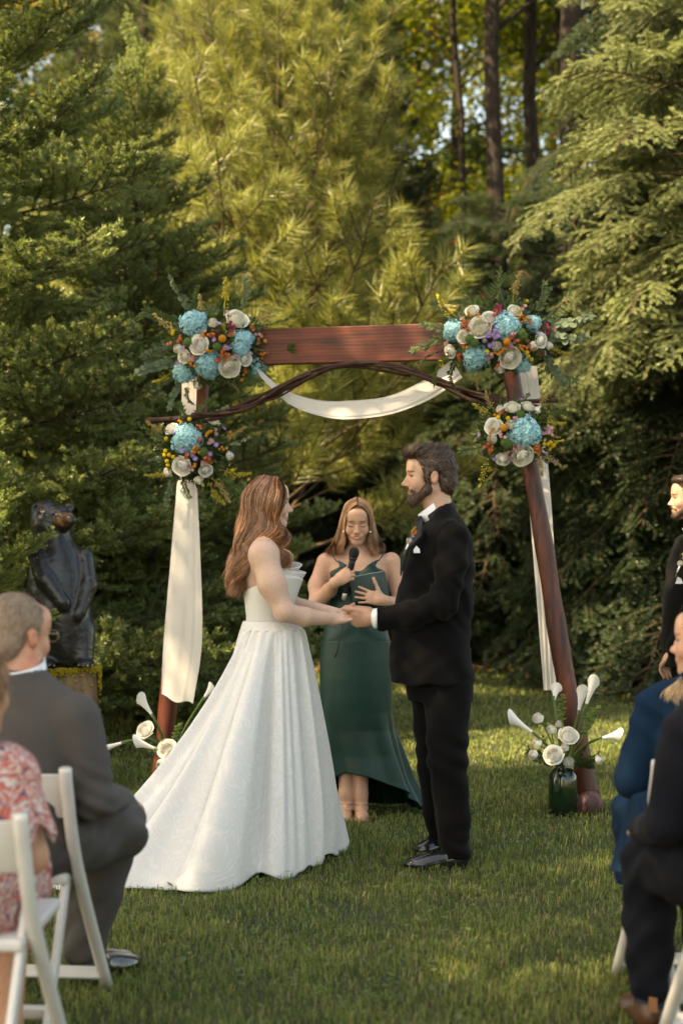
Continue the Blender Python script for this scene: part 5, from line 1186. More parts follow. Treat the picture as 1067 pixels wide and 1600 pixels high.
def two_part(petal_me, ball, pm, cm):
    m = bpy.data.meshes.new(petal_me.name); V = [tuple(v.co) for v in petal_me.vertices] + ball.v; n = len(petal_me.vertices)
    F = [tuple(p.vertices) for p in petal_me.polygons] + [tuple(i + n for i in f) for f in ball.f]; m.from_pydata(V, [], F); m.materials.append(pm); m.materials.append(cm)
    k = len(petal_me.polygons)
    for i, p in enumerate(m.polygons): p.material_index = 0 if i < k else 1
    return m
ASTER = two_part(daisy_mesh(14), disc_ball(.28, .1), FM['purple'], FM['yellow'])
SMALL = {'purple': ASTER, 'pink': two_part(daisy_mesh(9, 2, .5, 'pink_blossom'), disc_ball(.25, .2), FM['pink'], FM['pink']), 'rust': two_part(daisy_mesh(8, 2, .3, 'rust_blossom'), disc_ball(.30, .15), FM['rust'], FM['orange']),
         'magenta': two_part(daisy_mesh(7, 2, .5, 'magenta_blossom'), disc_ball(.25, .2), FM['magenta'], FM['magenta']), 'red': two_part(daisy_mesh(8, 2, .3, 'rust_blossom'), disc_ball(.3, .15), FM['rust'], FM['rust'])}
def button_mesh(name, m_):
    me = bpy.data.meshes.new(name); b = MB(); r = np.random.default_rng(3)
    b.lathe([(.01, -.8), (.6, -.65), (.9, -.2), (.95, .2), (.7, .6), (.35, .78), (.01, .82)], (0, 0, 0), 12); b.v = [(v[2], v[0], v[1]) for v in b.v]
    for i in range(60):
        z = 1 - 1.3 * (i + .5) / 60; a = i * 2.39996; q = math.sqrt(1 - z * z); d = np.array((z * .9, q * math.cos(a), q * math.sin(a))) * .93; b.box(d, (.09, .09, .09), rot_to(d))
    me.from_pydata(b.v, [], b.f); me.materials.append(m_); return me
BUT = {'yellow': button_mesh('button_flower', FM['yellow']), 'orange': button_mesh('button_flower', FM['orange']), 'green': button_mesh('green_button', FM['green'])}
LG = mat('flower_leaf', (.075, .115, .030), .5, .4, transl=.3, objrand=.25); LE = mat('eucalyptus_leaf', (.15, .20, .12), .6, .3, transl=.25, objrand=.2); LD = mat('dark_flower_leaf', (.030, .052, .018), .45, .4, transl=.2, objrand=.2); STEMG = mat('green_stem', (.10, .16, .04), .5, .4)
GOLDR = mat('goldenrod', (.42, .34, .05), .7, .2, objrand=.2); WHEAT = mat('dry_plume', (.36, .26, .10), .8, .2, objrand=.2)
def leaf_vf(c, d, up, L_, w, n=3):
    d = unit(d); s = unit(np.cross(d, up)); nn = np.cross(s, d); V = [c]; F = []
    for i in range(1, n + 1):
        t = i / (n + 1); ww = w * math.sin(PI * t ** .8); b = c + d * L_ * t - nn * .15 * L_ * t * t
        V += [b - s * ww + nn * ww * .3, b, b + s * ww + nn * ww * .3]
    V.append(c + d * L_ - nn * .15 * L_)
    for i in range(n - 1):
        a = 1 + i * 3; F += [(a, a + 3, a + 4, a + 1), (a + 1, a + 4, a + 5, a + 2)]
    e = 1 + (n - 1) * 3; F += [(0, 1, 2), (0, 2, 3), (e, e + 3, e + 1), (e + 1, e + 3, e + 2)]
    return V, F
def sprig_mesh(seed, kind):
    """unit long sprig along +x"""
    r = np.random.default_rng(seed); m = MB(); K = 12; c = np.cumsum(np.vstack([[0, 0, 0], unit(np.array((1, 0, .0)) + np.cumsum(r.normal(0, .10, (K, 3)), 0)) / K]), 0)
    m.tube(c, np.linspace(.014, .004, K + 1), 4, False); nst = len(m.f)
    if kind in ('leaf', 'euc'):
        for i in range(2, K + 1):
            for s in (-1, 1):
                d = unit(np.array((.7, s * .8, r.uniform(-.4, .4)))); 
                if kind == 'leaf': V, F = leaf_vf(c[i], d, (r.normal(0, .3), 0, 1), r.uniform(.16, .26), r.uniform(.032, .045)); m.add(V, F)
                else:
                    rr = r.uniform(.075, .115) * (1 - .03 * i); Rm = rot_to(unit(d + r.normal(0, .3, 3)), (r.normal(0, .6), r.normal(0, .6), 1)); q = c[i] + d * rr * .9
                    m.add([q + Rm @ np.array((rr * math.cos(a), rr * .9 * math.sin(a), .1 * rr * math.cos(2 * a))) for a in np.linspace(0, 2 * PI, 9)[:-1]], [tuple(range(8))])
        V, F = leaf_vf(c[-1], (1, 0, 0), (0, 0, 1), .18, .04); m.add(V, F)
    elif kind == 'plume':
        for i in range(110):
            t = r.uniform(.30, 1); p = c[int(t * K)] + r.normal(0, 1, 3) * (.085 * (1.15 - t)) * np.array((.5, 1, 1)); m.box(p + (r.uniform(0, .08), 0, 0), (.018, .012, .012), rot_to(unit(r.normal(0, 1, 3))))
    return m.mesh('sprig', False)
SPR = {k: [sprig_mesh(i * 7 + j, k) for i in range(3)] for j, k in enumerate(('leaf', 'euc', 'plume'))}
_sm = {}
def sprig(parent, p, d, L_, kind, material, seed, name='leaf_sprig'):
    key = (kind, material.name, seed % 3)
    if key not in _sm: me = SPR[kind][seed % 3].copy(); me.name = name; me.materials.append(material); _sm[key] = me
    o = link(name, _sm[key], parent); R = rot_to(unit(d), (math.sin(seed), math.cos(seed), .5)); M = np.eye(4); M[:3, :3] = R * L_; M[:3, 3] = np.array(p) - np.array(parent.location); o.matrix_local = Matrix(M.tolist()); return o
def place(parent, me, p, d, s, spin, name=None):
    o = link(name or me.name.split('.')[0], me, parent); R = rot_to(unit(d)) @ rot_x(spin); M = np.eye(4); M[:3, :3] = R * s; M[:3, 3] = np.array(p) - np.array(parent.location); o.matrix_local = Matrix(M.tolist()); return o
def cluster(label, cx, cy, rx, ry, Y, bulge, hyd, roses, small, zoom, sprigs, seed, cat='flower arrangement', name='flower_arrangement', core=True):
    r = np.random.default_rng(seed); t = thing(name, label, cat, P(cx, cy, Y)); pxs = FPX / Y
    def pos(x, y, lift=0.0):
        q = min(((x - cx) / rx) ** 2 + ((y - cy) / ry) ** 2, .98); dy = -bulge * math.sqrt(1 - q) - lift
        p = P(x, y, Y + dy); n = unit(np.array(((x - cx) / rx * .9, -math.sqrt(1 - q) - .25, -(y - cy) / ry * .9 + .12))); return p, n
    for (x, y, rr) in hyd: p, n = pos(x, y, -.01); place(t, HYD[int(r.integers(0, 2))], p - n * rr / pxs * .3, n, rr / pxs * 1.12, r.uniform(0, 6))
    for i, (x, y, rr) in enumerate(roses): p, n = pos(x, y, .015); place(t, (ROSEC if i % 3 != 1 else ROSEW)[int(r.integers(0, 2)) if rr > 9.5 else 2], p, n, rr / pxs * 1.16, r.uniform(0, 6))
    for kind, L_ in small.items():
        for (zx, zy) in L_:
            x, y = zoom[0] + zx / zoom[2], zoom[1] + zy / zoom[2]; p, n = pos(x, y, .03); n = unit(n + r.normal(0, .2, 3))
            if kind in SMALL:
                for k in range(3 if kind != 'purple' else 1): place(t, SMALL[kind], p + r.normal(0, .010, 3) * (k > 0), unit(n + r.normal(0, .2, 3)), (4.1 if kind == 'purple' else 3.2) / pxs, r.uniform(0, 6))
            elif kind == 'mustard':
                for k in range(4): place(t, BUT['orange'], p + r.normal(0, .009, 3), n, 2.2 / pxs, 0, 'mustard_button')
            elif kind == 'ball': place(t, BUT['orange'], p, n, 6 / pxs, 0, 'orange_ball')
            elif kind == 'moss': place(t, BUT['green'], p - n * .01, n, 7.5 / pxs, 0, 'green_button')
            elif kind == 'yellow': place(t, BUT['yellow'], p, n, 3.4 / pxs, 0)
    # filler foliage packed into the gaps
    if core:
        m = MB()
        for i in range(520):
            a = r.uniform(0, 2 * PI); q = r.uniform(0, 1) ** .5 * .93; x = cx + rx * q * math.cos(a); y = cy + ry * q * math.sin(a); p, n = pos(x, y, -.035 + r.uniform(-.02, .02))
            V, F = leaf_vf(p - np.array(t.location), unit(n * .5 + np.array((math.cos(a), -.2, -math.sin(a))) + r.normal(0, .5, 3)), r.normal(0, 1, 3), r.uniform(.025, .05), r.uniform(.006, .011)); m.add(V, F)
        tag(m.build('filler_leaves', LG, t, False), kind='stuff')
        m = MB()
        for i in range(160):
            a = r.uniform(0, 2 * PI); q = r.uniform(0, 1) ** .5 * .9; x = cx + rx * q * math.cos(a); y = cy + ry * q * math.sin(a); p, n = pos(x, y, -.07)
            V, F = leaf_vf(p - np.array(t.location), unit(r.normal(0, 1, 3)), n, .07, .02); m.add(V, F)
        tag(m.build('dark_filler_leaves', LD, t, False), kind='stuff')
    for i, (x, y, dx, dy, L_, kind) in enumerate(sprigs):
        p, n = pos(x, y, -.05); d = np.array((dx, r.uniform(-.35, .05), -dy)); K = {'l': ('leaf', LG, 'leaf_sprig'), 'd': ('leaf', LD, 'leaf_sprig'), 'e': ('euc', LE, 'eucalyptus_sprig'), 'g': ('plume', GOLDR, 'goldenrod_sprig'), 'w': ('plume', WHEAT, 'dry_sprig')}[kind]
        sprig(t, p, d, L_ / pxs, K[0], K[1], seed * 5 + i, K[2])
    return t
z2 = (220, 440, 3.138); z3 = (640, 430, 3.557)
cluster('large flower cluster of blue hydrangeas and white roses on the upper left arch corner', 335, 540, 82, 66, 9.66, .20,
    [(301, 504, 21), (381, 530, 16), (377, 545, 14), (325, 571, 21), (285, 583, 17), (402, 574, 15), (313, 497, 10)],
    [(371, 498, 16), (311, 539, 14), (359, 574, 15), (287.5, 557, 10), (384, 561, 10), (278, 545, 8.5), (333, 504, 9), (309, 602, 8.5)],
    {'ball': [(400, 280)], 'rust': [(185, 290), (200, 280), (150, 300), (340, 265), (355, 258), (435, 262), (550, 235), (400, 345), (395, 370), (430, 365), (410, 385), (575, 290), (380, 390), (510, 430), (600, 255)], 'mustard': [(335, 345), (312, 260), (262, 395), (238, 402), (490, 465), (595, 360)],
     'purple': [(427, 325), (540, 350), (360, 285), (385, 205), (208, 325), (415, 320), (180, 400)], 'yellow': [(160, 242), (158, 255), (620, 280), (610, 292)], 'moss': [(380, 318), (230, 300)], 'pink': [(255, 365), (300, 265), (580, 260), (425, 150), (465, 372), (255, 385)], 'magenta': [(440, 215), (455, 225)]}, z2,
    [(300, 490, -.5, -1, 62, 'e'), (285, 510, -1, -.5, 60, 'l'), (280, 540, -1, .05, 58, 'e'), (280, 560, -1, .5, 66, 'e'), (285, 590, -.7, .9, 52, 'e'), (350, 490, .2, -1, 60, 'g'), (370, 490, .6, -1, 62, 'l'), (400, 520, 1, -.5, 62, 'l'), (405, 540, 1, .1, 60, 'l'), (395, 570, .9, .6, 45, 'l'), (400, 545, 1, .25, 58, 'w'),
     (320, 500, -.1, -1, 44, 'w'), (385, 580, .5, 1, 40, 'l'), (285, 520, -1, -.2, 55, 'w'), (295, 600, -.2, 1, 34, 'l'), (310, 488, -.4, -1, 40, 'l'), (395, 505, 1, -.8, 40, 'w'), (272, 560, -1, .2, 46, 'd'), (360, 590, .2, 1, 26, 'w'), (270, 580, -.8, .7, 40, 'g')], 31)
cluster('smaller flower cluster with one blue hydrangea halfway up the left arch post', 302, 702, 58, 50, 9.66, .15,
    [(291, 684, 23)], [(333, 657, 11), (284, 728, 14), (263, 738, 9.5), (359, 712, 9), (322, 735, 10), (268, 670, 10), (311, 750, 9)],
    {'purple': [(200, 830), (255, 850), (268, 868), (160, 735), (410, 720), (370, 800), (340, 845)], 'mustard': [(268, 815), (262, 830), (275, 825), (325, 755), (340, 745), (395, 815), (265, 905), (440, 745), (190, 690)], 'rust': [(290, 775), (230, 850), (330, 880), (335, 870), (290, 710), (320, 860)], 'pink': [(335, 790), (305, 885), (350, 785), (365, 745), (248, 912)],
     'yellow': [(122, 830), (130, 880), (160, 860), (125, 770), (240, 675), (140, 850), (135, 900), (118, 850), (450, 925)], 'moss': [(310, 835)]}, z2,
    [(275, 690, -1, -.35, 42, 'l'), (265, 710, -1, .2, 36, 'd'), (268, 735, -1, .6, 46, 'g'), (270, 745, -.5, 1, 44, 'e'), (320, 740, .9, .5, 62, 'w'), (335, 730, 1, .4, 60, 'g'), (325, 750, .5, 1, 52, 'g'), (340, 690, 1, -.3, 52, 'w'), (345, 700, .9, -.1, 46, 'e'), (290, 670, -.3, -1, 46, 'l'), (310, 665, .0, -1, 44, 'l'), (320, 660, .6, -.7, 42, 'e'), (265, 680, -.9, -.6, 44, 'w'), (290, 745, -.1, 1, 36, 'l'), (335, 735, .8, .7, 56, 'l')], 32)
cluster('widest flower cluster of blue hydrangeas and cream roses on the upper right arch corner', 775, 522, 90, 60, 9.12, .20,
    [(707, 516, 17), (791, 508, 22), (742, 558, 20), (834, 504, 13), (817, 569, 15), (738, 572, 12)],
    [(749, 511, 16), (763, 497, 11), (797, 559, 16), (724, 526, 10), (703, 549, 10), (737, 485, 10), (804, 485, 10), (845, 532, 11), (777, 542, 9), (834, 541, 9), (781, 576, 9.4), (858, 540, 8)],
    {'ball': [(540, 370)], 'rust': [(290, 285), (310, 270), (320, 300), (275, 440), (280, 470), (565, 345), (595, 365), (540, 400), (685, 410), (660, 395), (490, 500)], 'mustard': [(620, 240), (640, 250), (600, 235), (655, 255), (495, 435), (510, 425), (310, 400), (390, 225), (330, 220), (480, 220), (620, 410)],
     'yellow': [(650, 145), (430, 425), (650, 430), (658, 450), (675, 468), (172, 480), (605, 197), (178, 500)], 'purple': [(440, 320), (475, 305), (495, 315), (415, 360), (465, 380), (445, 390), (475, 345), (710, 320), (560, 385), (435, 335), (490, 335), (460, 330)],
     'pink': [(445, 285), (455, 440), (440, 455), (210, 375), (625, 190), (670, 265), (570, 330), (300, 240)], 'magenta': [(440, 120), (430, 130), (460, 125), (415, 118), (480, 185), (500, 195), (470, 200), (490, 210), (765, 300), (775, 320), (760, 285)], 'moss': [(635, 335), (355, 375), (335, 355), (620, 320)]}, z3,
    [(720, 500, -1, -.6, 62, 'g'), (715, 500, -.9, -.9, 52, 'l'), (700, 530, -1, .1, 62, 'l'), (700, 545, -1, .35, 52, 'd'), (715, 560, -.6, 1, 46, 'd'), (765, 490, 0, -1, 62, 'l'), (775, 480, .2, -1, 56, 'l'), (800, 480, .3, -1, 60, 'w'), (830, 490, .9, -.9, 52, 'l'), (850, 510, 1, .1, 72, 'e'), (850, 525, 1, .35, 66, 'e'), (845, 550, .8, .9, 60, 'e'), (850, 540, 1, .3, 46, 'g'), (850, 500, 1, -.7, 52, 'w'),
     (850, 560, .6, 1, 60, 'l'), (725, 490, -1, -.3, 50, 'w'), (720, 545, -1, .5, 66, 'l'), (835, 485, .6, -1, 40, 'e'), (740, 480, -.5, -1, 40, 'l'), (750, 578, -.2, 1, 34, 'w'), (840, 500, 1, -.3, 60, 'l'), (705, 520, -1, -.3, 46, 'l')], 33)
cluster('smaller flower cluster with one blue hydrangea near the top of the right arch post', 803, 678, 62, 50, 9.12, .15,
    [(821, 674, 25)], [(816, 712, 16), (771, 666, 13), (800, 636, 11.5), (824, 635, 10.5), (785, 718, 10.5), (797, 663, 9), (768, 686, 9), (781, 639, 8), (840, 640, 7)],
    {'ball': [(522, 847)], 'yellow': [(765, 940), (775, 965), (790, 950), (745, 940), (800, 945), (765, 765), (490, 790), (545, 795), (780, 930)], 'rust': [(435, 935), (455, 970), (700, 945), (720, 980), (500, 765), (715, 960), (520, 750), (430, 950)], 'mustard': [(480, 765), (465, 860), (700, 960)],
     'purple': [(385, 885), (400, 985), (470, 1020), (800, 1030), (620, 690), (760, 990)], 'pink': [(590, 795), (745, 855), (760, 870), (740, 880), (510, 895), (545, 990), (560, 1020), (580, 960), (600, 950), (785, 865), (765, 840)], 'moss': [(620, 770), (530, 930), (545, 945)]}, z3,
    [(775, 650, -1, -.2, 50, 'g'), (775, 645, -.8, -.8, 42, 'w'), (770, 690, -1, .3, 54, 'l'), (775, 715, -1, .8, 56, 'g'), (780, 720, -.5, 1, 42, 'w'), (785, 715, -1, .5, 52, 'l'), (835, 650, 1, -.4, 50, 'l'), (840, 660, 1, -.1, 46, 'g'), (835, 645, .6, -.7, 46, 'w'), (840, 700, .7, .9, 50, 'w'), (845, 690, 1, .3, 36, 'g'), (830, 700, .5, 1, 50, 'w'), (810, 640, .3, -1, 30, 'l'), (845, 675, 1, .2, 34, 'w')], 34)
# vases with callas
GLASS = mat('dark_green_glass', (.004, .016, .007), .06, .6, coat=.5)
def calla(parent, head, base, root_pt, bend, s=1.0, name='calla_lily'):
    """white trumpet from base (where it joins its stem) to head"""
    head, base, root_pt = map(np.array, (head, base, root_pt)); d = unit(head - base); L_ = np.linalg.norm(head - base) * 1.05; R = rot_to(d, (0, -.6, .5)); V = []; n, K = 16, 9
    for i in range(K):
        t = i / (K - 1); rr = (.007 + .017 * t ** 1.6) * s
        for j in range(n):
            a = 2 * PI * j / n; lip = max(0, math.cos(a)) * t ** 3 * .35 * L_; fl = 1 + .35 * t ** 4
            V.append(base + R @ np.array((L_ * t + lip - .15 * L_ * t ** 3 * (math.cos(a) < 0) * -math.cos(a), rr * fl * math.sin(a), rr * fl * math.cos(a) + .25 * lip)) - np.array(parent.location))
    F = [(i * n + j, i * n + (j + 1) % n, (i + 1) * n + (j + 1) % n, (i + 1) * n + j) for i in range(K - 1) for j in range(n)]
    m = MB(); m.add(V, F); o = m.build(name, FM['white'], parent)
    st = spline([root_pt - np.array(parent.location), (root_pt + base) / 2 + np.array(bend) - np.array(parent.location), base - np.array(parent.location), base + d * .02 - np.array(parent.location)], 16)
    m = MB(); m.tube(st, .0075, 7); m.build('stem', STEMG, o); o.children[0].matrix_parent_inverse = Matrix()
    m = MB(); m.tube([base + d * L_ * .3 - np.array(parent.location), base + d * L_ * .9 - np.array(parent.location)], [.003, .004], 6); m.build('spadix', FM['yellow'], o)
def vase(X, Y, label):
    v = thing('vase', label, 'vase', (X, Y, 0)); m = MB(); m.lathe([(.068, .0), (.075, .008), (.076, .10), (.076, .185), (.070, .215), (.052, .238), (.040, .246), (.038, .262), (.042, .268), (.036, .268), (.032, .25)], (0, 0, 0), 32); m.build('glass', GLASS, v); return v
def bouquet(label, Yv, roses, callas, bells, mouth, seed):
    r = np.random.default_rng(seed); t = thing('bouquet', label, 'bouquet', mouth)
    for (x, y, rr, dy) in roses:
        p = P(x, y, Yv + dy); n = unit(np.array((p[0] - mouth[0], -.25, (p[2] - mouth[2]) + .05))); place(t, ROSEW[0 if rr > 11 else 2], p, n, rr / FPX * Yv * 1.1, r.uniform(0, 6))
        m = MB(); m.tube(spline([mouth - (0, 0, .03), mouth * .45 + p * .55 + r.normal(0, .015, 3), p], 10) - mouth, .0035, 5); m.build('stem', STEMG, t)
    for (h, b, dy, bend) in callas: calla(t, P(*h, Yv + dy), P(*b, Yv + dy * .8), mouth - (0, 0, .02), bend)
    for (x, y, L_, dx, dz) in bells:
        p = P(x, y, Yv - .05); m = MB(); m.tube(spline([mouth, (mouth + p) / 2 + (0, -.02, 0), p], 10) - mouth, .004, 5)
        for i in range(12):
            u = i / 11; q = p + np.array((dx, 0, dz)) * (u - .3) * L_; a = i * 2.4
            m.lathe([(.002, 0), (.012, .006), (.016, .014)], q - mouth + (math.cos(a) * .012, math.sin(a) * .012, 0), 7)
        m.build('bell_flower', mat('bells_green', (.20, .29, .09), .6, .3, transl=.3), t, False)
    for i in range(16):
        a = i * 2.4; p = mouth + np.array((math.cos(a) * .03, math.sin(a) * .03, .0)); sprig(t, p, (math.cos(a) * 1.0, math.sin(a) - .3, r.uniform(.1, .9)), r.uniform(.10, .17), 'leaf', (LG, LD)[i % 2], i)
    return t
vx, vy = X_at(878, 9.06), 9.06
vase(vx, vy, 'dark green glass vase standing at the foot of the right arch post')
bouquet('white calla lilies and roses in the green vase at the right post', 9.0, [(887.5, 1149, 15, -.05), (863.7, 1179.5, 15, -.12), (888.5, 1191, 10.5, -.10), (840, 1122, 11, -.02), (861, 1140, 9.5, .0), (882, 1167, 8, -.08), (838, 1161, 9.5, -.06), (832, 1179, 9.5, -.08), (936, 1187, 9, -.05), (873, 1131, 7, .03)],
    [((801, 1124), (835, 1147), -.08, (0, 0, .02)), ((909, 1082), (903, 1115), -.02, (0, 0, .0)), ((926, 1068), (914, 1105), -.05, (.01, 0, 0)), ((963, 1149), (935, 1154), -.06, (0, 0, .03)), ((868, 1077), (865, 1094), .12, (0, 0, .0))],
    [(877, 1115, .12, .05, 1), (921, 1120, .10, .6, .6), (915, 1142, .08, .5, 1)], np.array((vx, vy, .262)), 41)
vx, vy = X_at(270, 9.62), 9.62
vase(vx, vy, 'dark green glass vase half hidden behind the bridal gown by the left post')
bouquet('white calla lilies and roses by the left arch post behind the gown', 9.55, [(227, 1140, 14, -.08), (262, 1171, 15, -.12), (253, 1196, 11, -.14), (247, 1172, 9, -.05), (300, 1168, 11, -.1), (285, 1190, 12, -.1)],
    [((222, 1094), (240, 1120), -.05, (0, 0, .0)), ((156, 1172), (196, 1159), -.10, (0, 0, .05)), ((331, 1076), (317, 1093), -.05, (.0, 0, .02)), ((216, 1160), (246, 1171), -.14, (0, 0, .03))],
    [(276, 1150, .08, .3, 1), (216, 1158, .06, .5, -.3)], np.array((vx, vy, .262)), 42)
# boutonniere on the groom
def boutonniere(px, py, Y, label, sc=1.0):
    t = thing('boutonniere', label, 'boutonniere', P(px, py, Y)); k = sc / (FPX / Y)
    place(t, ROSEW[2], P(px, py, Y), (-.3, -1, .2), 6.2 * k * 1.1, 1); d = unit(P(px + 9, py - 18, Y) - P(px, py, Y))
    c = np.array(t.location)
    for i, (kind, u, v) in enumerate((('purple', 8, 3), ('rust', 13, 5), ('rust', 11, 1), ('rust', 16, 4))): place(t, SMALL[kind], P(px + u * .45, py - u * .95, Y) + np.array((.002 * v, -.004, 0)), (-.2, -1, .3), 2.8 * k, i)
    for i in range(4): place(t, BUT['orange'], P(px + 5 + i * 1.2, py - 13 - i * 2, Y - .003), (0, -1, 0), 1.7 * k, 0, 'mustard_button')
    sprig(t, P(px + 2, py - 6, Y), (.35, -.1, 1), 20 * k, 'plume', GOLDR, 1, 'goldenrod_sprig'); sprig(t, P(px, py - 4, Y), (.0, -.1, 1), 14 * k, 'leaf', LG, 2)
    m = MB(); a = P(px - 1, py + 5, Y) - c; b = P(px - 5, py + 14, Y) - c; m.tube([a, b], .005 * sc, 8); m.build('ribbon', SHIRT, t)
    m = MB()
    for q in (-1, 0, 1): m.tube([b, P(px - 8 + q, py + 23, Y) - c], .0016 * sc, 5)
    m.build('stem', STEMG, t)
boutonniere(639, 845, 7.585, 'white bud boutonniere with orange sprigs pinned to the groom')
# ================================================================== bear on a stump
by = 10.4; KB = PX(by); bx = lambda px: X_at(px, by)
stump = thing('tree_stump', 'tall mossy tree stump used as a pedestal', 'stump', (bx(107), by, 0)); ztop = KB.z(1043)
n, K = 40, 16; V = []; r = np.random.default_rng(4)
for i in range(K):
    z = ztop * i / (K - 1)
    for j in range(n): a = 2 * PI * j / n; rr = (.178 + .035 * (1 - i / (K - 1)) ** 1.5) * (1 + .035 * math.sin(a * 7 + .3 * i) + .03 * math.sin(a * 13 + 1) + r.normal(0, .012)); V.append((rr * math.cos(a), rr * math.sin(a), z))
F = [(i * n + j, i * n + (j + 1) % n, (i + 1) * n + (j + 1) % n, (i + 1) * n + j) for i in range(K - 1) for j in range(n)]
m = MB(); m.add(V, F); m.build('bark', mat('stump_bark', (.30, .20, .12), .9, .2, color2=(.09, .05, .03), vscale=6, bump=1.0, bscale=20, stretch=(2.2, 2.2, .5)), stump)
m = MB(); m.add(V[-n:], [tuple(range(n))]); m.build('cut_face', mat('stump_top', (.26, .17, .10), .9, .2, var=.5, vscale=15), stump, False)
m = MB()
for i in range(1500):
    a = r.uniform(0, 2 * PI); dz = r.exponential(.05) * (1 + .8 * math.sin(a * 5)); dz = min(abs(dz), .34); rr = .186 + .012 * r.uniform(0, 1); c = np.array((rr * math.cos(a), rr * math.sin(a), ztop - dz + .008))
    if math.sin(a * 3 + 1) + r.normal(0, .5) < -.1 and dz > .02: continue
    m.box(c, (.006, .006, .004), rot_to(unit(r.normal(0, 1, 3))))
tag(m.build('moss', mat('yellow_moss', (.36, .27, .03), .9, .1), stump, False), kind='stuff')
bear = thing('bear_statue', 'black carved bear statue standing upright on the mossy stump', 'statue', (bx(98), by, ztop + .004))
bw = unit((.80, -.55, .12)); S = SDF((bx(20), by - .35, ztop - .02), (bx(165), by + .35, KB.z(780)), .0075)
K_ = lambda px, py, dy=0: KB(px, py, dy)
S.tower(KB.rows([(1036, 62, 142, .16), (1010, 52, 146, .19), (970, 42, 146, .21), (930, 42, 142, .20), (895, 46, 138, .18), (865, 50, 128, .15), (845, 54, 116, .12), (825, 54, 110, .105)]), .04)
S.ell(K_(78, 815), (.115, .115, .105), None, .04); S.ell(K_(72, 800, .02), (.08, .09, .075), None, .03)
S.cone(K_(84, 812, -.03), K_(108, 812, -.12), .062, .040, .03); S.ell(K_(112, 813, -.14), (.032, .034, .030), None, .02); S.cone(K_(90, 822, -.04), K_(106, 822, -.11), .04, .026, .02)
S.ell(K_(97, 806, .0), (.055, .085, .062), None, .04)
for px, dy in ((57, -.02), (109, .01)):
    S.ell(K_(px, 794, dy), (.030, .020, .030), None, .01); S.ell(K_(px, 794, dy - .02), (.015, .012, .016), None, .006, 'sub')
S.chain([K_(60, 868, -.10), K_(72, 905, -.17), K_(98, 940, -.20)], [.062, .052, .040], .02); S.ell(K_(101, 945, -.20), (.036, .03, .04), None, .015)
S.chain([K_(132, 872, -.02), K_(138, 915, -.08), K_(126, 955, -.15)], [.060, .055, .038], .02); S.ell(K_(122, 962, -.16), (.036, .03, .038), None, .015)
S.chain([K_(66, 985, -.08), K_(70, 1028, -.12)], [.085, .065], .03); S.chain([K_(130, 985, -.06), K_(130, 1028, -.10)], [.075, .062], .03)
for px in (74, 134):
    S.ell(K_(px, 1036, -.17), (.055, .08, .022), None, .02)
    for q in (-1.5, -.5, .5, 1.5): S.cone(K_(px + q * 7, 1037, -.225), K_(px + q * 7.5, 1041, -.255), .011, .006, .006)
S.disp(lambda x, y, z: .0015 * np.sin(70 * x + 5 * np.sin(40 * z)) * np.sin(62 * z + 4 * np.sin(50 * y)) )
def bearcol(V):
    C = np.ones((len(V), 3)) * .014; d = np.linalg.norm((V - K_(103, 812, -.12)) / np.array((.075, .07, .042)), axis=1); C[d < 1] = (.085, .045, .02)
    nose = np.linalg.norm(V - K_(115, 808, -.165), axis=1) < .026; C[nose] = (.01, .01, .01)
    claw = (V[:, 2] < KB.z(1034)) & (V[:, 1] < by - .215); C[claw] = (.20, .19, .16); return C
S.build('body', mat('varnished_black_wood', (1, 1, 1), .38, .5, tint=True, coat=.25, bump=.12, bscale=40), bear, 1, bearcol)
for px, dy in ((84, -.105), (100, -.055)): m = MB(); m.lathe([(.001, -.008), (.008, 0), (.001, .008)], K_(px, 803, dy) - np.array(bear.location), 10); m.build('eye', LEATHER, bear)
spk = thing('speaker', 'small black round topped speaker standing beside the stump', 'speaker', (bx(152), by - .5, 0)); m = MB()
m.lathe([(.05, 0), (.056, .01), (.056, .36), (.050, .40), (.035, .42), (.001, .425)], (0, 0, 0), 22); m.build('housing', BLK if 'BLK' in globals() else LEATHER, spk); m = MB(); m.lathe([(.0575, .06), (.0575, .30)], (0, 0, 0), 22); m.build('grille', mat('speaker_grille', (.02, .02, .02), .7, .3, bump=1, bscale=300), spk)
gr = thing('goldenrod_plant', 'yellow flowering goldenrod clump at the left edge below the young spruce', 'plant', (X_at(-22, 9.7), 9.7, 0)); r = np.random.default_rng(6)
for i in range(9):
    a = r.uniform(0, 6.28); b_ = np.array((r.uniform(-.1, .12), r.uniform(-.1, .1), 0)); h = r.uniform(.85, 1.10); tp = b_ + np.array((math.cos(a) * .12, math.sin(a) * .12, h)); m = MB(); m.tube(spline([b_, (b_ + tp) / 2 + r.normal(0, .02, 3), tp], 8), .004, 5)
    for q in range(26): u = r.uniform(.15, .9); c = b_ + (tp - b_) * u; V, F = leaf_vf(c, (r.normal(), r.normal(), .3), (0, 0, 1), .09, .008); m.add(V, F)
    m.build('stem', LG, gr, False); sprig(gr, np.array(gr.location) + tp - (0, 0, .12), (r.normal(0, .2), r.normal(0, .2), 1),   .20, 'plume', GOLDR, i, 'goldenrod_sprig')
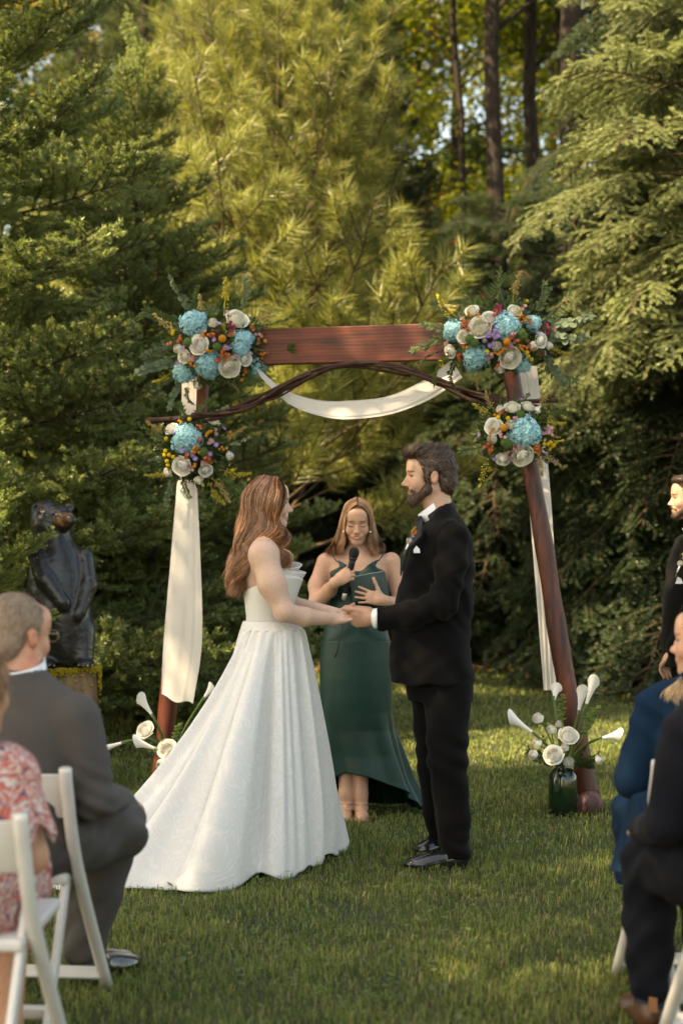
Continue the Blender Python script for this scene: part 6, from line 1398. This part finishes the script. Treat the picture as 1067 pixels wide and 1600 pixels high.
# ================================================================== folding chairs
RESIN = mat('white_resin', (.70, .67, .62), .35, .45, var=.06, vscale=5, bump=.05, bscale=200)
def chair(x, y, rz, label):
    t = thing('folding_chair', label, 'chair', (x, y, 0), rz, 'white folding chairs of the guests')
    for s in (-1, 1):
        m = MB(); V, F = tube_vf(spline([(s * .215, -.245, .775), (s * .215, -.22, .70), (s * .215, -.10, .46), (s * .215, .29, 0)], 18), .019, 10); m.add([(v[0] * 1.0, v[1], v[2]) for v in V], F); o = m.build('post', RESIN, t)
        m = MB(); pts = [(s * .180, .00, .60), (s * .180, -.06, .50), (s * .180, -.33, 0)]; m.bar(pts[0], pts[2], .020, .046, (0, 1, .4)); V, F = tube_vf([(s * .19, 0.0, .598), (s * .17, .0, .598)], .023, 12); m.add(V, F); m.build('rear_leg', RESIN, t, bevel=.006)
    m = MB(); V = []; n = 10
    for i in range(n + 1):
        u = i / n * 2 - 1
        for (dz, dy) in ((.62, .0), (.755, -.018)):
            for th in (0, .016): V.append((u * .205, -.165 - (dz - .62) * .42 - .02 * (1 - u * u) + th, dz))
    F = []
    for i in range(n): a = i * 4; F += [(a, a + 4, a + 6, a + 2), (a + 1, a + 3, a + 7, a + 5), (a + 2, a + 6, a + 7, a + 3), (a, a + 1, a + 5, a + 4)]
    F += [(0, 2, 3, 1), (n * 4, n * 4 + 1, n * 4 + 3, n * 4 + 2)]; m.add(V, F); m.build('backrest', RESIN, t, bevel=.004)
    m = MB(); m.box((0, .06, .445), (.192, .20, .016), np.array(Matrix.Rotation(.06, 3, 'X'))); m.box((0, .06, .425), (.17, .18, .012)); m.build('seat', RESIN, t, bevel=.010, seg=3)
    for (y0, z0, w) in ((.232, .070, .205), (-.285, .085, .172)):
        m = MB(); m.box((0, y0, z0), (w, .010, .020), np.array(Matrix.Rotation(.5 if y0 < 0 else -.6, 3, 'X'))); m.build('crossbar', RESIN, t, bevel=.004)
    return t
chair(-.985, 5.26, -.10, 'white folding chair under the man in the grey suit')
chair(-.965, 4.42, -.08, 'white folding chair nearest the camera at the lower left corner')
chair(1.135, 5.42, .08, 'white folding chair under the woman in blue')
chair(1.16, 4.72, .10, 'white folding chair under the man in the dark suit at the right edge')

GREY = mat('grey_suit_wool', (.085, .076, .070), .8, .2, sheen=.04, bump=.2, bscale=500, fine=(600, .25))
NAVY = mat('dark_navy_wool', (.006, .0065, .010), .85, .10, sheen=.02, bump=.2, bscale=400)
BLUE = mat('blue_knit', (.006, .024, .052),   .9, .1, sheen=.0, bump=.4, bscale=350)
BROWNL = mat('brown_leather', (.085, .035, .018), .35, .5)
def paisley():
    m = bpy.data.materials.new('coral_paisley'); m.use_nodes = True; nt = m.node_tree; N = nt.nodes; L = nt.links; b = N['Principled BSDF']; tc = N.new('ShaderNodeTexCoord')
    nz = N.new('ShaderNodeTexNoise'); nz.inputs['Scale'].default_value = 9; L.new(tc.outputs['Object'], nz.inputs['Vector'])
    ma = N.new('ShaderNodeVectorMath'); ma.operation = 'MULTIPLY_ADD'; L.new(nz.outputs['Color'], ma.inputs[0]); ma.inputs[1].default_value = (.22, .22, .22); L.new(tc.outputs['Object'], ma.inputs[2])
    def vor(sc, mult, ph):
        v = N.new('ShaderNodeTexVoronoi'); v.inputs['Scale'].default_value = sc; L.new(ma.outputs[0], v.inputs['Vector']); s = N.new('ShaderNodeMath'); s.operation = 'MULTIPLY_ADD'; s.inputs[1].default_value = mult; s.inputs[2].default_value = ph; L.new(v.outputs['Distance'], s.inputs[0])
        q = N.new('ShaderNodeMath'); q.operation = 'SINE'; L.new(s.outputs[0], q.inputs[0]); return q.outputs[0]
    def layer(base, fac_src, lo, hi, col):
        mr = N.new('ShaderNodeMapRange'); mr.inputs[1].default_value = lo; mr.inputs[2].default_value = hi; L.new(fac_src, mr.inputs[0]); x = N.new('ShaderNodeMix'); x.data_type = 'RGBA'; L.new(mr.outputs[0], x.inputs[0])
        if isinstance(base, tuple): x.inputs[6].default_value = (*base, 1)
        else: L.new(base, x.inputs[6])
        x.inputs[7].default_value = (*col, 1); return x.outputs[2]
    c = layer((.62, .50, .46), vor(10, 30, 0), -.1, .1, (.55, .115, .08)); c = layer(c, vor(17, 26, 2), .55, .7, (.58, .30, .25)); c = layer(c, vor(23, 20, 1), .80, .9, (.07, .06, .11))
    L.new(c, b.inputs['Base Color']); b.inputs['Roughness'].default_value = .75; return m
PAIS = paisley()
# ---- man in grey
fw = unit((.45, .89, 0)); M = Frame((-.94, 5.20, 0), np.cross(fw, (0, 0, 1)), fw, (0, 0, 1))
g1 = thing('person', 'seated man in a grey suit and glasses with short sandy hair seen from behind', 'person', (-.94, 5.20, 0))
hfw = unit((.62, .78, -.06)); hF = Frame(P(30, 990, 5.20), np.cross(hfw, (0, 0, 1)), hfw, np.cross(np.cross(hfw, (0, 0, 1)), hfw)); hs = 1.02
S = SDF((-1.4, 4.95, 0), (-.4, 6.0, 1.32), .009, [(2, .98, 1.32, .0045)])
head_sdf(S, hF, hs, neck=M.p(-.0, -.03, 1.02), smile=.5)
S.ell(M.p(0, 0, .78), (.17, .11, .26), M.R, .03); S.chain([M.p(-.17, 0, .93), M.p(.17, 0, .93)], [.05, .05], .03)
hand_sdf(S, M.p(.10, .36, .62), (-.2, .9, -.1), (.2, .2, 1), 1, (.4, .4, .5, .5)); S.chain([M.p(.23, .02, .68), M.p(.10, .36, .62)], [.035, .027], .02)
hand_sdf(S, M.p(-.10, .36, .62), (.2, .9, -.1), (-.2, .2, 1), -1, (.4, .4, .5, .5)); S.chain([M.p(-.23, .02, .68), M.p(-.10, .36, .62)], [.035, .027], .02)
def c1(V): C = np.ones((len(V), 3)) * (1.1, .90, .82); face_color(hF, hs, C, V, brow=(.6, .5, .45)); return C
S.build('body', SKIN, g1, 1, c1); eye_pair(hF, g1, hs)
S = SDF(hF.o - .16, hF.o + .16, .0045); e = lambda c, r, k=.01, op='add': S.ell(hF.p(*(np.array(c) * hs)), np.array(r) * hs, hF.R, k, op)
e((0, -.020, .034), (.078, .100, .088)); e((0, -.062, -.030), (.068, .052, .060), .02); e((0, .105, .02), (.12, .070, .12), .012, 'sub'); e((0, .03, -.13), (.15, .075, .090), .01, 'sub'); e((0, .075, .11), (.07, .05, .05), .02, 'sub')
for sx in (-1, 1): e((sx * .085, -.012, -.014), (.03, .024, .036), .006, 'sub')
hm = S.build('hair', H_GREY, g1, 0, lambda V: np.ones((len(V), 3)) * .9)
fur('hair_strands', hm, g1, H_GREY, 5000, .022, lambda p: (lambda L_: np.stack([L_[:, 0] * 2, -.5 + 0 * L_[:, 1], -.9 + 0 * L_[:, 2]], 1) @ hF.R.T)(hF.inv(p)), 5, .0014, .15, tintr=(.6, 1.6))
def glasses(F, sc, root, rim):
    m = MB()
    for s in (-1, 1):
        c = F.p(s * .034 * sc, .104 * sc, -.004 * sc); m.tube([c + F.R @ np.array((math.cos(a) * .024, 0, math.sin(a) * .018)) - np.array(root.location) for a in np.linspace(0, 2 * PI, 20)], .0013, 5)
        m.tube([F.p(s * .058 * sc, .100 * sc, .002 * sc) - np.array(root.location), F.p(s * .080 * sc, .075 * sc, .004) - np.array(root.location), F.p(s * .083 * sc, -.01, .004) - np.array(root.location), F.p(s * .078 * sc, -.03, -.02) - np.array(root.location)], .0013, 5)
    m.tube([F.p(-.011, .108 * sc, 0) - np.array(root.location), F.p(.011, .108 * sc, 0) - np.array(root.location)], .0013, 5); m.build('glasses', rim, root)
glasses(hF, hs, g1, mat('gold_rim', (.5, .38, .22), .3, .5, metallic=.9))
m = MB(); V_, F_ = band(M.p(-.005, -.022, 1.035), M.R @ np.array(Matrix.Rotation(.30, 3, 'X')), .066, .070, -.03, .030, .004, 0, 2 * PI, 32, .05); m.add([v - np.array(g1.location) for v in V_], F_); m.build('shirt_collar', SHIRT, g1)
def suit_top(M, root, material, elbR, elbL, wrR, wrL, lo, hi, sh=.205, zt=1.0, wide=1.0, name='jacket'):
    S = SDF(lo, hi, .0075)
    S.ell(M.p(0, -.01, .80), (.200 * wide, .135, .24), M.R, .03); S.ell(M.p(0, .0, .62), (.190 * wide, .155, .18), M.R, .05); S.ell(M.p(0, .01, .50), (.185 * wide, .15, .10), M.R, .07)
    S.chain([M.p(-sh + .03, 0, .915), M.p(0, -.025, .975), M.p(sh - .03, 0, .915)], [.070, .075, .070], .04); S.cone(M.p(0, -.025, .97), M.p(0, -.03, 1.02), .085, .070, .03)
    for (s, el, wr) in ((1, elbR, wrR), (-1, elbL, wrL)): S.chain([M.p(s * sh, 0, .905), M.p(*el), M.p(*wr)], [.072, .058, .044], .022)
    S.cone(M.p(0, -.02, 1.02), M.p(0, -.04, 1.15), .062, .06, .005, 'sub')
    e_ = M.p(*elbR)
    S.disp(lambda x, y, z: .004 * np.sin(46 * z + 22 * x + 3 * np.sin(11 * z + 9 * x)) * (.4 + .6 * sstep(.9, .6, z)) + .004 * np.sin(120 * (z - e_[2]) + 60 * (x - e_[0])) * np.exp(-((z - e_[2]) ** 2 + (x - e_[0]) ** 2) / .012) - .0035 * np.exp(-(np.minimum(np.abs((x - M.o[0]) * M.R[0, 0] + (y - M.o[1]) * M.R[1, 0]), 1) / .004) ** 2))
    return S.build(name, material, root, 1)
suit_top(M, g1, GREY, (.235, .02, .67), (-.235, .02, .67), (.12, .31, .62), (-.12, .31, .62), (-1.4, 4.9, .38), (-.5, 5.75, 1.12), sh=.178, wide=.92)
m = MB(); V_, F_ = band(M.p(-.002, -.020, 1.018), M.R @ np.array(Matrix.Rotation(.34, 3, 'X')), .078, .082, -.035, .018, .008, PI + .35, 2 * PI - .35, 30, -.25); m.add([v - np.array(g1.location) for v in V_], F_); m.build('jacket_collar', GREY, g1, bevel=.003)
S = SDF((-1.3, 5.0, 0), (-.5, 6.0, .68), .0085)
kR, aR = P(183, 1294, 5.62), P(136, 1478, 5.62); kL, aL = M.p(-.13, .47, .50), M.p(-.13, .46, .1)
S.chain([M.p(.09, .03, .53), M.p(.14, .25, .545), kR, (kR + aR) / 2 + (-.0, .0, 0), aR], [.110, .098, .078, .070, .062], .025); S.chain([M.p(-.09, .03, .53), kL, aL], [.105, .075, .060], .03)
S.disp(lambda x, y, z: .004 * np.sin(60 * z - 50 * x + 3 * np.sin(20 * y)) + .006 * np.sin(34 * z + 40 * y) * sstep(.35, .5, z))
S.build('trousers', GREY, g1, 1)
for a_ in (aR, aL):
    h_ = np.array((a_[0], a_[1] - .04, .0)); S = SDF(h_ - .16, h_ + .40, .006); shoe(S, h_, h_ + fw * .29, w=.048); S.build('shoe', LEATHER, g1, 1); S = SDF(a_ - .12, a_ + .12, .008); S.cone(a_, (a_[0], a_[1], .06), .042, .038, .01); S.build('sock', BLACKS, g1, 1)
# ---- woman in coral paisley
fw = unit((-.02, 1, 0)); M = Frame((-1.0, 4.36, 0), np.cross(fw, (0, 0, 1)), fw, (0, 0, 1)); rt = (-1.0, 4.36, 0)
g2 = thing('person', 'seated woman in a coral paisley dress cut off by the lower left edge', 'person', rt)
hfw = unit((.5, .85, -.05)); hF = Frame(P(-38, 1078, 4.36), np.cross(hfw, (0, 0, 1)), hfw, np.cross(np.cross(hfw, (0, 0, 1)), hfw)); hs = .95
S = SDF((-1.4, 4.1, 0), (-.5, 5.2, 1.25), .0095, [(2, .93, 1.22, .005)])
head_sdf(S, hF, hs, True, neck=M.p(0, -.02, .93)); S.ell(M.p(0, 0, .72), (.15, .11, .24), M.R, .03); S.chain([M.p(-.14, 0, .85), M.p(.14, 0, .85)], [.05, .05], .03)
for s in (-1, 1):
    S.chain([M.p(s * .17, 0, .84), M.p(s * .215, .03, .63), M.p(s * .10, .27, .60)], [.05, .043, .028], .02); hand_sdf(S, M.p(s * .10, .28, .60), (-s * .5, .8, -.1), (0, .2, 1), s, (.4, .4, .4, .4), sc=.9)
    S.chain([M.p(s * .09, .05, .5), M.p(s * .10, .46, .49), M.p(s * .09, .44, .10), M.p(s * .09, .52, .035)], [.08, .055, .036, .028], .02)
    S.ell(M.p(s * .09, .55, .03), (.040, .09, .022), M.R, .02)
    for q in range(5): S.ell(M.p(s * .09 + (q - 2) * .016, .64 - .006 * abs(q - 2), .022), (.009, .016, .010), M.R, .004)
def c2(V): C = np.ones((len(V), 3)) * (1.02, .88, .80); face_color(hF, hs, C, V); t = M.inv(V); C[(t[:, 1] > .642) & (t[:, 2] < .06)] = (.8, .08, .10); return C
S.build('body', SKIN, g2, 1, c2); eye_pair(hF, g2, hs)
S = SDF(hF.o - .2, hF.o + .18, .006); e = lambda c, r, k=.01, op='add': S.ell(hF.p(*(np.array(c) * hs)), np.array(r) * hs, hF.R, k, op)
e((0, -.020, .036), (.088, .105, .092)); e((0, -.045, -.05), (.088, .075, .09), .03); e((0, .105, -.02), (.064, .070, .11), .012, 'sub'); S.disp(lambda x, y, z: .003 * np.sin(110 * x + 70 * y + 3 * np.sin(30 * z)))
hm = S.build('hair', mat('golden_brown_hair', (.30, .16, .07), .45, .4, tint=True), g2, 0, lambda V: np.ones((len(V), 3))); fur('hair_strands', hm, g2, H_OFF, 5000, .05, lambda p: np.tile((0, 0, -1.), (len(p), 1)), 6, .002, .1, tintr=(.6, 2.0))
S = SDF((-1.4, 4.1, .2), (-.5, 5.1, 1.0), .009)
S.ell(M.p(0, -.01, .74), (.180, .135, .20), M.R, .03); S.ell(M.p(0, .0, .56), (.20, .155, .17), M.R, .04); S.chain([M.p(-.15, 0, .855), M.p(.15, 0, .855)], [.062, .062], .04)
for s in (-1, 1): S.cone(M.p(s * .165, .0, .845), M.p(s * .205, .015, .70), .070, .078, .02); S.cone(M.p(s * .207, .016, .69), M.p(s * .215, .02, .60), .060, .065, .01, 'sub')
S.chain([M.p(-.10, .06, .51), M.p(-.11, .47, .50), M.p(-.10, .50, .34)], [.105, .085, .075], .04); S.chain([M.p(.10, .06, .51), M.p(.11, .47, .50), M.p(.10, .50, .34)], [.105, .085, .075], .04); S.cone(M.p(0, .1, .5), M.p(0, .48, .48), .09, .08, .04)
S.disp(lambda x, y, z: .005 * np.sin(50 * x + 30 * z + 3 * np.sin(14 * z)) + .003 * np.sin(90 * y + 20 * z)); S.build('dress', PAIS, g2, 1)
# ---- woman in blue
fw = unit((-.03, 1, 0)); M = Frame((1.15, 5.46, 0), np.cross(fw, (0, 0, 1)), fw, (0, 0, 1)); rt = (1.15, 5.46, 0)
g3 = thing('person', 'seated blonde woman in a long sleeved blue dress looking left', 'person', rt)
hfw = unit((-.90, .42, .0)); hF = Frame(P(1101, 1000, 5.50), np.cross(hfw, (0, 0, 1)), hfw, np.cross(np.cross(hfw, (0, 0, 1)), hfw)); hs = .98
S = SDF((.6, 5.2, 0), (1.55, 6.3, 1.36), .0095, [(2, 1.0, 1.30, .0045)])
head_sdf(S, hF, hs, True, neck=M.p(0, -.02, 1.0), smile=.6); S.ell(M.p(0, 0, .78), (.15, .10, .25), M.R, .03)
for s in (-1, 1):
    S.chain([M.p(s * .16, 0, .92), M.p(s * .21, .03, .68), M.p(s * .08, .28, .62)], [.045, .04, .027], .02); hand_sdf(S, M.p(s * .08, .29, .62), (-s * .5, .8, -.1), (0, .2, 1), s, (.4, .4, .4, .4), sc=.9)
    S.chain([M.p(s * .09, .05, .5), M.p(s * .10, .46, .49), M.p(s * .09, .44, .10), M.p(s * .09, .54, .03)], [.08, .055, .036, .028], .02)
def c3(V): C = np.ones((len(V), 3)) * (1.1, 1.0, .95); face_color(hF, hs, C, V, lips=(.9, .4, .4), blush=.25); return C
S.build('body', SKIN, g3, 1, c3); eye_pair(hF, g3, hs)
S = SDF(hF.o - .26, hF.o + .2, .006); e = lambda c, r, k=.01, op='add': S.ell(hF.p(*(np.array(c) * hs)), np.array(r) * hs, hF.R, k, op)
e((0, -.020, .036), (.086, .104, .092)); e((0, -.05, -.06), (.085, .07, .10), .03); e((0, .112, -.02), (.10, .066, .12), .012, 'sub'); S.disp(lambda x, y, z: .003 * np.sin(110 * x + 70 * y + 3 * np.sin(30 * z)))
hm = S.build('hair', H_BLOND, g3, 0, lambda V: np.ones((len(V), 3)))
b0 = lambda *q: hF.p(*q)
gg = [[b0(-.03, .05, .11), b0(-.08, .045, .04), b0(-.088, .03, -.05), b0(-.10, .04, -.12), P(1060, 1062, 5.36), P(1044, 1076, 5.30), P(1036, 1094, 5.27)], [b0(-.03, .03, .12), b0(-.088, .01, .04), b0(-.092, -.0, -.05), b0(-.10, .0, -.12), P(1066, 1062, 5.34), P(1052, 1078, 5.28), P(1044, 1100, 5.26)],
      [b0(-.02, .0, .125), b0(-.09, -.03, .04), b0(-.095, -.04, -.05), b0(-.10, -.04, -.13), P(1072, 1064, 5.32), P(1060, 1082, 5.27), P(1052, 1106, 5.26)], [b0(0, -.06, .11), b0(-.05, -.11, .03), b0(-.05, -.12, -.06), b0(-.05, -.11, -.14), P(1080, 1066, 5.31), P(1070, 1086, 5.27), P(1060, 1112, 5.26)]]
guided_hair('hair_strands', gg, 80, g3, H_BLOND, 51, hF.o, wave=(.010, 2.2), thick=.004, width=.0022, clumps=14, endspread=.02)
S = SDF((.6, 5.15, .25), (1.6, 6.2, 1.1), .0085)
S.ell(M.p(0, -.01, .80), (.180, .130, .23), M.R, .03); S.ell(M.p(0, .0, .60), (.19, .150, .17), M.R, .04); S.chain([M.p(-.155, 0, .925), M.p(0, -.02, .96), M.p(.155, 0, .925)], [.055, .065, .055], .04)
for s in (-1, 1): S.chain([M.p(s * .170, 0, .91), M.p(s * .225, .02, .68), M.p(s * .09, .27, .62)], [.060, .060, .040], .02)
for s in (-1, 1): S.chain([M.p(s * .10, .06, .51), M.p(s * .12, .47, .50), M.p(s * .11, .50, .28)], [.105, .085, .085], .04)
S.cone(M.p(0, -.02, .99), M.p(0, -.03, 1.1), .06, .06, .01, 'sub'); S.disp(lambda x, y, z: .004 * np.sin(50 * x + 34 * z + 3 * np.sin(14 * z)) + .002 * np.sin(90 * y + 20 * z)); S.build('dress', BLUE, g3, 1)
sk = [P(1010, 1235, 5.30), P(985, 1245, 5.45), P(985, 1262, 5.75), P(985, 1270, 6.0)]; sb = [P(1010, 1385, 5.26), P(962, 1364, 5.42), P(963, 1352, 5.72), P(975, 1340, 6.0)]
A_ = spline(sk, 40); B_ = spline(sb, 40)
def flare(u, v):
    i = u * 39; a = np.stack([np.interp(i, np.arange(40), A_[:, k]) for k in range(3)], -1); b = np.stack([np.interp(i, np.arange(40), B_[:, k]) for k in range(3)], -1)
    p = a + (b - a) * v[..., None]; p[..., 0] += .014 * np.sin(u * 26) * v; p[..., 1] += .010 * np.cos(u * 20) * v; return p
cloth_grid('skirt', flare, 70, 24, BLUE, g3, thick=.003)
# ---- man in dark suit
fw = unit((-.38, .92, 0)); M = Frame((1.13, 4.80, 0), np.cross(fw, (0, 0, 1)), fw, (0, 0, 1)); rt = (1.13, 4.80, 0)
g4 = thing('person', 'seated man in a dark navy suit cut off by the right edge', 'person', rt)
hfw = unit((-.3, .95, 0)); hF = Frame(M.p(0, .0, 1.17), np.cross(hfw, (0, 0, 1)), hfw, (0, 0, 1)); hs = 1.0
S = SDF((.7, 4.5, 0), (1.6, 5.5, 1.32), .010, [(2, 1.02, 1.32, .006)]); head_sdf(S, hF, hs, neck=M.p(0, -.02, 1.0)); S.ell(M.p(0, 0, .78), (.17, .11, .26), M.R, .03)
for s in (-1, 1): S.chain([M.p(s * .18, 0, .9), M.p(s * .25, .02, .66), M.p(s * .12, .33, .60)], [.04, .035, .027], .02); hand_sdf(S, M.p(s * .12, .34, .60), (-s * .4, .8, -.1), (0, .2, 1), s, (.4, .4, .4, .4))
def c4(V): C = np.ones((len(V), 3)); face_color(hF, hs, C, V); return C
S.build('body', SKIN, g4, 1, c4); S = SDF(hF.o - .16, hF.o + .16, .006); e = lambda c, r, k=.01, op='add': S.ell(hF.p(*c), r, hF.R, k, op); e((0, -.020, .034), (.080, .102, .090)); e((0, -.06, -.03), (.07, .055, .065), .02); e((0, .10, -.01), (.11, .065, .10), .01, 'sub'); S.build('hair', H_GROOM, g4, 1, lambda V: np.ones((len(V), 3)))
suit_top(M, g4, NAVY, (.26, .03, .66), (-.255, .03, .665), (.12, .31, .60), (-.15, .30, .60), (.65, 4.45, .38), (1.6, 5.4, 1.12), wide=1.02)
kL, aL = P(1014, 1352, 5.12), P(1014, 1535, 5.10); kR, aR = M.p(.16, .46, .50), M.p(.15, .44, .1)
S = SDF((.75, 4.6, 0), (1.6, 5.5, .72), .0085); S.chain([M.p(-.09, .03, .53), (M.p(-.09, .05, .53) + kL) / 2, kL, (kL + aL) / 2, aL], [.115, .100, .080, .074, .062], .025); S.chain([M.p(.09, .03, .53), kR, aR], [.11, .08, .062], .03)
S.disp(lambda x, y, z: .0035 * np.sin(60 * z - 50 * x + 3 * np.sin(20 * y)) + .004 * np.sin(38 * z + 40 * y)); S.build('trousers', NAVY, g4, 1)
for a_ in (aL, aR):
    h_ = np.array((a_[0] - .0, a_[1] - .05, 0.)); S = SDF(h_ - .3, h_ + .40, .006); shoe(S, h_, h_ + unit((-.08, 1, 0)) * .29, w=.050); S.build('shoe', BROWNL, g4, 1)
    S = SDF(a_ - .15, a_ + .12, .007); S.cone(a_, (a_[0], a_[1], .07), .050, .044, .01); S.build('sock', mat('blue_grey_sock', (.035, .055, .075), .9, .1, bump=.6, bscale=300), g4, 1)
    m = MB(); m.box(h_ - np.array(rt) + np.array((0, -.004, .085)), (.012, .006, .022)); m.build('heel_tab', mat('tan_tab', (.30, .12, .05), .5, .4), g4, False)
# ---- best man
W = PX(10.0); g5 = thing('person', 'bearded groomsman in a black suit standing at the right edge', 'person', (W(1085, 1232)[0], 10.0, 0))
wfw = unit((-1, .02, 0)); wF = Frame(W(1075, 778), np.cross(wfw, (0, 0, 1)), wfw, (0, 0, 1)); ws = 1.02
S = SDF((1.70, 9.6, 0), (2.4, 10.4, 1.9), .010, [(2, 1.5, 1.9, .0045), (0, 1.78, 2.2, .006)])
head_sdf(S, wF, ws, neck=W(1090, 826), jaw=1.1); S.tower(W.rows([(822, 1078, 1100, .07), (850, 1060, 1112, .17), (900, 1050, 1115, .16), (1000, 1050, 1112, .14), (1040, 1050, 1112, .14)]), .03)
for s in (-1, 1): S.chain([W(1082, 1040, s * .08), W(1084, 1140, s * .09), W(1086, 1222, s * .09)], [.08, .05, .04], .02); S.chain([W(1092, 852, s * .17), W(1090, 940, s * .23), W(1050, 1020, s * .08)], [.05, .04, .027], .02); hand_sdf(S, W(1047, 1022, s * .06), (-.45, -s * .5, -.75), (-.8, -.5 * s, .3), -s, (.5, .5, .6, .6), sc=1.05)
def c5(V): C = np.ones((len(V), 3)); face_color(wF, ws, C, V, lips=(.9, .6, .55), brow=(.16, .12, .10), blush=.2); return C
S.build('body', SKIN, g5, 1, c5); eye_pair(wF, g5, ws, (.05, .03, .02))
S = SDF(wF.o - .17, wF.o + .17, .0055); e = lambda c, r, k=.01, op='add': S.ell(wF.p(*(np.array(c) * ws)), np.array(r) * ws, wF.R, k, op)
e((0, -.022, .044), (.081, .100, .090)); e((0, .045, .102), (.056, .052, .026), .03); e((0, -.06, -.025), (.070, .058, .070), .02); e((0, .095, -.01), (.12, .062, .090), .012, 'sub'); e((0, .03, -.13), (.15, .075, .090), .01, 'sub')
for sx in (-1, 1): e((sx * .085, -.012, -.014), (.03, .021, .034), .006, 'sub')
hm = S.build('hair', H_GROOM, g5, 0, lambda V: np.ones((len(V), 3))); fur('hair_strands', hm, g5, H_GROOM, 4000, .024, lambda p: np.tile((1., 0, -.2), (len(p), 1)), 7, .002, .3, tintr=(.5, 3.5))
S = SDF(wF.o - .16, wF.o + .16, .005)
for sx in (-1, 1): S.cone(wF.p(sx * .056, .02, -.064), wF.p(sx * .018, .072, -.106), .022, .022, .02); S.cone(wF.p(sx * .004, .1, -.0545), wF.p(sx * .03, .078, -.068), .007, .008, .006); S.cone(wF.p(sx * .069, .014, -.028), wF.p(sx * .060, .02, -.062), .010, .018, .012)
e((0, .076, -.104), (.030, .020, .020), .02); S.build('beard', H_GROOM, g5, 1, lambda V: np.ones((len(V), 3)) * 1.2)
S = SDF((1.70, 9.6, .7), (2.4, 10.4, 1.6), .008)
S.tower(W.rows([(820, 1082, 1100, .06), (832, 1070, 1112, .13), (845, 1056, 1118, .19), (880, 1044, 1120, .205), (940, 1036, 1120, .185), (1000, 1034, 1118, .175), (1044, 1036, 1122, .19)]), .02, e=2.3); S.cut((0, 0, W.z(1042)), (0, 0, -1), .006)
for s in (-1, 1): S.chain([W(1092, 856, s * .18), W(1088, 938, s * .235), W(1054, 1014, s * .10)], [.072, .062, .048], .022)
S.disp(lambda x, y, z: .0035 * np.sin(40 * z + 30 * x + 3 * np.sin(9 * z))); S.build('jacket', BLACKW, g5, 1)
m = MB(); V_, F_ = band(W(1084, 822), np.array(Matrix.Rotation(-.55, 3, 'Y')), .070, .062, -.04, .022, .004, -PI, PI, 32, -.1); m.add([v - np.array(g5.location) for v in V_], F_); m.build('shirt_collar', SHIRT, g5)
m = MB(); m.add([W(q[0], q[1], q[2]) - np.array(g5.location) for q in ((1054, 912, -.19), (1066, 912, -.205), (1064, 905, -.205), (1058, 901, -.205))], [(0, 1, 2, 3)]); o = m.build('pocket_square', SHIRT, g5, False); o.modifiers.new('t', 'SOLIDIFY').thickness = .004
S = SDF((1.75, 9.7, 0), (2.4, 10.3, .95), .0095); S.tower(W.rows([(1000, 1046, 1118, .16), (1060, 1050, 1118, .15)]), .03)
for s in (-1, 1): S.chain([W(1084, 1055, s * .07), W(1085, 1140, s * .09), W(1087, 1220, s * .09)], [.105, .08, .062], .02)
S.build('trousers', BLACKW, g5, 1)
for s in (-1, 1): h_ = np.array((W(1092, 846)[0], 10 + s * .09, 0.)); S = SDF(h_ - .34, h_ + .2, .007); shoe(S, h_, h_ + (-.29, 0, 0)); S.build('shoe', LEATHER, g5, 1)
boutonniere(1062, 880, 9.79, 'white bud boutonniere on the lapel of the standing groomsman', .9)
